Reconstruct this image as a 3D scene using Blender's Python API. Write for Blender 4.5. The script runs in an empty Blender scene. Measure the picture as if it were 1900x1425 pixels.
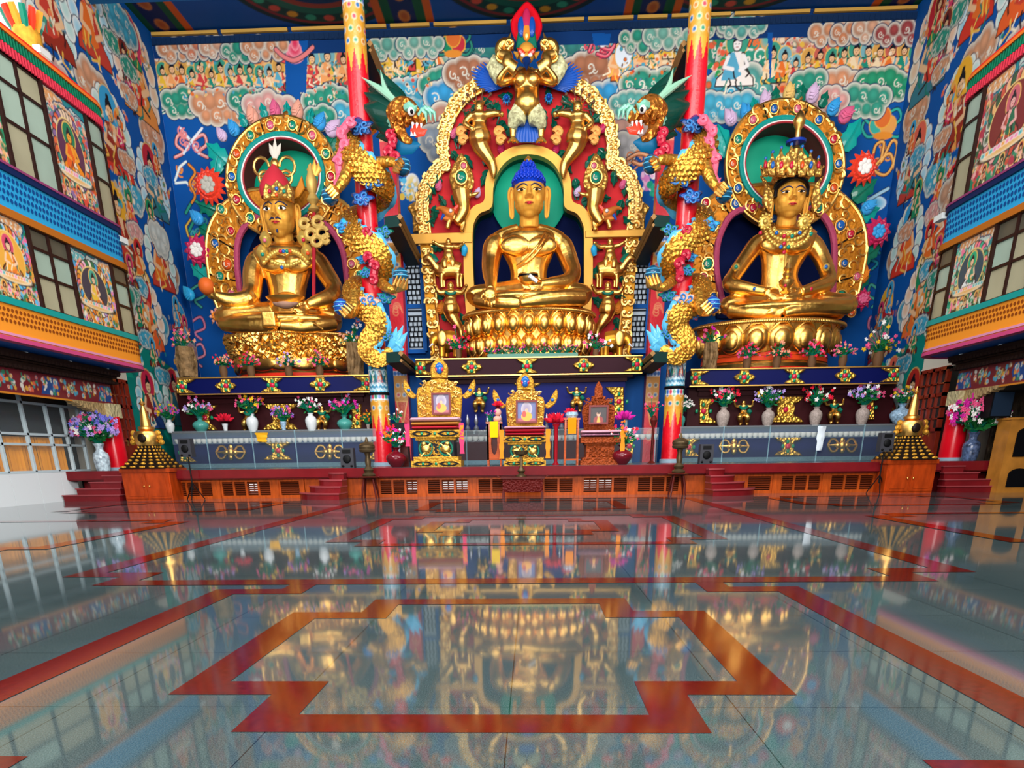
import bpy, math, random
import numpy as np
from mathutils import Vector, Matrix, Euler
random.seed(7)
PI = math.pi
S = bpy.context.scene
COL = S.collection
# ------------------------------------------------------------------ camera
YAW, PIT, ROL, FPX, CX, CY, EYE = -.0415164, .371707, .0121344, 1349.486, 935.193, 1372.036, 1.25
fwd = Vector((math.sin(YAW)*math.cos(PIT), math.cos(YAW)*math.cos(PIT), -math.sin(PIT)))
r0 = Vector((math.cos(YAW), -math.sin(YAW), 0)); d0 = fwd.cross(r0)
cr, sr = math.cos(ROL), math.sin(ROL)
rgt = cr*r0 + sr*d0; dwn = -sr*r0 + cr*d0
cd = bpy.data.cameras.new('camera'); cam = bpy.data.objects.new('camera', cd); COL.objects.link(cam)
cam.matrix_world = Matrix(((rgt.x, -dwn.x, -fwd.x, 0), (rgt.y, -dwn.y, -fwd.y, 0), (rgt.z, -dwn.z, -fwd.z, EYE), (0, 0, 0, 1)))
cd.sensor_fit = 'HORIZONTAL'; cd.sensor_width = 36; cd.lens = 36*FPX/1900
cd.shift_x = (950-CX)/1900; cd.shift_y = (CY-712.5)/1900; cd.clip_end = 300
S.camera = cam
def ray(px, py): return rgt*((px-CX)/FPX) + dwn*((py-CY)/FPX) + fwd
def at(px, py, Y):
    r = ray(px, py); t = Y/r.y
    return Vector((r.x*t, Y, EYE+r.z*t))
def atx(px, py, X):
    r = ray(px, py); t = X/r.x
    return Vector((X, r.y*t, EYE+r.z*t))
def atz(px, py, Z):
    r = ray(px, py); t = (Z-EYE)/r.z
    return Vector((r.x*t, r.y*t, Z))
def mpp(px, py, Y): return (at(px+1, py, Y)-at(px, py, Y)).length     # metres per pixel
# ------------------------------------------------------------------ colour and materials
def lin(c):
    if isinstance(c, str): c = tuple(int(c[i:i+2], 16)/255 for i in (0, 2, 4))
    return tuple((v/12.92 if v <= .04045 else ((v+.055)/1.055)**2.4) for v in c[:3])
MATS = {}
def mat(name, col=None, rough=.5, metal=0, spec=.14, bump=0, bscale=20, var=0, vscale=5, emit=0, alpha=1, trans=0, attr=False, coat=0, bdist=.02, ior=1.5, stretch=None, fam='noise'):
    if name in MATS: return MATS[name]
    m = bpy.data.materials.new(name); m.use_nodes = True; nt = m.node_tree; b = nt.nodes['Principled BSDF']
    N = nt.nodes.new; Lk = nt.links.new
    b.inputs['Roughness'].default_value = rough; b.inputs['Metallic'].default_value = metal
    b.inputs['Specular IOR Level'].default_value = spec; b.inputs['IOR'].default_value = ior
    b.inputs['Coat Weight'].default_value = coat; b.inputs['Coat Roughness'].default_value = .08
    tc = N('ShaderNodeTexCoord'); mp = N('ShaderNodeMapping'); Lk(tc.outputs['Object'], mp.inputs['Vector'])
    if stretch: mp.inputs['Scale'].default_value = stretch
    if attr:
        a = N('ShaderNodeVertexColor'); a.layer_name = 'Col'; Lk(a.outputs['Color'], b.inputs['Base Color'])
    else:
        c = lin(col)
        if var:
            n = N('ShaderNodeTexNoise'); n.inputs['Scale'].default_value = vscale; n.inputs['Detail'].default_value = 5
            Lk(mp.outputs[0], n.inputs['Vector'])
            r = N('ShaderNodeValToRGB'); r.color_ramp.elements[0].position = .3; r.color_ramp.elements[1].position = .7
            r.color_ramp.elements[0].color = (*[v*(1-var) for v in c], 1); r.color_ramp.elements[1].color = (*[min(1, v*(1+var)) for v in c], 1)
            Lk(n.outputs['Fac'], r.inputs['Fac']); Lk(r.outputs['Color'], b.inputs['Base Color'])
        else: b.inputs['Base Color'].default_value = (*c, 1)
        if emit:
            b.inputs['Emission Color'].default_value = (*c, 1); b.inputs['Emission Strength'].default_value = emit
    if bump:
        if fam == 'voronoi':
            n2 = N('ShaderNodeTexVoronoi'); n2.inputs['Scale'].default_value = bscale; out = n2.outputs['Distance']
        else:
            n2 = N('ShaderNodeTexNoise'); n2.inputs['Scale'].default_value = bscale; n2.inputs['Detail'].default_value = 4; out = n2.outputs['Fac']
        Lk(mp.outputs[0], n2.inputs['Vector'])
        bp = N('ShaderNodeBump'); bp.inputs['Strength'].default_value = bump; bp.inputs['Distance'].default_value = bdist
        Lk(out, bp.inputs['Height']); Lk(bp.outputs['Normal'], b.inputs['Normal'])
    b.inputs['Alpha'].default_value = alpha; b.inputs['Transmission Weight'].default_value = trans
    MATS[name] = m
    return m
GOLD = mat('gold_leaf', 'f8be60', .33, 1, bump=.4, bscale=3.5, bdist=.05, var=.1, vscale=3)
GOLDS = mat('gold_smooth', 'f4bf66', .36, 1, bump=.2, bscale=9, bdist=.02)
GOLDR = mat('gold_relief', 'eab45a', .42, .85, bump=1, bscale=7, bdist=.09, fam='voronoi')
GOLDP = mat('gold_paint', 'c0761c', .5, .35, bump=.5, bscale=9, bdist=.03, fam='voronoi', var=.25, vscale=6)
GOLDD = mat('gold_scale', 'e0a235', .36, .85, bump=.6, bscale=9, bdist=.05, fam='voronoi', var=.2, vscale=4)
SKING = mat('gold_skin_paint', 'e8a440', .5, .3)
RED = mat('red_lacquer', 'e30a20', .35, coat=.3)
REDO = mat('red_orange_paint', 'e8321c', .45)
REDB = mat('red_field', 'd8262c', .55)
MAROON = mat('maroon_paint', '34090f', .5)
NAVY = mat('navy_paint', '020b4c', .45)
BLUEP = mat('bright_blue_paint', '0560b8', .5)
DKBLUE = mat('dark_blue_paint', '06204e', .5)
EMER = mat('emerald_paint', '06b08a', .45)
GREEN = mat('leaf_green_paint', '067058', .4, coat=.3, bump=.4, bscale=8, bdist=.03)
TEAL = mat('teal_paint', '0b9e94', .4, coat=.3)
CYAN = mat('cyan_paint', '2fa8dc', .4, coat=.2)
BLUE = mat('blue_paint', '1450b0', .4, coat=.3)
PINK = mat('pink_paint', 'e0648c', .45, coat=.2)
WHITE = mat('white_paint', 'f2ece6', .45)
CREAM = mat('cream_paint', 'e4dcc8', .6)
ORANGE = mat('orange_paint', 'ef8a2a', .5)
BLACK = mat('black_paint', '0b0b0d', .5)
SKINP = mat('painted_skin', 'd89236', .45, .25)
WOOD = mat('red_brown_wood', 'b04a1a', .4, coat=.3, var=.35, vscale=3, stretch=(1, 1, 6))
WOODD = mat('dark_wood', '52150f', .4, coat=.3, var=.3, vscale=4)
WOODC = mat('carved_wood', '9a441e', .45, bump=1, bscale=14, bdist=.05, var=.35, vscale=12, fam='voronoi')
MARB = mat('maroon_marble', '74161c', .2, coat=.15, var=.15, vscale=2)
GRAN = mat('grey_green_granite', '49646a', .25, var=.25, vscale=30)
def vcm(name, rough=.5, spec=.5, coat=0, bump=0, bscale=20, metal=0): return mat(name, None, rough, metal, spec, attr=True, coat=coat, bump=bump, bscale=bscale)
MURAL = vcm('mural_paint', .7, .15)
PAINTED = vcm('painted_surface', .45, .4, .1)
GLOSSP = vcm('glossy_painted_plaster', .35, .5, .3, bump=.5, bscale=10)
# ------------------------------------------------------------------ mesh builder
ORG = {}
class MB:
    def __init__(s): s.v = []; s.f = []; s.m = []; s.c = []; s.mi = 0; s.col = (1, 1, 1)
    def add(s, vs, fs):
        o = len(s.v); s.v += [tuple(v) for v in vs]; s.c += [s.col]*len(vs)
        s.f += [tuple(i+o for i in f) for f in fs]; s.m += [s.mi]*len(fs); return s
    def box(s, x0, x1, y0, y1, z0, z1):
        return s.add([(x, y, z) for x in (x0, x1) for y in (y0, y1) for z in (z0, z1)],
                     [(0, 1, 3, 2), (4, 6, 7, 5), (0, 4, 5, 1), (2, 3, 7, 6), (0, 2, 6, 4), (1, 5, 7, 3)])
    def taper(s, cx, cy, z0, z1, w0, d0, w1, d1):
        vs = [(cx+sx*w/2, cy+sy*d/2, z) for z, w, d in ((z0, w0, d0), (z1, w1, d1)) for sx, sy in ((-1, -1), (1, -1), (1, 1), (-1, 1))]
        return s.add(vs, [(3, 2, 1, 0), (4, 5, 6, 7), (0, 1, 5, 4), (1, 2, 6, 5), (2, 3, 7, 6), (3, 0, 4, 7)])
    def ell(s, c, r, rot=(0, 0, 0), n=16, k=10):
        if not hasattr(r, '__len__'): r = (r, r, r)
        R = Euler(rot).to_matrix(); c = Vector(c); vs = []; fs = []
        vs.append(c+R@Vector((0, 0, r[2])))
        for i in range(1, k):
            t = PI*i/k
            for j in range(n):
                a = 2*PI*j/n
                vs.append(c+R@Vector((r[0]*math.sin(t)*math.cos(a), r[1]*math.sin(t)*math.sin(a), r[2]*math.cos(t))))
        vs.append(c+R@Vector((0, 0, -r[2])))
        for j in range(n):
            fs.append((0, 1+j, 1+(j+1) % n)); fs.append((len(vs)-1, 1+(k-2)*n+(j+1) % n, 1+(k-2)*n+j))
            for i in range(k-2):
                a = 1+i*n+j; b = 1+i*n+(j+1) % n
                fs.append((a, a+n, b+n, b))
        return s.add(vs, fs)
    def tube(s, pts, rad, n=10, flat=1.0, up=(0, 1, 0), cap=True, closed=False):
        pts = [Vector(p) for p in pts]; m = len(pts)
        if not hasattr(rad, '__len__'): rad = [rad]*m
        up = Vector(up); vs = []; fs = []
        for i, p in enumerate(pts):
            t = (pts[(i+1) % m]-pts[i-1]) if closed else (pts[min(i+1, m-1)]-pts[max(i-1, 0)])
            t = t.normalized() if t.length > 1e-9 else Vector((0, 0, 1))
            a = t.cross(up); a = a.normalized() if a.length > 1e-3 else t.orthogonal().normalized()
            b = a.cross(t)
            for j in range(n):
                w = 2*PI*j/n
                vs.append(p+a*(rad[i]*math.cos(w))+b*(rad[i]*flat*math.sin(w)))
        for i in range(m if closed else m-1):
            for j in range(n):
                k2 = (i+1) % m
                fs.append((i*n+j, i*n+(j+1) % n, k2*n+(j+1) % n, k2*n+j))
        if cap and not closed:
            fs.append(tuple(range(n-1, -1, -1))); fs.append(tuple((m-1)*n+j for j in range(n)))
        return s.add(vs, fs)
    def lathe(s, c, prof, n=20, sx=1, sy=1, a0=0, cap=True):
        c = Vector(c); vs = []; fs = []
        for r, z in prof:
            for j in range(n):
                a = a0+2*PI*j/n
                vs.append((c.x+r*sx*math.cos(a), c.y+r*sy*math.sin(a), c.z+z))
        m = len(prof)
        for i in range(m-1):
            for j in range(n): fs.append((i*n+j, i*n+(j+1) % n, (i+1)*n+(j+1) % n, (i+1)*n+j))
        if cap: fs.append(tuple(range(n-1, -1, -1))); fs.append(tuple((m-1)*n+j for j in range(n)))
        return s.add(vs, fs)
    def plate(s, pts, y0, y1, bev=0):
        """outline [(x,z)] extruded from y0 (front) to y1 (back); front edge rounded over by bev"""
        n = len(pts); A = sum(pts[i][0]*pts[(i+1) % n][1]-pts[(i+1) % n][0]*pts[i][1] for i in range(n))
        if A < 0: pts = pts[::-1]
        vs = []; fs = []
        if bev:
            ins = []
            for i in range(n):
                p = Vector(pts[i]); a = (Vector(pts[(i+1) % n])-p); b = (p-Vector(pts[i-1]))
                a = a.normalized() if a.length else a; b = b.normalized() if b.length else b
                nn = Vector((-(a.y+b.y), a.x+b.x)); nn = nn.normalized() if nn.length > 1e-6 else Vector((0, 0))
                ins.append(p+nn*bev)
            vs += [(p.x, y0, p.y) for p in ins]; vs += [(p[0], y0+bev, p[1]) for p in pts]; vs += [(p[0], y1, p[1]) for p in pts]
            L = 3
        else:
            vs += [(p[0], y0, p[1]) for p in pts]; vs += [(p[0], y1, p[1]) for p in pts]; L = 2
        from mathutils.geometry import tessellate_polygon
        tri = tessellate_polygon([[Vector((v[0], v[2], 0)) for v in vs[:n]]])
        for t in tri:
            a, b, c = [Vector((vs[i][0], vs[i][2])) for i in t]
            if (b-a).cross(c-a) < 0: t = t[::-1]
            fs.append(tuple(t)); o = (L-1)*n; fs.append(tuple(i+o for i in t[::-1]))
        for l in range(L-1):
            for i in range(n):
                j = (i+1) % n
                fs.append((l*n+j, l*n+i, (l+1)*n+i, (l+1)*n+j))
        return s.add(vs, fs)
    def ring(s, outer, inner, y0, y1):
        """closed band between two outlines of equal length [(x,z)]"""
        n = len(outer); vs = []; fs = []
        for y in (y0, y1):
            vs += [(p[0], y, p[1]) for p in outer]; vs += [(p[0], y, p[1]) for p in inner]
        for i in range(n):
            j = (i+1) % n
            fs += [(i, n+i, n+j, j), (2*n+i, 2*n+j, 3*n+j, 3*n+i), (i, j, 2*n+j, 2*n+i), (n+i, 3*n+i, 3*n+j, n+j)]
        return s.add(vs, fs)
    def band(s, outer, inner, y0, y1):
        """open band between two equal length polylines [(x,z)]"""
        n = len(outer); vs = []; fs = []
        for y in (y0, y1):
            vs += [(p[0], y, p[1]) for p in outer]; vs += [(p[0], y, p[1]) for p in inner]
        for i in range(n-1):
            j = i+1
            fs += [(i, n+i, n+j, j), (2*n+i, 2*n+j, 3*n+j, 3*n+i), (i, j, 2*n+j, 2*n+i), (n+i, 3*n+i, 3*n+j, n+j)]
        fs += [(0, 2*n, 3*n, n), (n-1, 2*n-1, 4*n-1, 3*n-1)]
        return s.add(vs, fs)
    def build(s, name, m, parent=None, smooth=True, ang=40, mods=None):
        me = bpy.data.meshes.new(name)
        if parent is not None: org = ORG[parent.name]
        else:
            a = np.array(s.v); org = Vector(((a[:, 0].min()+a[:, 0].max())/2, (a[:, 1].min()+a[:, 1].max())/2, a[:, 2].min()))
        me.from_pydata([(v[0]-org.x, v[1]-org.y, v[2]-org.z) for v in s.v], [], s.f)
        ms = m if isinstance(m, (list, tuple)) else [m]
        for q in ms: me.materials.append(q)
        if len(ms) > 1: me.polygons.foreach_set('material_index', s.m)
        if any(q in (MURAL, PAINTED, GLOSSP) for q in ms):
            at_ = me.color_attributes.new('Col', 'FLOAT_COLOR', 'POINT')
            at_.data.foreach_set('color', np.array([(*lin(c), 1) for c in s.c], dtype=np.float32).ravel())
        o = bpy.data.objects.new(name, me); COL.objects.link(o)
        me.validate()
        if smooth:
            me.polygons.foreach_set('use_smooth', [True]*len(me.polygons))
            if ang and hasattr(me, 'set_sharp_from_angle'): me.set_sharp_from_angle(angle=math.radians(ang))
        if parent is None: o.location = org
        else: o.parent = parent
        ORG[o.name] = Vector(org)
        return o
    def blob(s, name, m, parent, vox, it=4, fac=.6):
        """fuse all pieces into one continuous skin"""
        o = s.build(name, m, parent, True, 0)
        r = o.modifiers.new('r', 'REMESH'); r.mode = 'VOXEL'; r.voxel_size = vox; r.use_smooth_shade = True
        q = o.modifiers.new('s', 'SMOOTH'); q.iterations = it; q.factor = fac
        dg = bpy.context.evaluated_depsgraph_get(); me = bpy.data.meshes.new_from_object(o.evaluated_get(dg))
        o.modifiers.clear(); o.data = me
        me.polygons.foreach_set('use_smooth', [True]*len(me.polygons))
        return o
def tag(o, label=None, cat=None, group=None, kind=None):
    if label: o['label'] = label
    if cat: o['category'] = cat
    if group: o['group'] = group
    if kind: o['kind'] = kind
    return o
def thing(name, label, cat, loc, group=None):
    o = bpy.data.objects.new(name, None); COL.objects.link(o); o.location = loc; ORG[o.name] = Vector(loc)
    o.empty_display_size = .1
    return tag(o, label, cat, group)
def struct(name, mb, m, **k): return tag(mb.build(name, m, **k), kind='structure')
def copy_tree(o, parent=None):
    c = o.copy(); COL.objects.link(c); ORG[c.name] = ORG[o.name].copy()
    if parent is not None: c.parent = parent
    for ch in list(KIDS(o)): copy_tree(ch, c)
    return c
def KIDS(o): return [x for x in COL.objects if x.parent == o]
def clone(o, loc, label=None, group=None, rz=None, sc=None, mirror=False):
    c = copy_tree(o); c.location = loc; ORG[c.name] = Vector(loc)
    if rz is not None: c.rotation_euler.z = rz
    if sc: c.scale = (sc, sc, sc)
    if mirror: c.scale.x *= -1
    if label: c['label'] = label
    if group: c['group'] = group
    return c
def lerp(a, b, t): return a+(b-a)*t
def smooth(pts, k=6, closed=False):
    """Catmull-Rom through points of any dimension"""
    P = [tuple(p) for p in pts]; n = len(P); out = []
    rng = range(n) if closed else range(n-1)
    for i in rng:
        p0 = P[(i-1) % n] if closed or i > 0 else P[0]; p1 = P[i]; p2 = P[(i+1) % n]
        p3 = P[(i+2) % n] if closed or i+2 < n else P[-1]
        for j in range(k):
            t = j/k
            out.append(tuple(.5*((2*b)+(-a+c)*t+(2*a-5*b+4*c-d)*t*t+(-a+3*b-3*c+d)*t**3) for a, b, c, d in zip(p0, p1, p2, p3)))
    if not closed: out.append(P[-1])
    return out
def pp(pts, Y):                       # pixels -> outline (x,z) on plane Y
    return [(q.x, q.z) for q in (at(a, b, Y) for a, b in pts)]
# ------------------------------------------------------------------ wall painter (pigment patterns, one colour per wall point)
class Canvas:
    def __init__(s, u0, u1, v0, v1, res, bg):
        s.u0, s.v0, s.res = u0, v0, res
        s.nu = int(round((u1-u0)/res))+1; s.nv = int(round((v1-v0)/res))+1
        s.img = np.zeros((s.nv, s.nu, 3), np.float32); s.img[:] = lin(bg)
        s.rng = random.Random(int(u0*7+v1*13+s.nu))
    def win(s, a, b, c, d):
        i0 = max(0, int((a-s.u0)/s.res)); i1 = min(s.nu, int((b-s.u0)/s.res)+2)
        j0 = max(0, int((c-s.v0)/s.res)); j1 = min(s.nv, int((d-s.v0)/s.res)+2)
        if i1 <= i0 or j1 <= j0: return None
        U, V = np.meshgrid(s.u0+np.arange(i0, i1)*s.res, s.v0+np.arange(j0, j1)*s.res)
        return s.img[j0:j1, i0:i1], U, V
    def mix(s, im, m, c):
        m = np.clip(m, 0, 1)[..., None]; im[:] = im*(1-m)+np.asarray(c, np.float32)*m
    def ell(s, u, v, a, b=None, c='ffffff', rim=None, rot=0, line=None, power=2.5):
        b = b or a; R = max(a, b)*1.15+.06; w = s.win(u-R, u+R, v-R, v+R)
        if not w: return
        im, U, V = w; x = U-u; y = V-v; cr_, sr_ = math.cos(rot), math.sin(rot)
        x, y = x*cr_+y*sr_, -x*sr_+y*cr_
        d = np.sqrt((x/a)**2+(y/b)**2); px = s.res/min(a, b)
        if line:
            t = .035/min(a, b)+px*.5; s.mix(im, (1+t-d)/px*.8, lin(line))
        m = (1-d)/px+.5
        if rim is None: s.mix(im, m, lin(c))
        else:
            k = np.clip(d, 0, 1)[..., None]**power
            col = np.asarray(lin(c), np.float32)*(1-k)+np.asarray(lin(rim), np.float32)*k
            mm = np.clip(m, 0, 1)[..., None]; im[:] = im*(1-mm)+col*mm
    def poly(s, P, c, line=None):
        P = [tuple(p) for p in P]; us = [p[0] for p in P]; vs = [p[1] for p in P]
        w = s.win(min(us)-.05, max(us)+.05, min(vs)-.05, max(vs)+.05)
        if not w: return
        im, U, V = w; ins = np.zeros(U.shape, bool)
        for i in range(len(P)):
            (x1, y1), (x2, y2) = P[i-1], P[i]
            if y1 == y2: continue
            ins ^= ((V < y1) != (V < y2)) & (U < (x2-x1)*(V-y1)/(y2-y1)+x1)
        s.mix(im, ins.astype(np.float32), lin(c))
        if line: s.stroke(P+[P[0]], .022, line)
    def stroke(s, P, wd, c, taper=False):
        us = [p[0] for p in P]; vs = [p[1] for p in P]; g = wd*2+.05
        w = s.win(min(us)-g, max(us)+g, min(vs)-g, max(vs)+g)
        if not w: return
        im, U, V = w; best = np.full(U.shape, 1e9, np.float32); n = len(P)-1
        for i in range(n):
            (x1, y1), (x2, y2) = P[i], P[i+1]; dx, dy = x2-x1, y2-y1; L = dx*dx+dy*dy+1e-9
            t = np.clip(((U-x1)*dx+(V-y1)*dy)/L, 0, 1)
            d = np.hypot(U-x1-t*dx, V-y1-t*dy)
            if taper: d = d/(max(.15, 1-((i+.5)/n)))
            best = np.minimum(best, d)
        s.mix(im, (wd-best)/s.res+.5, lin(c))
    def curl(s, u, v, r, c, wd=.03, d=1, a0=0, turns=1.3):
        P = [(u+d*r*(1-k/14)*math.cos(a0+k/14*turns*2*PI), v+r*(1-k/14)*math.sin(a0+k/14*turns*2*PI)) for k in range(14)]
        s.stroke(P, wd, c)
    def cloud(s, u, v, w, h, c, rim='e6e2d2', line='16305a', n=None, tail=0):
        R = s.rng; r = h*.37; n = n or max(3, int(w/(r*1.1)))
        if tail:
            for k in range(3):
                q = v-h*.3+k*h*.22; e = u+tail*(w*.5+h*(1+R.random()*.9))
                P = [(lerp(u, e, t), q+.12*h*math.sin(t*7+k)) for t in [i/9 for i in range(10)]]
                s.stroke(P, h*.13+.035, line, True); s.stroke(P, h*.13, rim, True); s.stroke(P, h*.07, c, True)
        L = []
        for i in range(n):
            t = (i+.5)/n; L.append((u-w/2+r*.6+t*(w-r*1.2), v+R.uniform(-.05, .12)*h+.18*h*math.sin(t*PI), r*R.uniform(.85, 1.15)))
        for i in range(n-1):
            t = (i+1)/n; L.append((u-w/2+r*.6+t*(w-r*1.2), v-h*.2, r*R.uniform(.7, .95)))
        W_ = s.win(u-w/2-r-.1, u+w/2+r+.1, v-h/2-r-.1, v+h/2+r+.1)
        if not W_: return
        im, U, V = W_; fld = np.full(U.shape, -9., np.float32); sh = np.zeros(U.shape, np.float32)
        for a, b, q in L:
            d = np.hypot(U-a, V-b)/q; fld = np.maximum(fld, (1-d)*q); sh = np.maximum(sh, np.exp(-((U-a)**2+(V-b-q*.15)**2)/(q*q*.28)))
        s.mix(im, (fld+.035)/s.res+.5, lin(line))
        t_ = np.clip(fld/(r*.42), 0, 1)**.8; cc_ = np.asarray(lin(c)); dk = cc_*.55; rm = np.asarray(lin(rim))
        col = rm*(1-t_[..., None])+(cc_*(.35+.65*sh[..., None])+dk*(1-sh[..., None])*.35)*t_[..., None]
        m_ = np.clip(fld/s.res+.5, 0, 1)[..., None]; im[:] = im*(1-m_)+col*m_
        for i, (a, b, q) in enumerate(L):
            if i % 2 == 0 or q > .5: s.curl(a, b-q*.1, q*.38, rim, max(.012, q*.045), R.choice((-1, 1)), R.random()*6, 1.15); s.curl(a+q*.35, b-q*.3, q*.22, rim, max(.01, q*.035), R.choice((-1, 1)), R.random()*6, 1.)
    def ribbon(s, P, wd, c, line='14203a', hi=None):
        P = smooth(P, 5); s.stroke(P, wd+.03, line); s.stroke(P, wd, c)
        if hi: s.stroke([(a, b+wd*.35) for a, b in P], wd*.3, hi)
    def fig(s, u, v, h, halo='c8262c', robe='e8702a', robe2='7a2a24', skin='f0c090', aura='bfe0d8', seat=True, hair='14141c', bg=None):
        """a painted seated or standing holy figure, v = foot line"""
        R = s.rng
        if aura:
            for k in range(11):
                a = PI*(-.15+1.3*k/10); s.ell(u+h*.42*math.cos(a), v+h*.42+h*.48*math.sin(a), h*.12, None, aura, 'f4f2ea', line='1a2a40')
        if bg: s.ell(u, v+h*.45, h*.4, h*.5, bg, line='e8e0c8')
        s.ell(u, v+h*.76, h*.235, h*.25, halo, line='f0c060'); s.ell(u, v+h*.76, h*.18, h*.195, halo, bg or halo)
        wb = .42 if seat else .2
        s.poly([(u-h*wb, v), (u-h*wb*.95, v+h*.14), (u-h*.2, v+h*.3), (u-h*.17, v+h*.58), (u+h*.17, v+h*.58), (u+h*.2, v+h*.3), (u+h*wb*.95, v+h*.14), (u+h*wb, v)], robe, '2a1414')
        s.poly([(u-h*.1, v+h*.6), (u+h*.1, v+h*.6), (u+h*.07, v+h*.3), (u-h*.08, v+h*.28)], skin)
        s.poly([(u-h*.17, v+h*.57), (u-h*.05, v+h*.6), (u+h*.14, v+h*.2), (u-h*.02, v+h*.12), (u-h*.3, v+h*.1)], robe2)
        for k in range(7):
            a = u+h*R.uniform(-.3, .3); b = v+h*R.uniform(.02, .35)
            s.stroke([(a, b), (a+h*R.uniform(-.08, .08), b-h*.1), (a+h*R.uniform(-.15, .15), b-h*.16)], h*.012+.008, R.choice(['f6c050', '2a1a1a', 'f8e8c8', '1a7a6a']))
        s.stroke([(u-h*.17, v+h*.52), (u-h*.25, v+h*.34), (u-h*.06, v+h*.3)], h*.035, skin); s.stroke([(u+h*.17, v+h*.52), (u+h*.26, v+h*.36), (u+h*.1, v+h*.28)], h*.035, skin)
        s.ell(u, v+h*.73, h*.085, h*.11, skin, line='3a1c14'); s.poly([(u-h*.09, v+h*.76), (u-h*.07, v+h*.84), (u, v+h*.9), (u+h*.07, v+h*.84), (u+h*.09, v+h*.76), (u, v+h*.8)], hair)
        s.ell(u, v+h*.89, h*.04, None, hair)
        for q in (-1, 1): s.ell(u+q*h*.035, v+h*.735, h*.014, h*.008, '20120c')
        s.stroke([(u-h*.02, v+h*.68), (u+h*.02, v+h*.68)], h*.008, 'a02018')
    def crowd(s, u, v, w, h, n, cols=('e8702a', 'f0a060', '1a8a74', 'e8b838', 'd04040', 'f2d8b0', '5aa8c0')):
        R = s.rng
        for i in range(n):
            a = u-w/2+w*(i+.5)/n; hh = h*R.uniform(.8, 1.1)
            s.fig(a, v+R.uniform(-.1, .25)*h*.4, hh, R.choice(['3a9a80', 'd8a050', 'c86050', '78b0b8']), R.choice(cols), R.choice(cols), aura=None, seat=False)
    def fray(s, u, v, w, h, n, cols, r=.08):
        R = s.rng
        for i in range(n):
            s.ell(u+R.uniform(-.5, .5)*w, v+R.uniform(-.5, .5)*h, r*R.uniform(.5, 1.4), r*R.uniform(.5, 1.4), R.choice(cols), R.choice(['f4e8d0', None, None, R.choice(cols), R.choice(cols)]), rot=R.random()*3)
    def mesh(s, name, P0, U, V, m, parent=None, flip=False, mask=None):
        """P0 world point of (0,0); U,V unit vectors"""
        me = bpy.data.meshes.new(name); nu, nv = s.nu, s.nv
        uu, vv = np.meshgrid(s.u0+np.arange(nu)*s.res, s.v0+np.arange(nv)*s.res)
        base = np.array(P0, float)-(np.array(ORG[parent.name]) if parent is not None else 0)
        co = (base+uu[..., None]*np.array(U)+vv[..., None]*np.array(V)).reshape(-1, 3).astype(np.float32)
        k = (np.arange(nv-1)[:, None]*nu+np.arange(nu-1)[None, :]).ravel()
        q = np.stack([k, k+1, k+nu+1, k+nu], 1)
        if mask is not None: q = q[mask(uu.ravel()[k], vv.ravel()[k])]
        if flip: q = q[:, ::-1]
        me.vertices.add(len(co)); me.vertices.foreach_set('co', co.ravel())
        me.loops.add(q.size); me.loops.foreach_set('vertex_index', q.ravel().astype(np.int32))
        me.polygons.add(len(q)); me.polygons.foreach_set('loop_start', np.arange(0, q.size, 4, dtype=np.int32)); me.polygons.foreach_set('loop_total', np.full(len(q), 4, np.int32))
        me.update(calc_edges=True)
        ca = me.color_attributes.new('Col', 'FLOAT_COLOR', 'POINT')
        ca.data.foreach_set('color', np.concatenate([s.img.reshape(-1, 3), np.ones((nu*nv, 1), np.float32)], 1).ravel())
        me.materials.append(m); o = bpy.data.objects.new(name, me); COL.objects.link(o); ORG[o.name] = Vector((0, 0, 0))
        if parent is not None: o.parent = parent; ORG[o.name] = ORG[parent.name]
        return o
YB = 36.5; XL, XR = -15.2, 14.6; ZC = 17.05; AX = -.28; ZP = .93
def bw(px, py): q = at(px, py, YB); return q.x, q.z
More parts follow.
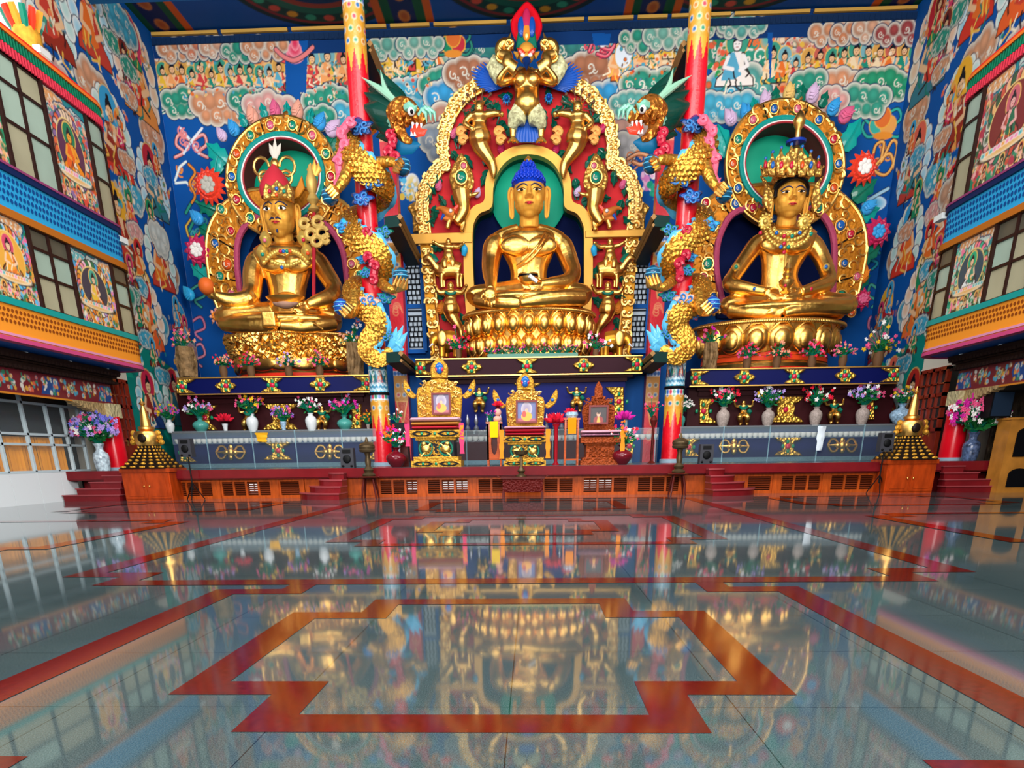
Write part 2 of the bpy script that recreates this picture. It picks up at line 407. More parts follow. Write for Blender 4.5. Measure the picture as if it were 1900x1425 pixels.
def build_back_wall():
    c = Canvas(XL, XR, .9, ZC, .027, '0452a0'); k = .027
    def C(px, py, w, h, col, **kw):
        u, v = bw(px, py); c.cloud(u, v, w*k, h*k, col, **kw)
    def F(px, py, h, *a, **kw):
        u, v = bw(px, py); c.fig(u, v, h*k, *a, **kw)
    def G(px, py, w, h, n):
        u, v = bw(px, py); c.crowd(u, v, w*k, h*.68*k, int(n*1.2))
    def E(px, py, a, b, col, rim=None, **kw):
        u, v = bw(px, py); c.ell(u, v, a*k, b*k, col, rim, **kw)
    def RB(pts, wd, col, hi=None): c.ribbon([bw(*p) for p in pts], wd*k*.5, col, hi=hi)
    # wall top painted darker: shade under the ceiling put into the colour
    c.poly([(XL, 16.1), (XR, 16.1), (XR, ZC), (XL, ZC)], '06265c')
    PE, GR, BL, PK, TE = 'e29a70', '2f9a80', '4ab0d0', 'e8a8a0', '5aa8a0'
    # upper left assembly
    for x, y, w in ((400, 105, 210), (460, 98, 130), (360, 130, 110)): C(x, y, w, 40, PE, tail=-1)
    C(330, 150, 70, 34, 'd88060', tail=-1); C(325, 175, 70, 34, BL, tail=-1); C(495, 150, 60, 50, PE)
    for x, y, a, b, q in ((385, 110, 16, 10, 'e86a2a'), (430, 100, 28, 14, 'e8502a'), (470, 108, 26, 14, 'e87a3a'), (350, 98, 14, 12, 'b8a888')): E(x, y, a, b, q, 'f4d8a0', line='3a1c14')
    u, v = bw(415, 150); c.fray(u, v, 170*k, 60*k, 120, ['e8702a', 'e8b070', 'd04a3a', '1a8070', 'f2d8b8'], .09)
    G(415, 178, 190, 60, 11)
    C(350, 192, 90, 36, GR, tail=-1); C(410, 200, 100, 44, PE); C(470, 190, 80, 34, GR); C(500, 205, 90, 42, PK); C(560, 225, 50, 34, PK)
    # jewel and scroll
    for y, w in ((104, 14), (92, 10), (80, 6)): E(547, y, w, 9, 'e0305a', 'f8a0b0')
    RB([(512, 92), (525, 104), (545, 110), (565, 98), (578, 88)], 3, 'e88080'); RB([(520, 112), (548, 118), (575, 110)], 3, 'e85050')
    # cloud medallions along the top
    C(615, 120, 80, 60, TE); C(600, 165, 70, 46, 'c8b080'); C(640, 175, 60, 50, BL); G(612, 165, 70, 70, 3); C(605, 195, 80, 40, GR); C(640, 222, 90, 36, BL); C(595, 222, 50, 30, GR)
    C(745, 105, 120, 60, '6ab0a0'); C(790, 140, 80, 70, '78b8a8'); C(710, 150, 70, 60, 'd0a070'); G(745, 165, 120, 90, 5); G(760, 130, 90, 70, 3)
    C(760, 185, 100, 44, BL); C(812, 160, 60, 36, GR); C(825, 190, 60, 44, '3aa0d8'); C(820, 240, 80, 50, 'd89880'); C(815, 270, 60, 44, 'a8b8c8')
    C(880, 100, 80, 40, '3a8a84'); C(870, 140, 80, 44, 'b87858'); C(1070, 98, 80, 40, '3a8a84'); C(1095, 138, 90, 44, 'b87858'); C(1130, 180, 70, 44, '3aa0d8'); C(1160, 250, 80, 44, 'd0a090'); C(1155, 275, 60, 40, 'c8c8c8')
    C(1200, 80, 120, 56, '4a9a80'); C(1240, 120, 110, 80, '6ab0a0'); C(1175, 120, 60, 70, '78b8a8'); G(1205, 150, 110, 80, 5); G(1205, 112, 80, 66, 3); E(1157, 102, 12, 15, 'e8f0f8', line='e8b050')
    C(1200, 165, 90, 46, GR); C(1170, 195, 70, 34, TE)
    C(1350, 85, 90, 50, '3a9a80'); C(1385, 130, 90, 90, GR); C(1390, 170, 80, 56, TE); C(1330, 175, 80, 50, BL); C(1350, 200, 110, 36, BL)
    u, v = bw(1335, 110); c.fray(u, v, 34*k, 60*k, 40, ['1a7a40', '2a9a50', 'e86040'], .1); F(1362, 160, 66, '3a9a80', 'f2e8e0', '58a8c8', 'f4ecea', aura=None)
    # emblems
    def emblem(px, py, s_, c1, c2, rb):
        for q in (-1, 1):
            RB([(px+q*10*s_, py-18*s_), (px+q*28*s_, py-26*s_), (px+q*34*s_, py-10*s_), (px+q*24*s_, py+2)], 3*s_, rb)
            RB([(px+q*8*s_, py+22*s_), (px+q*28*s_, py+26*s_), (px+q*38*s_, py+12*s_), (px+q*36*s_, py)], 3*s_, rb)
        E(px-10*s_, py+4*s_, 11*s_, 11*s_, c1, line='f0b040'); E(px+10*s_, py+4*s_, 11*s_, 11*s_, c2, line='f0b040'); E(px, py-10*s_, 11*s_, 12*s_, 'e07030', line='f0b040'); E(px, py+24*s_, 14*s_, 5*s_, 'e89030')
    emblem(841, 75, 1, '1a8a60', 'c83040', '2a8a74'); emblem(1638, 228, 1, '3ab0a0', 'e8a050', '30b0a0')
    for q, cc in ((-1, 'e88888'), (1, 'e88888')):
        RB([(355, 262), (355+q*22, 250), (355+q*28, 268), (355+q*14, 282), (355+q*30, 292)], 4, cc, 'f8c8c0')
        u, v = bw(355, 262); c.stroke([bw(355, 262), bw(355+q*20, 238)], 1.6*k, 'e8eef4'); c.stroke([bw(355, 262), bw(355+q*14, 285)], 1.6*k, 'd8e4f0')
    for ex, ey, ec in ((355, 262, 'e88888'), (352, 332, 'f09030'), (362, 420, '48a8a0'), (1640, 290, 'e89840'), (1108, 84, 'e84860'), (547, 100, 'e85050'), (1420, 60, 'f07038'), (1180, 292, 'e8905a')):
        u, v = bw(ex, ey)
        for q in range(7): c.curl(u+c.rng.uniform(-.45, .45), v+c.rng.uniform(-.35, .35), .17, ec, .03, c.rng.choice((-1, 1)), c.rng.random()*6, 1.2)
    RB([(345, 395), (360, 372), (375, 390), (360, 410), (350, 430)], 3.5, '2a9a80'); RB([(345, 420), (362, 400), (372, 430), (352, 440), (345, 420)], 2.5, 'e8b848')
    c.stroke([bw(325, 335), bw(333, 310), bw(345, 300)], 1.6*k, 'e8f0e8'); c.stroke([bw(326, 340), bw(345, 338), bw(356, 346)], 1.6*k, 'e8f0e8')
    RB([(350, 305), (362, 320), (352, 340), (362, 362), (356, 376)], 3, 'f09030')
    for q in (-1, 1): c.stroke([bw(1422, 65), bw(1422+q*14, 50), bw(1422+q*20, 34)], 3*k, 'd8e4e0'); RB([(1422, 66), (1422+q*16, 58), (1422+q*26, 70), (1422+q*32, 84)], 3, 'f07038')
    E(1422, 72, 9, 12, '58b0b0', 'e8a040')
    E(1489, 50, 8, 8, 'e8f0f0'); E(1486, 49, 7, 8, '07356f')
    for dx, dy in ((0, 0), (6, 5), (-4, 6)): E(1502+dx, 50+dy, 1.6, 1.6, 'f0f0e8')
    RB([(1093, 95), (1105, 70), (1118, 88), (1132, 92), (1140, 84), (1126, 104), (1108, 100)], 3.5, 'e84860', 'f898a0'); c.stroke([bw(1118, 80), bw(1128, 62), bw(1126, 56)], 5*k, 'e8eef0')
    RB([(1618, 300), (1625, 270), (1640, 265), (1635, 300), (1655, 262), (1665, 272), (1655, 310), (1640, 325), (1622, 312), (1650, 285), (1660, 312)], 3.5, 'e89840', 'f8c878')
    E(1622, 378, 18, 10, '58b8e0', 'e0f0f8'); RB([(1610, 372), (1630, 360), (1648, 350)], 4, 'b0dcf0')
    # upper right assembly
    for x, y, w in ((1570, 70, 200), (1500, 110, 110), (1640, 62, 90)): C(x, y, w, 44, 'd88a60', tail=1)
    C(1655, 90, 60, 36, 'a84848', tail=1); C(1650, 125, 70, 38, 'e0a888', tail=1); C(1465, 140, 70, 50, PE); C(1650, 152, 60, 30, 'e8b098', tail=1)
    E(1575, 62, 26, 14, 'e8702a', 'f8c060', line='3a1010'); E(1535, 72, 16, 14, 'b82a40', 'e88a6a'); u, v = bw(1560, 115); c.fray(u, v, 190*k, 60*k, 130, ['e8702a', 'e8b848', 'd04a3a', '1a8070', 'c86878', 'f2d8b8'], .09)
    G(1560, 155, 220, 66, 11)
    for x, y in ((415, 140), (1560, 140), (745, 130), (1210, 110), (612, 150)):
        u, v = bw(x, y); c.fray(u, v, 150*k if x in (415, 1560) else 90*k, 50*k, 70, ['e8702a', 'f2d8b8', '1a7a6a', 'd04a3a', 'e8b848', '5a2a20', '48a0b8'], .055)
    C(1560, 165, 100, 48, PE); C(1500, 160, 60, 40, GR); C(1640, 160, 90, 36, '2a9a70', tail=1); C(1600, 190, 90, 40, '3aa088'); C(1540, 190, 60, 34, PK)
    c.poly([(XL, 16.22), (XR, 16.22), (XR, ZC), (XL, ZC)], '04346e'); emblem(841, 78, .9, '1a8a60', 'c83040', '2a8a74')  # wall top recoloured dark blue over the clouds, painted shade
    for gx0, gx1, gy0, gy1 in ((527, 572, 60, 172), (664, 688, 60, 200), (1098, 1134, 62, 84), (1424, 1434, 60, 150)):
        c.poly([bw(gx0, gy0), bw(gx1, gy0), bw(gx1-4, gy1), bw(gx0+4, gy1)], '0452a0')
    for x0, x1, y0, cs in ((318, 512, 92, (PE, 'd88060', 'e8b090', GR)), (705, 805, 88, ('6ab0a0', '78b8a8')), (1170, 1265, 72, (GR, '78b8a8')), (1322, 1395, 50, (GR, TE)), (1528, 1690, 62, (PE, 'd88a60', 'e0a888', 'a84848'))):
        n = int((x1-x0)/34)
        for i in range(n): C(lerp(x0, x1, (i+.5)/n), y0-i*.9*(x0 > 1400)+c.rng.uniform(-4, 6), 84, 28, cs[i % len(cs)], n=4)
    for y, w in ((104, 14), (92, 10), (80, 6)): E(547, y, w, 9, 'e0305a', 'f8a0b0')
    RB([(512, 92), (525, 104), (545, 112), (565, 102), (580, 88)], 5, 'e88080')
    # beside the central shrine
    E(765, 345, 12, 16, 'f0d060', 'e8f0f8'); u, v = bw(760, 352); c.fray(u, v, 26*k, 26*k, 26, ['58b8e0', 'f2f4f6', 'e8c048'], .09)
    u, v = bw(1207, 330); c.fray(u, v, 24*k, 34*k, 26, ['f0b8d8', 'f8e8f4', 'd880c0'], .12); u, v = bw(1213, 362); c.fray(u, v, 14*k, 40*k, 16, ['1a9a7a', '30b090'], .1)
    RB([(1165, 295), (1185, 285), (1205, 292), (1190, 305), (1175, 300)], 4, 'e8905a', 'f8c8a0')
    # loose scrolls at the foot of the wall
    for y, cc in ((470, '2aa8b8'), (540, '50b8a0'), (600, 'd87a9a'), (650, 'e890a8')):
        RB([(352, y), (372, y-12), (380, y+8), (362, y+18), (374, y+30)], 3, cc); RB([(1632, y), (1616, y-12), (1612, y+8), (1628, y+18), (1618, y+30)], 3, cc)
    o = c.mesh('wall_back', (0, YB, 0), (1, 0, 0), (0, 0, 1), MURAL); tag(o, kind='structure')
def build_side_wall(s):
    X = XL if s < 0 else XR
    c = Canvas(19.5, YB, 0, ZC, .033, '0452a0')
    def w(px, py): q = atx(px, py, X); return q.y, q.z
    def C(px, py, wd, h, col, **kw): c.cloud(*w(px, py), wd, h, col, **kw)
    def F(px, py, h, *a, **kw): c.fig(*w(px, py), h, *a, **kw)
    c.poly([(19.5, 0), (YB, 0), (YB, 4.2), (33, 5.0), (30, 6.2), (27, 5.2), (24, 5), (19.5, 5)], '0a8074')
    R = c.rng
    for i in range(46):
        a, b = R.uniform(27.5, YB), R.uniform(1, 4.6); c.poly([(a-.5, b), (a, b+R.uniform(.3, .8)), (a+.5, b)], R.choice(['0e8f7c', '067064', '12987e', '0a6a70']))
    PE, GR, BL, PK = 'e0a078', '2f9a84', '48b0d0', 'e8a8a0'
    # dense upper paintings, clouds first
    for (a, b, ww, hh, cc) in ((22, 15.6, 3, 1.1, BL), (24.5, 14.4, 2.4, 1.2, PE), (27, 15.9, 2.6, 1.2, GR), (29.5, 14.6, 2.2, 1.3, BL), (31, 13.2, 2.4, 1.4, PE), (33.4, 15.4, 3, 1.4, GR), (35.2, 13.2, 2.2, 1.3, PE), (28.6, 12.6, 2, 1.2, PK), (35, 11, 1.8, 1.2, GR), (32.6, 10.6, 2, 1.2, BL), (29.6, 10.2, 1.6, 1.1, BL), (34.8, 8.4, 2.0, 1.1, PE), (31.4, 8, 2.2, 1.2, GR), (33, 6.2, 2, 1.1, BL), (28.8, 7.6, 1.6, 1.1, GR)):
        c.cloud(a, b, ww, hh, cc)
    cols = [('c8262c', 'e8602a'), ('e86850', 'c84030'), ('1a8a5a', 'e8702a'), ('38a0d0', 'd83a2a'), ('d83a6a', 'e89040'), ('f0b030', '9a3020'), ('c02838', '3a7a8a')]
    spots = [(21.5, 12.6, 3.2), (24, 12.0, 2.8), (26.3, 13.0, 3.0), (26, 11.6, 2.0), (29, 13.4, 2.6), (31.6, 14.2, 2.5), (34.6, 13.6, 3.2), (29.2, 10.6, 2.3), (31.9, 11, 2.6), (34.6, 10.4, 2.4), (28.8, 8, 2.2), (31.3, 8.1, 2.5), (34.2, 7.8, 2.4), (29.6, 5.4, 2.3), (32.2, 5.4, 2.6), (35.2, 5.0, 2.5), (33.6, 2.6, 2.2)]
    for i, (a, b, h) in enumerate(spots):
        q = cols[(i*3+(0 if s < 0 else 2)) % 7]; c.fray(a, b+h*.4, h*.9, h*.8, 26, ['e8a070', 'f0e0c8', '48a8a0', 'd85a4a', '2a6a8a'], .1)
        c.fig(a, b, h, q[0], q[1], cols[(i+4) % 7][1], aura=['bfe0d8', 'a8d8e8', 'f0c8a8', None][i % 4])
    for i in range(22):
        a, b = R.uniform(28, 36), R.uniform(4.6, 16); c.fig(a, b, R.uniform(1.0, 1.5), *[R.choice(['c8262c', 'e8702a', '1a8a5a', 'd83a6a', 'f0c070', '38a0d0', '7a2a24']) for _ in range(3)], aura=None, seat=R.random() < .6); c.cloud(a+R.uniform(-.8, .8), b-.3, 1.3, .6, R.choice([PE, GR, BL, PK]))
    for i in range(60):
        a, b = R.uniform(20, YB), R.uniform(4.6, 16.6); c.fray(a, b, .8, .8, 7, ['e86a4a', 'f0e4cc', '48b0d0', 'e8a850', '1a8a70'], .1)
    if s < 0:
        c.cloud(34.4, 9.6, 1.8, 1.2, 'd8e0d8'); c.cloud(30.6, 6.9, 2, 1.2, GR); c.cloud(33.9, 16.2, 2.6, 1, BL)
        F(288, 795, 2.1, 'c82848', '2a4a8a', '8a2a20', aura='88c8d8'); c.fray(28.9, 3.2, .8, 1.6, 40, ['6a8a40', '2a7a5a', '88a048'], .07)
    else:
        F(1712, 800, 2.5, 'c8202c', 'e0d8e0', '5a7a98', aura='90d0d8', bg='c8202c'); F(1678, 800, 2.2, 'b02a20', '5a3424', '7a4a30', aura=None)
        c.cloud(31, 9.6, 2.4, 1.2, 'd0a080')
    o = c.mesh('wall_left' if s < 0 else 'wall_right', (X, 0, 0), (0, 1, 0), (0, 0, 1), MURAL, flip=(s > 0), mask=lambda a, b: (b > 4.15) | (a > (29.5 if s < 0 else 30.9))); tag(o, kind='structure')
build_back_wall(); build_side_wall(-1); build_side_wall(1)
# ------------------------------------------------------------------ floor with inlay
def floor_material():
    m = bpy.data.materials.new('polished_granite'); m.use_nodes = True; nt = m.node_tree; b = nt.nodes['Principled BSDF']; N = nt.nodes.new; Lk = nt.links.new
    a = N('ShaderNodeTexCoord'); n = N('ShaderNodeTexNoise'); n.inputs['Scale'].default_value = 150; n.inputs['Detail'].default_value = 6
    n2 = N('ShaderNodeTexNoise'); n2.inputs['Scale'].default_value = .8; n2.inputs['Detail'].default_value = 6
    Lk(a.outputs['Object'], n.inputs['Vector']); Lk(a.outputs['Object'], n2.inputs['Vector'])
    r = N('ShaderNodeValToRGB'); r.color_ramp.elements[0].position = .35; r.color_ramp.elements[1].position = .7
    r.color_ramp.elements[0].color = (*lin('334345'), 1); r.color_ramp.elements[1].color = (*lin('627273'), 1); Lk(n.outputs['Fac'], r.inputs['Fac'])
    mx = N('ShaderNodeMixRGB'); mx.blend_type = 'MULTIPLY'; mx.inputs['Fac'].default_value = .55
    r2 = N('ShaderNodeValToRGB'); r2.color_ramp.elements[0].position = .3; r2.color_ramp.elements[1].position = .7; r2.color_ramp.elements[0].color = (.55, .6, .62, 1); Lk(n2.outputs['Fac'], r2.inputs['Fac'])
    Lk(r.outputs['Color'], mx.inputs['Color1']); Lk(r2.outputs['Color'], mx.inputs['Color2'])
    bt = N('ShaderNodeTexBrick'); bt.offset = 0; bt.inputs['Scale'].default_value = 1; bt.inputs['Mortar Size'].default_value = .003; bt.inputs['Brick Width'].default_value = 1.19; bt.inputs['Row Height'].default_value = 1.17
    bt.inputs['Color1'].default_value = (1, 1, 1, 1); bt.inputs['Color2'].default_value = (.86, .88, .88, 1); bt.inputs['Mortar'].default_value = (.15, .15, .15, 1)
    mp = N('ShaderNodeMapping'); mp.inputs['Location'].default_value = (.31, -1.55, 0); Lk(a.outputs['Object'], mp.inputs['Vector']); Lk(mp.outputs[0], bt.inputs['Vector'])
    m2 = N('ShaderNodeMixRGB'); m2.blend_type = 'MULTIPLY'; m2.inputs['Fac'].default_value = 1; Lk(mx.outputs['Color'], m2.inputs['Color1']); Lk(bt.outputs['Color'], m2.inputs['Color2'])
    Lk(m2.outputs['Color'], b.inputs['Base Color']); b.inputs['Roughness'].default_value = .045; b.inputs['IOR'].default_value = 1.62
    bp = N('ShaderNodeBump'); bp.inputs['Strength'].default_value = .015; bp.inputs['Distance'].default_value = .01; Lk(n2.outputs['Fac'], bp.inputs['Height']); Lk(bp.outputs['Normal'], b.inputs['Normal'])
    return m
fb = MB(); fb.add([(-22, -8, 0), (20, -8, 0), (20, 38, 0), (-22, 38, 0)], [(0, 1, 2, 3)])
struct('floor', fb, floor_material())
INLAY = mat('red_granite_inlay', '5c130a', .09, var=.25, vscale=25, ior=1.7)
def stepped(cx, cy, w, h, sx, sy, t, k):
    """closed stepped frame: narrow rows at near and far end; t = strip width"""
    def out(e):
        a, b, c_, d = w/2+e, w/2-sx+e, h/2+e, h/2-sy+e
        return [(-b, -c_), (b, -c_), (b, -d), (a, -d), (a, d), (b, d), (b, c_), (-b, c_), (-b, d), (-a, d), (-a, -d), (-b, -d)]
    o = out(0); i = out(-t); n = 12; mb = MB()
    mb.add([(cx+p[0], cy+p[1], .002+.0006*k) for p in o]+[(cx+p[0], cy+p[1], .002+.0006*k) for p in i], [(j, (j+1) % n, n+(j+1) % n, n+j) for j in range(n)])
    tag(mb.build('trim_%d' % k, INLAY, smooth=False), kind='structure')
stepped(AX-.03, 5.06, 3.54, 3.54, .6, .6, .26, 1)
stepped(AX-.02, 5.06, 5.9, 5.94, .68, .6, .28, 2)
stepped(AX, 15.9, 10.3, 16.4, .7, .6, .34, 3)
stepped(AX+.15, 14.15, 6.35, 5.9, .6, .6, .32, 4)
stepped(AX, 14.4, 3.6, 3.5, .5, .6, .3, 5)
stepped(AX, 20.6, 5.4, 4.6, .6, .6, .32, 6)
stepped(-10.1, 13.6, 5.4, 6.2, .6, .6, .34, 7)
stepped(9.6, 13.6, 5.4, 6.2, .6, .6, .34, 8)
stepped(-10.1, 21.4, 5.4, 4.6, .6, .6, .34, 9)
stepped(9.6, 21.4, 5.4, 4.6, .6, .6, .34, 10)
# ------------------------------------------------------------------ light: world plus unseen area lamps added to light the hall
wd = bpy.data.worlds.new('world'); S.world = wd; wd.use_nodes = True
bg = wd.node_tree.nodes['Background']; bg.inputs[0].default_value = (.80, .88, 1, 1); bg.inputs[1].default_value = .42
def area(name, loc, tgt, sx, sy, e, col=(1, 1, 1)):
    l = bpy.data.lights.new(name, 'AREA'); l.shape = 'RECTANGLE'; l.size = sx; l.size_y = sy; l.energy = e; l.color = col
    o = bpy.data.objects.new(name, l); COL.objects.link(o); o.location = loc
    o.rotation_euler = (Vector(tgt)-Vector(loc)).to_track_quat('-Z', 'Y').to_euler(); return o
area('front_fill', (0, -6, 7), (0, 36, 6), 16, 8, 6200, (1, .97, .93))  # added lamp behind the camera, gives the gold its highlights
area('left_high_fill', (-13, 12, 15), (2, 35, 6), 9, 4, 2600, (.95, .98, 1))  # added area lamp, lights the shrine from high on the left
area('right_high_fill', (12.5, 12, 15), (-2, 35, 6), 9, 4, 2600, (1, .97, .92))  # added area lamp on the right side, matches the left one
area('left_doorway_daylight', (-5, 10, 3.6), (-15.7, 23, 1.2), 4, 3, 420, (.95, .98, 1))  # added lamp inside the hall, brightens the white partition
area('overhead_fill', (0, 14, 18), (0, 26, 0), 14, 8, 2600)  # added soft overhead lamp, not a roof opening
S.view_settings.view_transform = 'Standard'; S.view_settings.look = 'None'; S.view_settings.gamma = 1; S.view_settings.exposure = -.05
S.cycles.use_denoising = True; S.cycles.use_adaptive_sampling = True; S.cycles.adaptive_threshold = .025; S.cycles.max_bounces = 6; S.cycles.diffuse_bounces = 2; S.cycles.glossy_bounces = 4; S.cycles.transmission_bounces = 6; S.cycles.transparent_max_bounces = 10
S.cycles.sample_clamp_indirect = 6; S.cycles.caustics_reflective = False; S.cycles.caustics_refractive = False
# ------------------------------------------------------------------ ceiling with painted mandalas, cornice rail, beams
cc = Canvas(XL, XR, 28, YB, .06, '0a4a94')
for u in (-7.9, AX, 7.4):
    for r, a in ((3.3, '0a2a30'), (3.05, '7a2a30'), (2.9, '0c3a34'), (2.4, '1a5a48'), (2.0, '8a3a2a'), (1.7, '0a3050')): cc.ell(u, 33.3, r, None, a)
    for k in range(24):
        a = k*PI/12; cc.ell(u+2.65*math.cos(a), 33.3+2.65*math.sin(a), .2, None, ['c04a3a', '2a8a6a', 'c8902a'][k % 3])
    for r, a in ((1.35, 'b08030'), (1.2, '5a1a20'), (.8, '1a6a5a')): cc.poly([(u-r, 33.3-r), (u+r, 33.3-r), (u+r, 33.3+r), (u-r, 33.3+r)], a)
for u in (XL+.7, -5.0, 4.5, XR-.7):
    for a, b, q in ((-1.1, 1.1, 'c8551e'), (-.8, .8, '0a4a30'), (-.45, .45, '0a1e50')): cc.poly([(u+a, 28), (u+b, 28), (u+b, YB), (u+a, YB)], q)
    for k in range(6): cc.ell(u, 29+k*1.4, .22, .4, 'a04a28', 'c87a3a')
o = cc.mesh('ceiling', (0, 0, ZC), (1, 0, 0), (0, 1, 0), MURAL, flip=True); tag(o, kind='structure')
xs = [XL, -12.4, -9.6, -6.9, -5.7, -4.0, -1.0, 2.0, 3.9, 5.2, 7.6, 10.6, XR]
for i in range(len(xs)-1):
    b = MB(); b.box(xs[i]+.08, xs[i+1]-.08, YB-.16, YB-.03, ZC-.16, ZC-.06); tag(b.build('trim_%d' % (20+i), mat('gold_rail', 'd8a850', .4, .2), smooth=False), kind='structure')
b = MB(); b.box(XL, XR, YB-.05, YB-.005, ZC-.42, ZC-.2)
for i in range(150): x = XL+.1+i*.198; b.box(x, x+.1, YB-.07, YB-.05, ZC-.4, ZC-.24)
tag(b.build('trim_40', mat('dark_frieze', '0a2a50', .6), smooth=False), kind='structure')
for i, (x0, x1) in enumerate(((XL, -6.6), )):
    b = MB(); b.box(x0, x1, 31.6, 31.9, 15.86, 15.98); tag(b.build('trim_%d' % (41+i), mat('beam_blue', '0a70b8', .5), smooth=False), kind='structure')
# ------------------------------------------------------------------ stage platform
PF = 25.5
b = MB(); b.box(-15.7, 15.1, PF, YB, .62, ZP-.02); b.box(-15.7, 15.1, PF-.08, PF, .66, ZP)
struct('trim_50', b, MARB, smooth=False)['label'] = 'maroon marble lip of the stage'
b = MB(); b.box(-15.7, 15.1, PF-.02, YB, ZP-.02, ZP); tag(b.build('floor_stage', GRAN, smooth=False), kind='structure')
b = MB(); b.box(-15.7, 15.1, 26.3, 26.4, 0, .62); tag(b.build('wall_stage', BLACK, smooth=False), kind='structure')
# louvred wooden panels beneath the lip, bay by bay
LV = mat('orange_brown_wood', 'ae4812', .4, coat=.1, var=.25, vscale=3, stretch=(4, 4, 1))
SLAT = mat('slat_wood', '7a3216', .45)
DAYL = mat('daylight_gap', 'ffffff', .5, emit=2.2)
nb = 0
def louver_bay(x0, x1, n, lit=()):
    global nb
    nb += 1
    t = thing('louvered_panel', 'x', 'louvered panel', ((x0+x1)/2, 25.85, 0), 'louvered panels under the stage lip')
    f = MB(); f.box(x0, x1, 25.7, 25.8, 0, .1); f.box(x0, x1, 25.7, 25.8, .53, .62)
    cw = (x1-x0-.3)/n; xs_ = [x0+.15+i*cw for i in range(n+1)]
    f.box(x0, x0+.12, 25.66, 25.8, 0, .62); f.box(x1-.12, x1, 25.66, 25.8, 0, .62)
    for x in xs_: f.box(x-.035, x+.035, 25.7, 25.8, .1, .53)
    f.build('frame', LV, t, smooth=False)
    bk = MB(); bk.box(x0+.02, x1-.02, 25.9, 25.92, .02, .6); bk.build('back_board', BLACK, t, smooth=False)
    for i in range(n):
        s_ = MB()
        for k in range(6):
            z = .13+k*.068; a = xs_[i]+.035; c_ = xs_[i+1]-.035
            s_.add([(a, 25.72, z), (c_, 25.72, z), (c_, 25.8, z+.035), (a, 25.8, z+.035), (a, 25.72, z+.012), (c_, 25.72, z+.012), (c_, 25.8, z+.047), (a, 25.8, z+.047)],
                   [(0, 1, 2, 3), (7, 6, 5, 4), (4, 5, 1, 0), (3, 2, 6, 7)])
        s_.build('louver', SLAT, t, smooth=False)
        if i in lit:
            l = MB()
            for (p, q) in ((.12, .45), (.55, .92)):
                for k in (1, 2, 3, 4): l.box(lerp(xs_[i], xs_[i+1], p), lerp(xs_[i], xs_[i+1], q), 25.88, 25.89, .155+k*.068, .182+k*.068)
            l.build('daylight_opening', DAYL, t, smooth=False)
    return t
bays = [(-12.35, -10.7, 3, ()), (-10.7, -8.7, 4, (2,)), (-8.7, -7.7, 1, ()), (-5.3, -3.7, 3, (2,)), (-3.7, -2.0, 3, (1, 2)), (-2.0, -.3, 3, ()), (-.3, 1.5, 3, ()), (1.5, 3.3, 3, (0, 1)), (3.3, 5.0, 3, ()), (6.9, 8.0, 1, ()), (8.0, 9.6, 3, ()), (9.6, 11.3, 3, ())]
bl = ['beside the left stupa cabinet', 'with specks of daylight left of the stage steps', 'single bay against the left semicircular steps', 'right behind the left incense stand', 'with bright daylight gaps below the gilded throne with the red pillow', 'just left of the low carved table', 'partly behind the low carved table', 'with bright daylight gaps below the reddish wooden throne', 'behind the right incense burner stool', 'single bay against the right semicircular steps', 'middle bay between right steps and right stupa cabinet', 'beside the right stupa cabinet']
for q, l in zip(bays, bl): louver_bay(*q)['label'] = 'orange wood louvered panel '+l
for x0, x1, l in ((-7.68, -5.3, 'left'), (5.0, 6.9, 'right')):
    b = MB(); b.box(x0, x1, 25.68, 25.8, 0, .62); b.box(x0+.06, x1-.06, 25.66, 25.68, .06, .56); tag(b.build('wood_panel', LV, smooth=False), 'plain orange wood panel beside the %s stage steps' % l, 'wood panel')
# semicircular stage steps
def stage_steps(px0, px1, cxw, lab, flip):
    t = thing('stage_steps', lab, 'steps', (cxw, PF, 0), 'maroon steps up to the stage')
    for k in range(4):
        z0 = k*.2; z1 = z0+.2 if k < 3 else .8; r = 1.42-k*.33; b = MB(); n = 20
        th = MB()
        def outline(rr):
            P = []
            for i in range(n+1):
                a = PI/2*i/n; P.append((cxw+flip*(-.72+rr*1.0*math.sin(a)+(.0)), PF-.09-rr*.82*math.cos(a)))
            return P
        P = outline(r+.1); P = [(cxw-flip*.72, PF-.09)]+P if False else P
        P = [(cxw-flip*.78, PF-.09-(r+.1)*.82)]+P+[(cxw-flip*.78, PF-.09)]
        m = len(P); vs = [(p[0], p[1], z0) for p in P]+[(p[0], p[1], z1-.035) for p in P]
        b.add(vs, [tuple(range(m)), tuple(range(2*m-1, m-1, -1))]+[(i, (i+1) % m, m+(i+1) % m, m+i) for i in range(m)]); b.build('step', MARB, t, smooth=False)
        P2 = [(p[0]+(p[0]-cxw)*.02, p[1]-.03) for p in P]
        vs = [(p[0], p[1], z1-.035) for p in P2]+[(p[0], p[1], z1) for p in P2]
        th.add(vs, [tuple(range(m)), tuple(range(2*m-1, m-1, -1))]+[(i, (i+1) % m, m+(i+1) % m, m+i) for i in range(m)]); th.build('tread', mat('tread_marble', '9a4448', .25), t, smooth=False)
stage_steps(0, 0, -6.95, 'maroon marble quarter-round stage steps beside the left speaker', -1)
stage_steps(0, 0, 6.4, 'maroon marble quarter-round stage steps beside the right speaker', 1)
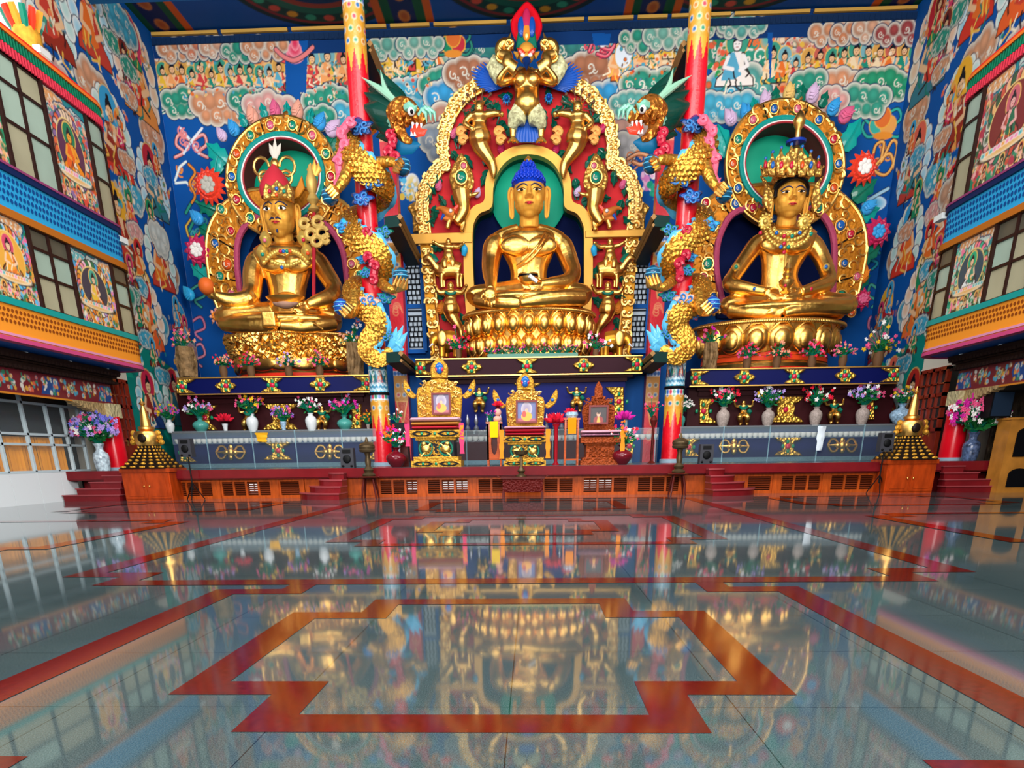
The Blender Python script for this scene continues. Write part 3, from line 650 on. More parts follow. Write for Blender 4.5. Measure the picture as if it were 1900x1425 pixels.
# straight side steps
def side_steps(x0, x1, s, lab):
    t = thing('side_steps', lab, 'steps', ((x0+x1)/2, 26.2, 0), 'maroon steps up to the stage')
    for k in range(4):
        b = MB(); a = x0-s*0; w = (x1-x0)
        xa, xb = (x0+k*.42, x1) if s < 0 else (x0, x1-k*.42)
        b.box(xa, xb, 24.9+k*.13, 25.41, k*.2, k*.2+.17); b.build('step', MARB, t, smooth=False)
        c = MB(); c.box(xa-.03, xb+.03, 24.87+k*.13, 25.41, k*.2+.17, k*.2+.2); c.build('tread', MAT_TREAD, t, smooth=False)
    b = MB(); b.box(x0, x1, 26.24, 26.29, 0, .62); b.build('cheek_wall', MARB, t, smooth=False)
MAT_TREAD = mat('tread_marble', '9a4448', .25)
side_steps(-15.6, -13.7, -1, 'maroon marble steps between white glass partition and left stupa cabinet')
side_steps(13.1, 15.0, 1, 'maroon marble steps between right stupa cabinet and tall wooden cupboard')
# ------------------------------------------------------------------ side walls below the galleries, doors
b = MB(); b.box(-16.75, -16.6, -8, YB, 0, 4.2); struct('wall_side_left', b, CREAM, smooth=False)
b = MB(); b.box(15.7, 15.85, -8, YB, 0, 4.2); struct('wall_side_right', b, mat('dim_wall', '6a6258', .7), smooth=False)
def door(name, X, y0, y1, s, n):
    t = thing(name, None, None, (X, (y0+y1)/2, ZP)); t['kind'] = 'structure'
    d = -s
    f = MB(); xa, xb = sorted((X, X+d*.14))
    for a, c_ in ((y0, y0+.14), (y1-.14, y1), ((y0+y1)/2-.07, (y0+y1)/2+.07)): f.box(xa, xb, a, c_, ZP, 4.0)
    for z in (ZP, 1.9, 3.05, 3.9): f.box(xa, xb, y0, y1, z, z+.12)
    for z in (2.3, 2.68, 3.45): f.box(xa, xb-.03 if d > 0 else xb, y0, y1, z, z+.05)
    for q in (.28, .72): f.box(xa, xb, lerp(y0, y1, q)-.03, lerp(y0, y1, q)+.03, 1.9, 3.95)
    f.build('door_frame', mat('door_wood', '8c2c1a', .4, coat=.3, var=.3, vscale=3), t, smooth=False)
    g = MB(); g.box(X+d*.03, X+d*.06, y0+.1, y1-.1, ZP+.05, 1.95); g.build('door_leaf', mat('door_wood', '8c2c1a', .4), t, smooth=False)
    g = MB(); g.box(X+d*.02, X+d*.04, y0+.1, y1-.1, 1.95, 3.95); g.build('glass', mat('dark_glass', '0c0c10', .08), t, smooth=False)
    g = MB(); g.box(*sorted((X+d*.14, X+d*.18)), (y0+y1)/2-.1, (y0+y1)/2-.05, 1.75, 1.95); g.build('door_handle', GOLDS, t, smooth=False)
door('door_1', XL-.02, 28.0, 29.5, -1, 1)
door('door_2', XR+.02, 28.9, 30.9, 1, 2)
for s, X, y0, y1 in ((-1, XL+.02, 27.2, 29.7), (1, XR-.02, 27.4, 31.0)):
    b = MB(); b.box(min(X, X+s*.5), max(X, X+s*.5), y0, y1, 4.0, 4.45); struct('trim_%d' % (60+s), b, CREAM, smooth=False)
# door strip wall pieces under the mural (left and right of the doors)
# ------------------------------------------------------------------ galleries
DKW = mat('dark_mullion', '2a1512', .45)
GLASS1 = mat('frosted_glass', '9fb3a2', .3, var=.12, vscale=.6)
GLASS2 = mat('amber_glass', 'a8a284', .3, var=.12, vscale=.6)
GLASS3 = mat('dusky_glass', '5a5648', .3, var=.2, vscale=.6)
def plan(s, off=0, y0=15.0):
    X = -13.2 if s < 0 else 12.62; W = XL if s < 0 else XR; ye = 27.75
    P = [(X+s*off, y0)]; R = 1.0
    n = 8
    for i in range(n+1):
        a = PI/2*i/n; P.append((X+s*(R-(R+(-off))*math.cos(a)), ye-R+(R-off)*math.sin(a)))
    P.append((W, ye-off))
    return P
def strip(mb, P, Q, z0, z1):
    """solid strip following plan polyline P (outer face) and Q (inner face)"""
    n = len(P); vs = [(p[0], p[1], z0) for p in P]+[(p[0], p[1], z1) for p in P]+[(p[0], p[1], z0) for p in Q]+[(p[0], p[1], z1) for p in Q]; fs = []
    for i in range(n-1):
        fs += [(i, i+1, n+i+1, n+i), (2*n+i, 3*n+i, 3*n+i+1, 2*n+i+1), (n+i, n+i+1, 3*n+i+1, 3*n+i), (i, 2*n+i, 2*n+i+1, i+1)]
    return mb.add(vs, fs)
def along(P, d):
    for i in range(len(P)-1):
        a = Vector(P[i]); b_ = Vector(P[i+1]); L = (b_-a).length
        if d <= L or i == len(P)-2: return a+(b_-a)*(d/L), (b_-a).normalized()
        d -= L
def length(P): return sum((Vector(P[i+1])-Vector(P[i])).length for i in range(len(P)-1))
def thangka(c, u0, u1, v0, v1, kind):
    w = u1-u0; h = v1-v0; u = (u0+u1)/2; R = c.rng
    c.poly([(u0, v0), (u1, v0), (u1, v1), (u0, v1)], '1a8a90')
    c.poly([(u0, v0), (u1, v0), (u1, v0+h*.45), (u0, v0+h*.5)], {0: 'd86a2a', 1: '3a7a4a', 2: 'd8802a', 3: '2a8a60', 4: '3aa07a'}[kind])
    for i in range(4): c.cloud(u0+w*R.random(), v1-h*.12*R.random()-.1, w*.5, h*.13, ['f0a868', 'bfe0d8', '58b8c0'][i % 3])
    cols = {0: ['e86a3a', 'e8c8a8', 'd84a3a', '8a6a9a', '2a8a7a'], 1: ['e8a040', 'f06a9a', '2a7a4a', '58b8e0', 'e8702a'], 2: ['e8862a', 'f0a840', 'e8702a', '2a7a4a', 'f08ac0', '48a8d8', 'f0e4cc'], 3: ['e8a8a0', 'c8503a', '2a7a5a', '3a5a3a', 'e8b070', 'b03a4a'], 4: ['3ab08a', 'f07a9a', 'e8c070', '1a7a5a', 'a8d8c8', 'f0a060']}[kind]
    for _ in range(7): c.fray(u, v0+h*.45, w, h*.85, 60, cols, w*.035)
    for a in range(30):
        t = 2*PI*a/30; c.ell(u+w*.34*math.cos(t), v0+h*.52+h*.33*math.sin(t), w*.05, None, R.choice(cols), R.choice(['f4e8d8', None, None, R.choice(cols)]), line='20202c')
    c.ell(u, v0+h*.52, w*.3, h*.29, {0: '5a2a4a', 1: 'e8a840', 2: '3a3a4a', 3: '7a2a2a', 4: '2a4a5a'}[kind], line='f0d080')
    c.fig(u, v0+h*.3, h*.48, {0: '0f7a50', 1: 'd84a6a', 2: '4aa890', 3: 'c8606a', 4: '18a878'}[kind], {0: 'f08a1a', 1: 'e87a2a', 2: 'e8762a', 3: 'b84a3a', 4: 'e8ece8'}[kind], {0: 'e8601a', 1: 'f0a030', 2: 'f0c040', 3: '2a6a4a', 4: '2a8a70'}[kind], {0: 'f0a030', 3: 'e8a8a0'}.get(kind, 'f2c8a0'), aura=None)
    c.ell(u, v0+h*.27, w*.36, h*.05, 'e8b060', 'f0e0c0', line='3a2a1a')
    for i in range(12): c.ell(u-w*.34+i*w*.062, v0+h*.3, w*.04, h*.028, R.choice(['f08ab0', '48b0b0', 'f0a040']), 'f8f0e0')
    for q in (-1, 0, 1): c.fig(u+q*w*.27, v0+h*.03, h*.17, R.choice(cols), R.choice(cols), R.choice(cols), aura=None)
def gallery(s):
    side = 'left' if s < 0 else 'right'
    X = -13.2 if s < 0 else 12.62
    t = thing('gallery_balcony', '%s hand overhanging upper gallery with orange and blue lattice bands and framed windows' % side, 'gallery', (X, 22, 4.1))
    P0 = plan(s); L = length(P0)
    def ST(name, z0, z1, o0, o1, m):
        b = MB(); strip(b, plan(s, -o0), plan(s, o1), z0, z1); return b.build(name, m, t, smooth=False)
    # soffit
    b = MB(); n = len(P0); W = -16 if s < 0 else 15.8
    ring_ = P0+[(W, P0[-1][1]), (W, P0[0][1])]; m = nr = len(ring_)
    b.add([(p[0], p[1], 4.12) for p in ring_]+[(p[0], p[1], 4.2) for p in ring_], [tuple(range(m)), tuple(range(2*m-1, m-1, -1))]); b.build('soffit', BLUEP, t, smooth=False)
    for i in range(4):
        l = MB(); l.lathe((X-(-s)*1.1, 20.4+i*2.1, 4.1), [(.09, 0), (.09, .03)], 12); l.build('downlight', mat('lamp_disc', 'c8d4dc', .4, emit=.25), t)
    ST('pink_moulding', 4.1, 4.2, .05, .2, mat('pink_moulding', 'c8487a', .5)); ST('pink_moulding', 4.23, 4.29, .03, .2, mat('pale_pink', 'd890b0', .5))
    ST('orange_band', 4.2, 4.95, 0, .2, mat('orange_plaster', 'f0932c', .55))
    def lattice(z0, z1, m, hole, name, rows):
        b = MB(); d = .2; k = 0; Pp = plan(s, -.015)
        Lp = length(Pp)
        while d < Lp-.15:
            p, tg = along(Pp, d); nrm = Vector((tg.y, -tg.x))*(1 if s < 0 else -1)
            for r in range(rows):
                zc = lerp(z0, z1, (r+.5)/rows); hh = (z1-z0)/rows
                w = .055; off = (d if r % 2 == 0 else d)
                q = p+tg*(.08 if r % 2 else 0)
                vs = [];
                for (da, dz) in ((-w, -hh*.1), (0, -hh*.38), (w, -hh*.1), (w*.9, hh*.2), (0, hh*.4), (-w*.9, hh*.2)):
                    v = q+tg*da; vs.append((v.x, v.y, zc+dz))
                b.add(vs, [(0, 1, 2, 3, 4, 5) if s > 0 else (5, 4, 3, 2, 1, 0)])
            d += .16
        b.build(name, hole, t, smooth=False)
    lattice(4.5, 4.88, None, mat('orange_recess', '8a4210', .7), 'lattice_cutouts', 3)
    ST('teal_rail', 4.95, 5.1, .06, .2, mat('teal_rail', '12938e', .45))
    ST('brown_rail', 6.98, 7.16, .08, .2, mat('brown_orange', 'b0641e', .5))
    ST('blue_band', 7.16, 8.0, .0, .2, mat('sky_blue_plaster', '2a9cd0', .5)); lattice(7.3, 7.95, None, mat('blue_recess', '0a4486', .6), 'lattice_cutouts', 4)
    ST('navy_rail', 8.0, 8.14, .07, .2, DKBLUE); ST('plum_rail', 8.14, 8.2, .09, .2, mat('plum', '8a3a66', .5))
    ST('cornice', 10.72, 11.2, .0, .2, mat('cornice_back', '7a2030', .6)); ST('orange_rail', 11.2, 11.28, .1, .2, mat('rail_orange', 'ef7a28', .5)); ST('red_rail', 11.28, 11.36, .06, .2, REDO)
    for z0, z1, m, nm in ((10.74, 10.96, mat('rib_red', 'c83244', .5), 'red_rib'), (10.97, 11.19, mat('rib_green', '0a6a4a', .5), 'green_rib')):
        b = MB(); d = .05; Pp = plan(s, -.04)
        while d < length(Pp):
            p, tg = along(Pp, d); b.tube([(p.x, p.y, z0), (p.x, p.y, z1)], .04, 6); d += .125
        tag(b.build(nm, m, t), kind='stuff')
    # windows and painted panels; y edges measured on the facade
    if s < 0:
        lo = [('w', 15, 20.2, 3), ('p', 20.2, 22.0, 1), ('w', 22.0, 23.8, 2), ('p', 23.8, 26.05, 2), ('w', 26.05, None, 2)]
        up = [('w', 15, 19.6, 3), ('p', 19.6, 22.0, 3), ('w', 22.0, 24.0, 2), ('p', 24.0, 26.1, 0), ('w', 26.1, None, 2)]
    else:
        lo = [('w', 15, 20.2, 3), ('p', 15.1, 15.2, 1), ('w', 20.2, 24.0, 4), ('p', 24.0, 26.1, 4), ('w', 26.1, None, 2)]
        up = [('w', 15, 20.6, 3), ('w', 20.6, 23.0, 2), ('p', 23.0, 26.05, 3), ('w', 26.05, None, 2)]
    for rows, z0, z1 in ((lo, 5.1, 6.98), (up, 8.2, 10.72)):
        for kind, ya, yb, k in rows:
            da = ya-15.0; db = (yb-15.0) if yb else L-.9
            if kind == 'p' and yb-ya < .5: continue
            if kind == 'p':
                c = Canvas(ya, yb, z0, z1, .022, '1a8a90'); thangka(c, ya, yb, z0, z1, k)
                c.mesh('painted_panel', (X+s*.03, 0, 0), (0, 1, 0), (0, 0, 1), PAINTED, t, flip=(s > 0))
                for y in (ya, yb): b = MB(); b.box(X-.05, X+.05, y-.05, y+.05, z0, z1); b.build('window_post', DKW, t, smooth=False)
                continue
            # frame + panes following the plan
            Pp = plan(s, .03); seg = []
            N_ = 10; f = MB()
            cols_ = [lerp(da, db, i/k) for i in range(k+1)]
            for d in cols_:
                p, tg = along(Pp, d); f.box(p.x-.045, p.x+.045, p.y-.045, p.y+.045, z0, z1)
            zs = [z0, lerp(z0, z1, .42), lerp(z0, z1, .76), z1]
            def sub(o_, d0, d1):
                PP = plan(s, o_); return [tuple(along(PP, min(lerp(d0, d1, i/8), length(PP)-.001))[0]) for i in range(9)]
            for z in zs: strip(f, sub(-.0, da, db), sub(.07, da, db), z-.035, z+.035)
            fr = f.build('window', DKW, t, smooth=False)
            for i in range(k):
                for j in range(3):
                    g = MB(); strip(g, sub(.04, cols_[i], cols_[i+1]), sub(.06, cols_[i], cols_[i+1]), zs[j], zs[j+1])
                    gm = (GLASS3 if j == 2 and z0 < 6 else GLASS1 if (j > 0 or z0 > 6) and (i+j) % 3 else GLASS2)
                    q = g.build('pane', gm, fr, smooth=False)
    # ceiling inside and roof so the block is solid
    m = nr; b = MB(); b.add([(p[0], p[1], 11.3) for p in ring_]+[(p[0], p[1], 11.34) for p in ring_], [tuple(range(m)), tuple(range(2*m-1, m-1, -1))]); b.build('roof_slab', CREAM, t, smooth=False)
gallery(-1); gallery(1)
# ------------------------------------------------------------------ red side columns with carved brackets and painted beams
BR = Canvas(0, 8, 0, .7, .02, '7a1c2c')
for i in range(8):
    u = .6+i*1.0
    if i % 3 == 1: BR.poly([(u-.5, .12), (u-.25, .6), (u+.4, .6), (u+.5, .35), (u+.3, .12)], '0a4a94')
    BR.fray(u, .36, .8, .4, 26, ['f0e8dc', '48a8c8', 'e86a4a', 'e8a840', '2a8a6a'], .06)
BR.poly([(0, 0), (8, 0), (8, .06), (0, .06)], 'e8902a')
def carved_beam(s):
    X = -14.55 if s < 0 else 14.0
    side = 'left' if s < 0 else 'right'
    t = thing('carved_beam', 'dark bracketed cornice and flower painted beam over the %s red column' % side, 'beam', (X, 22, 3.0))
    c = MB()
    for k in range(4): c.box(*sorted((X+s*-.1-k*0, X-s*(.1+.1*k))), 15, 27.0+.1*k, 3.62+k*.12, 3.74+k*.12)
    for i in range(60):
        y = 15.1+i*.2; c.box(*sorted((X, X-s*.42)), y, y+.09, 3.66, 3.74); c.box(*sorted((X, X-s*.5)), y+.05, y+.14, 3.9, 3.98)
    c.build('dentil_cornice', mat('dark_carving', '2c1c18', .6), t, smooth=False)
    b = MB(); b.box(X-.1, X+.1, 15, 27.0, 3.05, 3.62); b.build('beam_core', mat('beam_red', '7a1c2c', .5), t, smooth=False)
    BR.mesh('flower_painting', (X-s*.115, 19, 3.0), (0, 1, 0), (0, 0, 1), PAINTED, t, flip=(s > 0))
    # scalloped bracket
    P = [(27.05, 3.05), (27.05, 2.55), (26.8, 2.5), (26.5, 2.62)]
    for i in range(8): P += [(26.4-i*.24, 2.62+i*.045), (26.28-i*.24, 2.7+i*.045)]
    P += [(24.4, 3.05)]
    n = len(P); bb = MB(); bb.add([(X-.12, p[0], p[1]) for p in P]+[(X+.12, p[0], p[1]) for p in P], [tuple(range(n)), tuple(range(2*n-1, n-1, -1))]+[(i, (i+1) % n, n+(i+1) % n, n+i) for i in range(n)])
    bb.build('bracket', mat('bracket_gold', 'b89a6a', .5, bump=1, bscale=8, fam='voronoi', bdist=.05), t, smooth=False)
    col = thing('red_column', 'plain bright red column under the %s carved beam' % side, 'column', (X, 26.75, ZP), 'red columns by the side doors')
    q = MB(); q.lathe((X, 26.75, ZP+.1), [(.36, 0), (.33, 1.62)], 28); q.build('shaft', RED, col)
    q = MB(); q.lathe((X, 26.75, ZP), [(.42, 0), (.42, .1)], 28); q.build('base', mat('pale_blue_stone', '9ab0c0', .4), col)
    q = MB(); q.box(X-.3, X+.3, 26.4, 27.1, 2.62, 3.05); q.build('capital', mat('capital_cream', 'cabb8e', .5, bump=1, bscale=9, fam='voronoi', bdist=.04), col, smooth=False)
carved_beam(-1); carved_beam(1)
# ------------------------------------------------------------------ glass partition on the left
def partition():
    X = -15.7; t = thing('glass_partition', 'white framed glass partition with white lower panels and orange curtains behind', 'partition', (X, 23.5, 0))
    AL = mat('white_aluminium', 'cfe0e6', .4)
    ys = [18.2, 19.9, 21.3, 22.6, 23.9, 25.1, 26.0, 26.9]
    f = MB()
    for y in ys: f.box(X-.05, X+.05, y-.045, y+.045, .95, 3.6 if y < 24 else 2.95)
    for z in (.95, 1.75, 2.05, 2.95): f.box(X-.05, X+.05, ys[0], ys[-1], z-.035, z+.035)
    f.box(X-.05, X+.05, ys[0], 23.9, 3.55, 3.62); f.build('frame', AL, t, smooth=False)
    for i in range(len(ys)-1):
        if ys[i+1] < 26.1:
            b = MB(); b.box(X-.04, X+.04, ys[i]+.01, ys[i+1]-.01, 0, .95); b.build('lower_panel', mat('white_panel', 'f2f8fa', .3), t, smooth=False)
        g = MB(); g.box(X-.01, X+.01, ys[i]+.04, ys[i+1]-.04, .98, 2.92); g.build('pane', mat('clear_pane', 'dfeef2', .02, alpha=.06, spec=.6), t, smooth=False)
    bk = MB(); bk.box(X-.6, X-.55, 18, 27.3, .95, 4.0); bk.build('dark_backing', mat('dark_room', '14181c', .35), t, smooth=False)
    for i, (a, c_) in enumerate(((19.9, 21.5), (21.6, 23.0), (23.1, 24.5), (24.6, 26.0))):
        m = MB(); n = 40; vs = []; fs = []
        for k in range(n+1):
            y = lerp(a, c_, k/n); x = X-.25+.035*math.sin(k*1.3)+.02*math.sin(k*.37)
            vs += [(x, y, .98), (x, y, 1.98)]
        for k in range(n): fs.append((2*k, 2*k+2, 2*k+3, 2*k+1))
        m.add(vs, fs); tag(m.build('curtain', mat('orange_cloth', 'f09a08', .7)), 'saffron orange curtain panel behind partition glass, %s from the near end' % ['first', 'second', 'third', 'fourth'][i], 'curtain', 'saffron curtains behind the glass partition')
partition()
# outdoor light visible above the left gallery
wn = thing('window_3', None, None, (XL+.03, 21, 11.4)); wn['kind'] = 'structure'
b = MB(); b.box(XL+.01, XL+.03, 21.0, 27.4, 11.4, ZC); b.build('pane', mat('bright_clerestory', 'f4faff', .4, emit=1.6), wn, smooth=False)
for i in range(4): b = MB(); b.box(XL+.03, XL+.1, 21.0+i*2.1-.04, 21.0+i*2.1+.04, 11.4, ZC); b.build('window_frame', mat('frame_pale', 'c8d4d8', .4), wn, smooth=False)
# ------------------------------------------------------------------ gilded statues
BLK = mat('ink', '0a0a12', .4); EYEW = mat('eye_white', 'f4ece2', .35); LIP = mat('lip_red', 'c02a34', .4); BROW = mat('brow_blue', '1c2c5a', .5)
HAIRB = mat('hair_blue', '0a38c0', .4, coat=.2)
def limb(mb, pts, n=12, flat=1.0):
    """pts: (px, py, Y, radius in px)"""
    q = smooth(pts, 4); mb.tube([at(p[0], p[1], p[2]) for p in q], [p[3]*mpp(p[0], p[1], p[2]) for p in q], n, flat)
def gpt(px, py, Y): return at(px, py, Y)
def face(t, px, py, Y, w, h, yaw=0, ears=True, skin=SKING, lip=LIP, wide=0):
    """painted head: px,py face centre; w,h face width/height in px; Y plane of the head centre"""
    k = mpp(px, py, Y); c = at(px, py, Y); W = w*k/2; Hh = h*k/2; R = Matrix.Rotation(yaw, 3, 'Z')
    def q(x, y, z): return c+R@Vector((x*W, y*W, z*Hh))
    m = MB(); m.ell(q(0, 0, .18), (W*1.0, W*1.05, Hh*.84)); m.ell(q(0, -.1, -.3), (W*.9, W*.92, Hh*.6)); m.ell(q(0, -.3, -.72), (W*.4, W*.45, Hh*.26))
    m.ell(q(.5, -.5, -.18), (W*.34, W*.36, Hh*.3)); m.ell(q(-.5, -.5, -.18), (W*.34, W*.36, Hh*.3))
    m.tube([q(0, -.98, .28), q(0, -1.12, .0), q(0, -1.22, -.16)], [W*.1, W*.13, W*.19], 10); m.ell(q(.16, -1.05, -.17), W*.1); m.ell(q(-.16, -1.05, -.17), W*.1)
    m.ell(q(0, -.92, -.42), (W*.26, W*.16, Hh*.08)); m.tube([q(0, .2, -.5), q(0, .3, -1.25)], [W*.6, W*.62], 14)
    for s in (-1, 1): m.ell(q(s*.42, -.84, .12), (W*.24, W*.16, Hh*.1))
    m.blob('head', skin, t, W*.05, 2, .5)
    if ears:
        for s in (-1, 1):
            e = MB(); P = smooth([(0, .42), (.2, .38), (.26, .1), (.2, -.2), (.17, -.6), (.1, -.82), (.0, -.78), (-.02, -.4), (-.02, 0)], 4, True)
            e.tube([q(s*(1.02+a), .1, b) for a, b in P], W*.075, 8, closed=True); e.ell(q(s*1.08, .12, .1), (W*.14, W*.08, Hh*.28)); e.tube([q(s*1.08, .12, 0), q(s*1.06, .12, -.75)], [W*.1, W*.05], 8); e.build('ear', skin, t)
    for s in (-1, 1):
        e = MB(); P = smooth([(-.3, 0), (-.1, .045), (.1, .045), (.3, .0), (.1, -.04+wide*-.03), (-.1, -.045+wide*-.03)], 4, True)
        cc_ = q(s*.42, -1.0, .13); vs = [cc_+R@Vector((0, -.02*W, 0))]+[q(s*.42+a*(1+wide*.15), -.985+abs(s*.42+a)*.12, .13+b*(1+wide)) for a, b in P]
        n = len(P); e.add(vs, [(0, 1+i, 1+(i+1) % n) if s else 0 for i in range(n)]); eb = e.build('eye', EYEW, t)
        i_ = MB(); i_.ell(q(s*.45, -1.0, .12), (W*.1, W*.05, Hh*(.05+.03*wide)), n=12, k=8); i_.build('iris', BLK, eb)
        l = MB(); P = smooth([(-.32, -.01), (-.1, .06), (.1, .06), (.34, .01)], 4); l.tube([q(s*.42+s*a, -1.0+abs(.42+a)*.12, .13+b*(1+wide*.8)) for a, b in P], W*.028, 6); l.build('eyelid_line', BLK, eb)
        l = MB(); P = smooth([(.1, .28), (.3, .38), (.55, .36), (.78, .24)], 4); l.tube([q(s*a, -1.03+a*a*.45, b) for a, b in P], W*.03, 6); l.build('eyebrow', BROW, t)
    l = MB(); P = smooth([(-.27, -.40), (-.1, -.365), (0, -.385), (.1, -.365), (.27, -.40), (.1, -.485), (-.1, -.485)], 4, True); n = len(P)
    l.add([q(0, -1.12, -.43)]+[q(a, -1.06+abs(a)*.4, b) for a, b in P], [(0, 1+i, 1+(i+1) % n) for i in range(n)])
    l.tube([q(-.24, -.99, -.42), q(-.1, -1.1, -.415), (q(.1, -1.1, -.415)), q(.24, -.99, -.42)], W*.03, 6); l.build('lips', lip, t)
    return q, W, Hh
def fingers(mb, tips, r):
    """tips: list of polylines of (px,py,Y)"""
    for P in tips: mb.tube([at(*p) for p in smooth(P, 3)], [r*(1-.25*i/len(P)/3)*mpp(*P[0][:2], P[0][2]) for i in range(len(smooth(P, 3)))], 8)
# --- central figure
def central():
    Y = 33.6; t = thing('buddha_statue', 'gold seated statue with blue curled hair in the central niche, hand touching its knee', 'statue', at(980, 568, Y))
    b = MB()
    limb(b, [(980, 408, Y-.1, 14), (980, 425, Y, 22), (980, 437, Y, 50), (980, 452, Y, 54), (981, 474, Y-.05, 46), (981, 500, Y-.1, 35), (981, 522, Y-.1, 35), (981, 548, Y, 46), (981, 562, Y, 50)], 20, .62)
    b.ell(at(958, 456, Y-.6), (.62, .2, .34)); b.ell(at(1004, 456, Y-.6), (.62, .2, .34))
    limb(b, [(962, 426, Y, 10), (940, 436, Y, 13), (924, 447, Y, 15)]); limb(b, [(998, 426, Y, 10), (1022, 436, Y, 13), (1038, 447, Y, 15)])
    b.ell(at(981, 555, Y-.9), (2.25, 1.1, .3))
    limb(b, [(928, 448, Y, 15), (916, 458, Y-.1, 19), (911, 485, Y-.3, 17), (910, 505, Y-.7, 15), (911, 526, Y-1.35, 11), (910, 540, Y-1.75, 9)])
    limb(b, [(1034, 448, Y, 15), (1045, 458, Y, 18), (1056, 485, Y-.2, 17), (1062, 508, Y-.6, 16), (1052, 522, Y-1.0, 14), (1025, 526, Y-1.4, 11), (1003, 528, Y-1.6, 8)])
    # crossed legs
    limb(b, [(960, 545, Y-.2, 24), (920, 550, Y-.7, 22), (884, 551, Y-.9, 19), (876, 556, Y-1.0, 14)])
    limb(b, [(1000, 545, Y-.2, 24), (1040, 548, Y-.7, 23), (1078, 549, Y-.9, 20), (1088, 555, Y-1.0, 15)])
    limb(b, [(884, 556, Y-1.1, 12), (920, 561, Y-1.5, 12), (960, 563, Y-1.7, 10), (1010, 561, Y-1.5, 8)]); limb(b, [(1082, 552, Y-1.1, 14), (1045, 552, Y-1.5, 14), (1000, 556, Y-1.8, 12), (965, 562, Y-1.9, 7)])
    # robe edge folds
    for dx, dy in ((0, 0), (6, 4)): limb(b, [(1012+dx, 432+dy, Y-.62, 2.5), (998+dx, 455+dy, Y-1.12, 2.5), (978+dx, 478+dy, Y-1.1, 2.5), (958+dx*.3, 494+dy, Y-.85, 2)])
    limb(b, [(975, 536, Y-1.7, 2.5), (968, 550, Y-1.95, 2), (963, 562, Y-2.1, 2)]); limb(b, [(895, 540, Y-1.3, 2), (930, 546, Y-1.75, 2), (965, 552, Y-1.9, 2)])
    # hand over the knee
    b.ell(at(909, 546, Y-1.95), (.25, .13, .22))
    fingers(b, [[(901, 550, Y-2.0), (899.5, 558, Y-2.12), (900, 565, Y-2.1)], [(906.5, 552, Y-2.0), (906, 561, Y-2.15), (906.5, 569, Y-2.13)], [(912, 552, Y-2.0), (912, 562, Y-2.15), (912, 571, Y-2.13)], [(917.5, 551, Y-2.0), (918, 559, Y-2.13), (918, 567, Y-2.11)], [(900, 542, Y-1.9), (894, 548, Y-2.0), (893, 555, Y-2.05)]], 2.4)
    fingers(b, [[(1006, 527, Y-1.6), (992, 526, Y-1.75), (982, 527, Y-1.8)], [(1006, 530, Y-1.65), (992, 530, Y-1.8), (980, 531, Y-1.85)], [(1006, 533, Y-1.65), (994, 534, Y-1.8), (984, 535, Y-1.85)], [(1010, 523, Y-1.5), (1000, 517, Y-1.6), (993, 512, Y-1.65)]], 3.0)
    b.blob('body', GOLD, t, .027, 2, .5)
    q, W, Hh = face(t, 982, 367, Y-.15, 60, 72)
    # curled hair
    h = MB(); c = at(981, 339, Y-.2); k = mpp(981, 345, Y)
    h.ell(c, (30*k, 29*k, 12*k)); h.ell(at(981, 346, Y+.25), (30*k, 24*k, 18*k)); h.ell(at(981, 332, Y-.15), (26*k, 26*k, 14*k)); h.ell(at(980, 316, Y), (14*k, 14*k, 14*k)); h.build('hair', HAIRB, t)
    n = MB()
    for (px, py, rx, rz, rows) in ((981, 339, 30, 12, 8), (981, 346, 30, 18, 8), (981, 332, 26, 14, 8), (980, 316, 14, 14, 7)):
        cc_ = at(px, py, {339: Y-.2, 346: Y+.25, 332: Y-.15, 316: Y-.02}[py])
        for i in range(rows):
            ph = (i+.3)/rows*PI*.5; m = max(5, int(26*math.cos(ph)*rx/29))
            for j in range(m):
                a = 2*PI*(j+.5*(i % 2))/m; p = cc_+Vector((rx*k*math.cos(ph)*math.cos(a), rx*k*math.cos(ph)*math.sin(a), rz*k*math.sin(ph)))
                if p.y < cc_.y+.25: n.ell(p, 2.3*k, n=6, k=5)
    tag(n.build('hair_curl', HAIRB, t), kind='stuff')
    f = MB(); f.lathe(at(980, 306, Y), [(.05, 0), (.13, .05), (.16, .14), (.1, .22), (.03, .28)], 12); f.build('finial', GOLDS, t)
    # bowl
    bo = thing('alms_bowl', 'dark alms bowl with a gold foot held in the lap of the central gold statue', 'bowl', at(980, 530, Y-1.75))
    m = MB(); k = .0225; m.lathe(at(980, 529, Y-1.75), [(.16, 0), (.3, .1), (.36, .26), (.38, .36)], 24); m.build('bowl_body', GOLDS, bo)
    m = MB(); m.lathe(at(980, 513, Y-1.75)-Vector((0, 0, .03)), [(.38, 0), (.39, .06), (.3, .08)], 24); m.build('bowl_mouth', mat('black_gloss', '0a0a10', .15), bo)
    m = MB(); m.tube([at(982, 511, Y-2.15), at(996, 522, Y-2.0)], .07, 8); m.build('spoon_handle', WHITE, bo)
central()
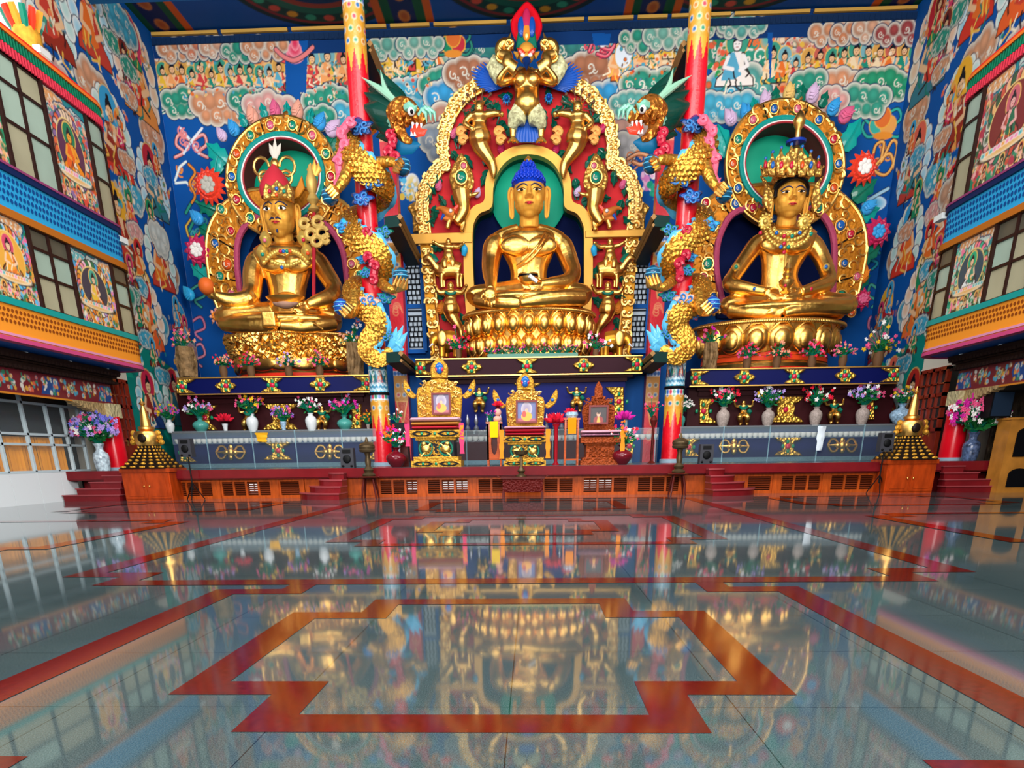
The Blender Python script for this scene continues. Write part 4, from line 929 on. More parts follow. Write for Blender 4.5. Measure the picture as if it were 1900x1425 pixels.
# --- left and right bejewelled figures
GEM = [mat('gem_red', 'c81e3c', .2, coat=.6), mat('gem_blue', '1660b0', .2, coat=.6), mat('gem_green', '0a8a70', .2, coat=.6), mat('gem_orange', 'e0521c', .25, coat=.5), mat('gem_pink', 'd8607c', .25, coat=.5)]
def jewels(t, pts, r, name='jewel', ms=None, Yf=None):
    for i, (px, py, Y) in enumerate(pts):
        m = MB(); m.ell(at(px, py, Y), (r, r*.6, r), n=10, k=6); m.build(name, (ms or GEM)[i % len(ms or GEM)], t)
def leftfig():
    Y = 33.7; t = thing('guru_statue', 'gold seated statue with red lotus hat and moustache, left of the dragon columns', 'statue', at(520, 612, Y))
    b = MB()
    limb(b, [(526, 440, Y, 15), (528, 452, Y, 22), (529, 463, Y, 52), (530, 480, Y, 57), (532, 510, Y-.05, 43), (533, 545, Y-.1, 34), (533, 565, Y-.1, 36), (532, 590, Y, 50)], 20, .6)
    b.ell(at(508, 488, Y-.67), (.6, .2, .34)); b.ell(at(552, 488, Y-.67), (.6, .2, .34)); b.ell(at(533, 570, Y-.55), (.75, .4, .5))
    limb(b, [(510, 456, Y, 9), (494, 463, Y, 12), (478, 475, Y, 13)]); limb(b, [(550, 456, Y, 9), (568, 463, Y, 12), (584, 475, Y, 13)])
    b.ell(at(520, 598, Y-.9), (2.5, 1.2, .34))
    limb(b, [(484, 480, Y, 15), (475, 488, Y, 18), (470, 510, Y-.2, 19), (468, 540, Y-.5, 17), (460, 555, Y-.9, 16), (432, 558, Y-1.2, 13), (408, 552, Y-1.4, 10), (398, 547, Y-1.45, 7)])
    limb(b, [(582, 480, Y, 15), (591, 488, Y, 18), (606, 510, Y-.2, 17), (620, 535, Y-.6, 16), (614, 550, Y-1.0, 15), (588, 560, Y-1.4, 12), (570, 566, Y-1.6, 8)])
    limb(b, [(510, 588, Y-.2, 26), (460, 592, Y-.8, 25), (420, 592, Y-1.0, 22), (408, 598, Y-1.0, 14)]); limb(b, [(556, 588, Y-.2, 25), (600, 592, Y-.8, 23), (628, 595, Y-1.0, 17)])
    limb(b, [(414, 600, Y-1.2, 13), (450, 604, Y-1.6, 13), (490, 606, Y-1.8, 12), (512, 600, Y-1.9, 10)]); limb(b, [(622, 600, Y-1.2, 12), (590, 604, Y-1.6, 12), (555, 606, Y-1.9, 11), (520, 604, Y-2.0, 8)])
    b.box(at(485, 580, 0).x if 0 else at(487, 596, Y-2.2).x, at(512, 596, Y-2.2).x, Y-2.3, Y-1.7, at(500, 606, Y-2.2).z, at(500, 578, Y-2.2).z)
    for a, c_ in ((560, 575), (600, 585)): limb(b, [(a-50, c_+2, Y-1.5, 2), (a-20, c_+14, Y-1.9, 2), (a, c_+26, Y-2.1, 2)])
    b.ell(at(393, 545, Y-1.5), (.22, .16, .2))
    fingers(b, [[(397, 541, Y-1.55), (392, 531, Y-1.6), (386, 530, Y-1.6)], [(392, 541, Y-1.55), (387, 533, Y-1.6), (382, 534, Y-1.6)], [(389, 545, Y-1.55), (383, 538, Y-1.6), (379, 540, Y-1.6)], [(388, 549, Y-1.55), (382, 545, Y-1.6), (379, 547, Y-1.6)], [(398, 546, Y-1.6), (398, 536, Y-1.65), (394, 529, Y-1.65)]], 2.8)
    fingers(b, [[(570, 567, Y-1.6), (556, 571, Y-1.8), (546, 571, Y-1.85)], [(570, 571, Y-1.6), (556, 575, Y-1.85), (544, 574, Y-1.9)], [(572, 574, Y-1.6), (560, 579, Y-1.85), (550, 578, Y-1.9)], [(570, 563, Y-1.55), (560, 561, Y-1.7), (553, 565, Y-1.8)]], 3)
    b.blob('body', GOLD, t, .034, 3, .5)
    q, W, Hh = face(t, 520, 401, Y-.15, 58, 76, yaw=-.05, wide=.45)
    m = MB()
    for s in (-1, 1): m.tube([q(s*.05, -1.12, -.3), q(s*.2, -1.06, -.26), q(s*.38, -.95, -.32)], W*.035, 6)
    m.ell(q(0, -.86, -.76), (W*.07, W*.05, Hh*.08)); m.build('moustache', BROW, t)
    # crown plate and lotus hat
    k = mpp(515, 350, Y)
    h = MB(); h.lathe(at(514, 368, Y-.1), [(28*k, 0), (30*k, .2), (29*k, .35), (23*k, .6), (14*k, .85), (6*k, 1.0), (3*k, 1.08)], 24); h.build('lotus_hat', mat('hat_red', 'cc3340', .5), t)
    f = MB(); Pq = [(544, 372), (556, 366), (566, 350), (560, 326), (553, 342), (548, 352)]; f.plate(pp(Pq, Y+.35), Y+.3, Y+.42, .03); f.build('hat_flap', mat('flap_gold', 'd8851e', .5), t)
    cpl = MB(); P = [(488, 371), (487, 350), (492, 338), (502, 344), (513, 332), (525, 344), (534, 338), (541, 350), (540, 371), (526, 366), (503, 366)]; cpl.plate(pp(P, Y-1.0), Y-.98, Y-.6, .05); cpl.build('crown_plate', GOLDR, t)
    jewels(t, [(500, 355, Y-1.0), (513, 350, Y-1.0), (527, 355, Y-1.0), (513, 361, Y-1.0)], .07)
    # vajra finial and feathers
    v = MB(); v.lathe(at(510, 326, Y), [(.06, 0), (.12, .1), (.2, .16), (.08, .24), (.06, .5)], 12)
    for s in (-1, 1):
        for (r, dz) in ((.3, .55), (.22, .2)):
            P = [(at(510, 318, Y)+Vector((s*(.2+r*(1-math.cos(a))), 0, r*math.sin(a)+dz-.4))) for a in [i/10*5.2 for i in range(11)]]; v.tube(P, .055, 8)
    v.ell(at(510, 305, Y), (.16, .14, .2)); v.build('vajra_finial', GOLDS, t)
    for dx, tip in ((0, 256), (-6, 266), (6, 266)):
        f = MB(); f.tube([at(510, 296, Y), at(510+dx*.8, 280, Y), at(510+dx*1.8, tip, Y)], [.05, .12, .01], 8, .4); f.build('feather', mat('pale_feather', 'd8d0c0', .5), t)
    # earrings, collar and chest ornaments
    o = MB()
    for (a, c_) in ((493, 445), (562, 443), (487, 470), (570, 468)): o.lathe(at(a, c_, Y-1.1), [(.05, -.25), (.2, -.1), (.24, .05), (.15, .2), (.05, .28)], 12)
    for s in (-1, 1):
        for i in range(9): o.ell(at(530+s*(8+i*4), 462+i*i*.32+4, Y-1.05), .1, n=8, k=6)
    for i in range(11): o.ell(at(505+i*5, 486+7*math.sin(i/10*PI), Y-1.28), .09, n=8, k=6)
    o.build('necklace', mat('pale_gold', 'e8c060', .35, .6), t)
    jewels(t, [(520+i*6, 466, Y-1.2) for i in range(4)]+[(491, 446, Y-1.35), (563, 445, Y-1.35), (523, 496, Y-1.35), (487, 472, Y-1.3), (571, 470, Y-1.3)], .07)
    # right hand vajra with red ball
    m = MB(); m.ell(at(383, 531, Y-1.65), .3); m.build('held_ball', mat('ball_orange', 'e0682a', .4), t)
    # skull cup
    c_ = thing('skull_cup', 'grey and gold offering cup held in the lap of the left statue', 'cup', at(533, 568, Y-1.9))
    m = MB(); m.lathe(at(531, 568, Y-1.9), [(.2, 0), (.5, .12), (.72, .26), (.75, .3), (.6, .28)], 24, 1, .7); m.build('cup', GOLDS, c_)
    m = MB()
    for dx, r in ((-10, .26), (0, .34), (10, .24)): m.ell(at(530+dx, 560, Y-1.9), (r*1.2, r, r*.7))
    m.build('cup_contents', mat('pinkish_stone', 'c89a84', .5), c_)
    # staff
    s = thing('trident_staff', 'thin red staff with a flaming trident head and curling scarf beside the left statue', 'staff', at(582, 575, Y-1.4))
    m = MB(); m.tube([at(582, 575, Y-1.4), at(583, 395, Y-1.0)], .07, 8); m.build('pole', mat('staff_red', 'b01c2c', .4), s)
    m = MB(); m.lathe(at(583, 395, Y-1.0), [(.07, 0), (.22, .1), (.1, .25), (.24, .4), (.12, .6), (.2, .75), (.22, 1.0), (.14, 1.2), (.06, 1.5)], 12)
    m.build('stacked_heads', mat('cream_gold', 'd8b060', .45, .4), s)
    for dx in (-8, 0, 8):
        m = MB(); m.tube([at(583+dx*.3, 326, Y-1), at(583+dx, 314, Y-1), at(583+dx*.9, 296 if dx == 0 else 302, Y-1)], [.07, .13, .01], 8, .5); m.build('prong', mat('prong_gold', 'e8b050', .4, .4), s)
    m = MB()
    for (a, c_, r) in ((565, 415, 8), (590, 412, 9), (577, 435, 9), (598, 432, 10), (588, 447, 9), (604, 444, 6)):
        P = [at(a+r*math.cos(i/11*6), c_+r*math.sin(i/11*6), Y-1.2) for i in range(12)]; m.tube(P, .09, 8)
    m.build('scarf', mat('cream_gold', 'd8b060', .45, .4), s)
leftfig()
def rightfig():
    Y = 33.7; t = thing('crowned_statue', 'gold seated statue with tall spiked crown and both hands in its lap', 'statue', at(1460, 588, Y))
    b = MB()
    limb(b, [(1463, 404, Y, 13), (1462, 420, Y, 20), (1460, 432, Y, 50), (1458, 448, Y, 54), (1452, 475, Y-.05, 43), (1447, 505, Y-.1, 34), (1446, 530, Y-.1, 36), (1450, 560, Y, 46)], 20, .6)
    b.ell(at(1438, 453, Y-.64), (.55, .2, .32)); b.ell(at(1478, 453, Y-.64), (.55, .2, .32))
    limb(b, [(1445, 424, Y, 8), (1430, 431, Y, 11), (1412, 442, Y, 12)]); limb(b, [(1480, 424, Y, 8), (1494, 431, Y, 11), (1508, 442, Y, 12)])
    b.ell(at(1460, 574, Y-.9), (2.6, 1.2, .32))
    limb(b, [(1414, 446, Y, 13), (1402, 456, Y, 16), (1384, 480, Y-.2, 15), (1362, 512, Y-.6, 14), (1355, 528, Y-.9, 14), (1385, 535, Y-1.3, 11), (1420, 541, Y-1.6, 8)])
    limb(b, [(1503, 446, Y, 13), (1511, 456, Y, 16), (1525, 480, Y-.2, 15), (1536, 508, Y-.6, 14), (1536, 524, Y-.9, 14), (1510, 534, Y-1.3, 11), (1486, 541, Y-1.6, 8)])
    limb(b, [(1430, 560, Y-.2, 24), (1380, 568, Y-.8, 22), (1352, 570, Y-1.0, 19), (1346, 576, Y-1.0, 12)]); limb(b, [(1480, 560, Y-.2, 24), (1540, 568, Y-.8, 23), (1572, 568, Y-1.0, 20), (1580, 576, Y-1.0, 12)])
    limb(b, [(1352, 574, Y-1.2, 12), (1400, 580, Y-1.6, 11), (1450, 582, Y-1.8, 10)]); limb(b, [(1574, 568, Y-1.3, 15), (1530, 570, Y-1.6, 15), (1480, 576, Y-1.9, 11), (1455, 582, Y-2.0, 7)])
    for i in range(5): limb(b, [(1440+i*5, 556, Y-1.6, 1.2), (1438+i*3, 568, Y-1.9, 1.2), (1424+i*2, 582, Y-1.95, 1.2)])
    fingers(b, [[(1420, 541, Y-1.6), (1440, 547, Y-1.75), (1456, 549, Y-1.8)], [(1420, 545, Y-1.6), (1440, 551, Y-1.8), (1458, 553, Y-1.85)], [(1486, 541, Y-1.6), (1470, 545, Y-1.8), (1456, 545, Y-1.85)], [(1486, 545, Y-1.6), (1472, 549, Y-1.85), (1460, 549, Y-1.9)], [(1424, 538, Y-1.6), (1436, 534, Y-1.75), (1446, 536, Y-1.8)], [(1482, 538, Y-1.6), (1472, 534, Y-1.75), (1464, 536, Y-1.8)], [(1484, 549, Y-1.6), (1474, 553, Y-1.8), (1464, 554, Y-1.85)], [(1422, 549, Y-1.6), (1436, 554, Y-1.8), (1448, 556, Y-1.85)]], 2.8)
    b.blob('body', GOLD, t, .034, 3, .5)
    q, W, Hh = face(t, 1465, 370, Y-.15, 58, 68, yaw=-.06)
    h = MB(); P = smooth([(-.98, .1), (-.95, .5), (-.6, .72), (0, .8), (.6, .72), (.95, .5), (.98, .1)], 5)
    h.tube([q(a, -.3-.75*(1-a*a), b-.06) for a, b in P], W*.13, 8, 1.4); h.ell(q(0, .25, .55), (W*1.08, W*1.08, Hh*.62)); h.build('hair', BLK, t)
    # crown: flared band, points, sub scrolls
    k = mpp(1465, 320, Y); cr_ = MB(); base = at(1467, 338, Y)
    cr_.lathe(base, [(31*k, 0), (35*k, .1), (34*k, .22), (40*k, .4), (43*k, .5), (40*k, .5), (30*k, .3)], 32, cap=False); cr_.build('crown_band', GOLDR, t)
    for i, (dx, top, w) in enumerate(((-46, 296, 15), (-33, 284, 15), (-17, 276, 16), (2, 270, 18), (22, 274, 16), (38, 283, 15), (52, 294, 15))):
        yy = Y-2.0*math.sqrt(max(0, 1-(dx/58)**2))*.6
        p = MB(); cx_ = 1467+dx; P = [(cx_-w*.35, 326), (cx_-w*.6, 308), (cx_-w*.55, top+16), (cx_-w*.2, top+9), (cx_, top-3), (cx_+w*.2, top+9), (cx_+w*.55, top+16), (cx_+w*.6, 308), (cx_+w*.35, 326)]
        p.plate([(v_[0], v_[1]) for v_ in pp(smooth(P, 3), yy)], yy, yy+.12, .03); sp = p.build('crown_point', GOLDR, t)
        j = MB(); j.ell(at(cx_, 306, yy-.02), (.07, .05, .12), n=10, k=6); j.build('jewel', GEM[(0, 1, 0, 0, 3, 1, 0)[i]], sp)
        j = MB(); j.ell(at(cx_, top-2, yy+.05), .06, n=8, k=6); j.build('tip_bead', GEM[1], sp)
    m = MB(); m.lathe(at(1476, 290, Y), [(.1, 0), (.16, .2), (.08, .35), (.3, .45), (.1, .56), (.1, .8), (.2, .95), (.22, 1.1), (.12, 1.3), (.02, 1.4)], 14); m.build('topknot_finial', GOLDS, t)
    m = MB(); m.lathe(at(1476, 271, Y), [(.1, 0), (.36, .08), (.36, .16), (.1, .24)], 20); m.build('finial_disc', mat('disc_blue', '1438a0', .3), t)
    # side ribbons behind the ears
    m = MB()
    for s in (-1, 1): m.plate([(v_[0], v_[1]) for v_ in pp(smooth([(1466+s*40, 400), (1466+s*54, 380), (1466+s*50, 350), (1466+s*58, 330), (1466+s*44, 345), (1466+s*34, 370)], 4), Y)], Y-.3, Y-.15, .03)
    m.build('crown_ribbon', GOLDR, t)
    for a in (1419, 1492):
        e = MB(); e.lathe((0, 0, 0), [(.02, 0)], 3) if 0 else None
        p = at(a, 412, Y-1.0); R_ = 12*mpp(a, 412, Y-1)
        e.ell(p, (R_, .08, R_), n=20, k=8)
        for i in range(12): e.ell(p+Vector((R_*.95*math.cos(i*PI/6), -.05, R_*.95*math.sin(i*PI/6))), .05, n=6, k=5)
        e.ell(p+Vector((0, -.08, 0)), .1, n=8, k=6); e.build('earring', mat('pale_gold', 'e8c060', .35, .6), t)
    o = MB()
    for row, (r, dy) in enumerate(((26, 10), (34, 20), (42, 32))):
        for i in range(13+row*4):
            a = PI*(i/(12+row*4)); o.ell(at(1462-r*math.cos(a), 424+dy*math.sin(a)*1.1, Y-.75-.55*math.sin(a)), .075, n=8, k=6)
    o.tube([at(1458, 470, Y-1.25), at(1456, 500, Y-1.1), at(1456, 520, Y-1.2)], .05, 6)
    for a, c_ in ((1366, 496), (1533, 496)): o.ell(at(a, c_, Y-1.05), (.14, .1, .14))
    o.build('necklace', mat('pale_gold', 'e8c060', .35, .6), t)
    jewels(t, [(1441, 432, Y-1.25), (1455, 438, Y-1.35), (1470, 438, Y-1.35), (1484, 432, Y-1.25), (1455, 452, Y-1.45), (1463, 458, Y-1.45), (1449, 458, Y-1.4), (1455, 468, Y-1.42), (1366, 495, Y-1.15), (1533, 495, Y-1.15), (1411, 432, Y-1.0), (1505, 434, Y-1.0), (1400, 536, Y-1.6), (1505, 536, Y-1.6)], .07, ms=[GEM[1], GEM[0], GEM[2]])
    v = thing('longevity_vase', 'small gold jewelled vase resting on the hands of the crowned statue', 'vase', at(1457, 545, Y-1.85))
    m = MB(); m.lathe(at(1457, 545, Y-1.85), [(.12, 0), (.2, .06), (.12, .14), (.26, .3), (.28, .42), (.14, .55), (.18, .64), (.1, .72), (.16, .8), (.05, 1.0), (.02, 1.1)], 16); m.build('vase_body', GOLDS, v)
    jw = MB(); jw.ell(at(1457, 530, Y-2.14), .06, n=8, k=6); jw.build('jewel', GEM[0], v)
rightfig()
# ------------------------------------------------------------------ lotus thrones
def petal(mb, c, a, w, h, d, up=1):
    """a plump lotus petal facing outward at angle a"""
    R = (0, 0, a+PI/2)
    mb.ell(c, (w, d, h), R, 12, 8); o = Vector((math.cos(a), math.sin(a), 0))
    mb.ell(c+o*d*.45+Vector((0, 0, -h*.1*up)), (w*.68, d*.85, h*.7), R, 12, 8)
    pts = [c+o*(d*.75*(1-(u*u)))+Vector((-math.sin(a), math.cos(a), 0))*w*u*.95+Vector((0, 0, up*h*(.95-.75*u*u))) for u in [i/6-1 for i in range(13)]]
    mb.tube(pts, w*.09, 6)
def throne(name, label, cx, Y, ytop, ybead, ypet, ymid, ylow, wtop, wmid, wlow, ry, n, style, cat='lotus throne'):
    """all py values are at the front face of the throne"""
    yf = Y-ry; k = mpp(cx, ytop, yf); z = lambda py: at(cx, py, yf).z; X = at(cx, ytop, yf).x
    t = thing(name, label, cat, (X, Y, z(ylow)))
    R1, R2, R3 = wtop*k/2, wmid*k/2, wlow*k/2; q = ry/R1
    b = MB(); b.lathe((X, Y, z(ylow)), [(R3, 0), (R3*.98, (z(ymid)-z(ylow))*.5), (R2*.95, z(ymid)-z(ylow)), (R1*.93, (z(ypet)-z(ylow))), (R1*.95, z(ybead)-z(ylow)), (R1, z(ytop)-z(ylow)-.04), (R1*.99, z(ytop)-z(ylow)), (.1, z(ytop)-z(ylow))], 64, 1, q); b.build('core', GOLD, t)
    bd = MB(); m = 110
    for i in range(m):
        a = PI+PI*(i+.5)/m; bd.ell((X+R1*1.0*math.cos(a), Y+R1*q*math.sin(a), z(ybead)+.03), .075, n=8, k=6)
    tag(bd.build('bead', GOLDS, t), kind='stuff')
    for row, (za, zb, R, up) in enumerate(((z(ybead), z(ymid), (R1+R2)/2, 1), (z(ymid), z(ylow), (R2+R3)/2, -1))):
        if style.startswith('leafy') and row == 1: continue
        zc = (za+zb)/2; h = abs(za-zb)/2*1.08
        for i in range(n):
            a = PI+PI*(i+.5)/n
            if style == 'leafy':
                continue
            pm = MB(); w = R*PI/n*.54*(.6+.4*abs(math.sin(a)))
            petal(pm, Vector((X+R*.97*math.cos(a), Y+R*q*.97*math.sin(a), zc)), math.atan2(math.sin(a)*1.0, math.cos(a)*q), w, h, .22, up)
            pm.build('petal', GOLD, t)
    if style == 'leafy':
        lf = MB(); R = random.Random(5)
        for i in range(420):
            a = PI+PI*R.random(); u = R.random(); rr = lerp(R2*.97, R1*.97, u); zz = lerp(z(ymid), z(ybead)-.08, u)
            o = Vector((X+rr*math.cos(a), Y+rr*q*math.sin(a), zz)); tn = Vector((-math.sin(a), math.cos(a)*q, 0)).normalized(); ou = Vector((math.cos(a)*q, math.sin(a), 0)).normalized()
            s_ = R.choice((-1, 1)); L_ = R.uniform(.18, .32)
            lf.tube([o+ou*.02, o+ou*.12+tn*s_*L_*.5+Vector((0, 0, L_*.3)), o+ou*.06+tn*s_*L_+Vector((0, 0, L_*.9))], [.03, .09, .02], 6, .6)
        tag(lf.build('leaf_relief', GOLD, t), kind='stuff')
    return t, X, (R1, R2, R3), q, z
t, X, RR, q, z = throne('lotus_throne', 'gold double lotus throne under the central statue', 981, 33.9, 566, 574, 600, 617, 655, 258, 236, 232, 2.0, 13, 'petal')
b = MB(); b.lathe((X, 33.9, z(664)), [(RR[2]*.9, 0), (RR[2]*.9, z(655)-z(664))], 48, 1, q); b.build('plinth', GOLDR, t)
t, X, RR, q, z = throne('lotus_throne', 'gold throne with wild leaf relief under the left statue', 514, 33.9, 612, 618, 640, 668, 680, 266, 236, 232, 2.1, 20, 'leafy')
b = MB(); b.lathe((X, 33.9, z(697)), [(RR[2]*.98, 0), (RR[2]*.98, z(690)-z(697))], 48, 1, q); b.build('red_plinth', REDO, t)
b = MB(); b.lathe((X, 33.9, z(690)), [(RR[2]*.96, 0), (RR[2]*.98, z(685)-z(690)), (RR[2]*.93, z(672)-z(690))], 48, 1, q); b.build('lower_gold_band', GOLD, t)
b = MB(); b.lathe((X, 33.9, z(679)), [(RR[2]*.965, 0), (RR[2]*.985, z(666)-z(679)+.0)], 48, 1, q); b.build('orange_band', mat('orange_red', 'e8481a', .5), t)
for i in range(9):
    a = PI+PI*(i+.5)/9; c_ = Vector((X+RR[2]*math.cos(a), 33.9+RR[2]*q*math.sin(a), z(672))); pm = MB(); pm.ell(c_, (.5*abs(math.sin(a))+.2, .14, .28), (0, 0, a+PI/2)); pm.build('drooping_petal', GOLD, t)
t, X, RR, q, z = throne('lotus_throne', 'gold lotus throne with large curled petals under the crowned statue', 1457, 33.9, 588, 595, 615, 650, 656, 300, 256, 252, 2.3, 9, 'leafy2')
b = MB(); b.lathe((X, 33.9, z(684)), [(RR[2]*1.0, 0), (RR[2]*1.0, z(677)-z(684))], 48, 1, q); b.build('red_plinth', REDO, t)
b = MB(); b.lathe((X, 33.9, z(677)), [(RR[2]*1.0, 0), (RR[2]*1.02, z(670)-z(677)), (RR[2]*.98, z(664)-z(677))], 48, 1, q); b.build('lower_gold_band', GOLD, t)
b = MB(); b.lathe((X, 33.9, z(665)), [(RR[2]*1.0, 0), (RR[2]*.99, z(650)-z(665))], 48, 1, q); b.build('orange_band', mat('orange_red', 'e8481a', .5), t)
# ------------------------------------------------------------------ painted plates with coloured relief
def scroll_field(mb, pts_fn, n, Y, r, wd, seed=1, depth=.05):
    R = random.Random(seed); Q = []
    for i in range(n*3):
        px, py = pts_fn(R); c = at(px, py, Y)
        if len(Q) >= n: break
        if r > .1 and any((c-o).length < r*1.35 for o in Q): continue
        Q.append(c); rr = r*R.uniform(.7, 1.25); d = R.choice((-1, 1)); a0 = R.random()*6.3
        P = [c+Vector((d*rr*(1-k/11)*math.cos(a0+k*.62), -depth*k/9, rr*(1-k/11)*math.sin(a0+k*.62))) for k in range(9)]
        mb.tube(P, [wd*(1-.4*k/9) for k in range(9)], 5)
SWIRL = mat('swirl_cream', 'f0dcc0', .4)
def gem(t, px, py, Y, rpx, m, parent_name='gem'):
    k = mpp(px, py, Y); r = rpx*k; c = at(px, py, Y); g = MB(); g.ell(c, (r, r*.5, r), n=14, k=8); o = g.build(parent_name, m, t)
    s = MB(); s.tube([c+Vector((r*1.22*math.cos(a), -.02, r*1.22*math.sin(a))) for a in [i*PI/8 for i in range(16)]], r*.2, 6, closed=True); s.build('gem_setting', GOLDS, o)
    s = MB(); s.tube([c+Vector((r*.62*(1-i/14)*math.cos(2.2+i*.45), -r*.5, r*.62*(1-i/14)*math.sin(2.2+i*.45)-r*.15)) for i in range(9)], [r*.16*(1-i/11) for i in range(9)], 6); s.build('gem_swirl', SWIRL, o)
def bud(t, px, py, Y, rpx, m, ang=0, name='lotus_bud'):
    k = mpp(px, py, Y); r = rpx*k; c = at(px, py, Y); b = MB(); u = Vector((math.sin(ang), 0, math.cos(ang)))
    b.tube([c+u*r*v for v in (-1, -.7, -.2, .4, .9, 1.25)], [r*.3, r*.7, r*.85, r*.7, r*.35, .01], 12, .75)
    for i in range(3): b.tube([c+Vector((0, -r*.62, 0))+u*r*(-.7+.3*i)+Vector((u.z, 0, -u.x))*r*s_ for s_ in (-.5, 0)]+[c+Vector((0, -r*.6, 0))+u*r*(.1+.3*i)+Vector((u.z, 0, -u.x))*r*.45], r*.09, 6)
    return b.build(name, m, t)
def leaf(t, px, py, Y, w, h, ang, m=GREEN, name='leaf'):
    k = mpp(px, py, Y); c = at(px, py, Y); u = Vector((math.sin(ang), 0, math.cos(ang))); v = Vector((u.z, 0, -u.x)); b = MB()
    P = [(0, -.5), (.32, -.42), (.5, -.15), (.34, .0), (.42, .2), (.22, .3), (0, .55), (-.22, .3), (-.42, .2), (-.34, 0), (-.5, -.15), (-.32, -.42)]
    out = [c+v*a*w*k+u*q*h*k for a, q in P]; n = len(out)
    b.add([c+Vector((0, -.12, 0))]+out+[p+Vector((0, .12, 0)) for p in out], [(0, 1+i, 1+(i+1) % n) for i in range(n)]+[(1+i, 1+n+i, 1+n+(i+1) % n, 1+(i+1) % n) for i in range(n)])
    b.tube([c-u*h*k*.5+Vector((0, -.1, 0)), c+Vector((0, -.15, 0)), c+u*h*k*.5], .025, 5)
    return b.build(name, m, t)
def flower(t, px, py, Y, rpx, m, mc, n=14, rows=2, name='relief_flower', mid=None):
    k = mpp(px, py, Y); r = rpx*k; c = at(px, py, Y); b = MB()
    for row in range(rows):
        for i in range(n):
            a = 2*PI*(i+.5*row)/n; rr = r*(1-.25*row); u = Vector((math.cos(a), 0, math.sin(a)))
            b.tube([c+u*rr*.35+Vector((0, -.1-.08*row, 0)), c+u*rr*.7+Vector((0, -.14-.08*row, 0)), c+u*rr*1.0+Vector((0, -.02-.06*row, 0))], [r*.12, r*.17, r*.03], 6, .5)
    o = b.build(name, m, t); q = MB(); q.ell(c+Vector((0, -.12, 0)), (r*.48, .16, r*.48), n=14, k=8)
    for i in range(7): a = 2*PI*i/7; q.ell(c+Vector((r*.3*math.cos(a), -.26, r*.3*math.sin(a))), (r*.16, .05, r*.16), n=8, k=6)
    q.build('flower_centre', mc, o); return o
NICHE = mat('niche_navy', '041446', .8); MARN = mat('recess_maroon', '7a1420', .5); RIMP = mat('rim_rose', 'b84868', .45, bump=.8, bscale=10, bdist=.04)
TEALR = mat('rim_teal', '16968c', .4, bump=.8, bscale=10, bdist=.04); DIRT = mat('groove_black', '1a0e08', .7)
def resamp(P, m):
    L = [0]
    for i in range(len(P)-1): L.append(L[-1]+math.dist(P[i], P[i+1]))
    out = []
    for j in range(m):
        d_ = L[-1]*j/(m-1); i = max(x for x in range(len(L)) if L[x] <= d_+1e-9); i = min(i, len(P)-2); u = (d_-L[i])/(L[i+1]-L[i]+1e-9)
        out.append((lerp(P[i][0], P[i+1][0], u), lerp(P[i][1], P[i+1][1], u)))
    return out
def ellp(cx, cy, rx, ry, n=64, a0=0): return [(cx+rx*math.cos(a0+2*PI*i/n), cy-ry*math.sin(a0+2*PI*i/n)) for i in range(n)]
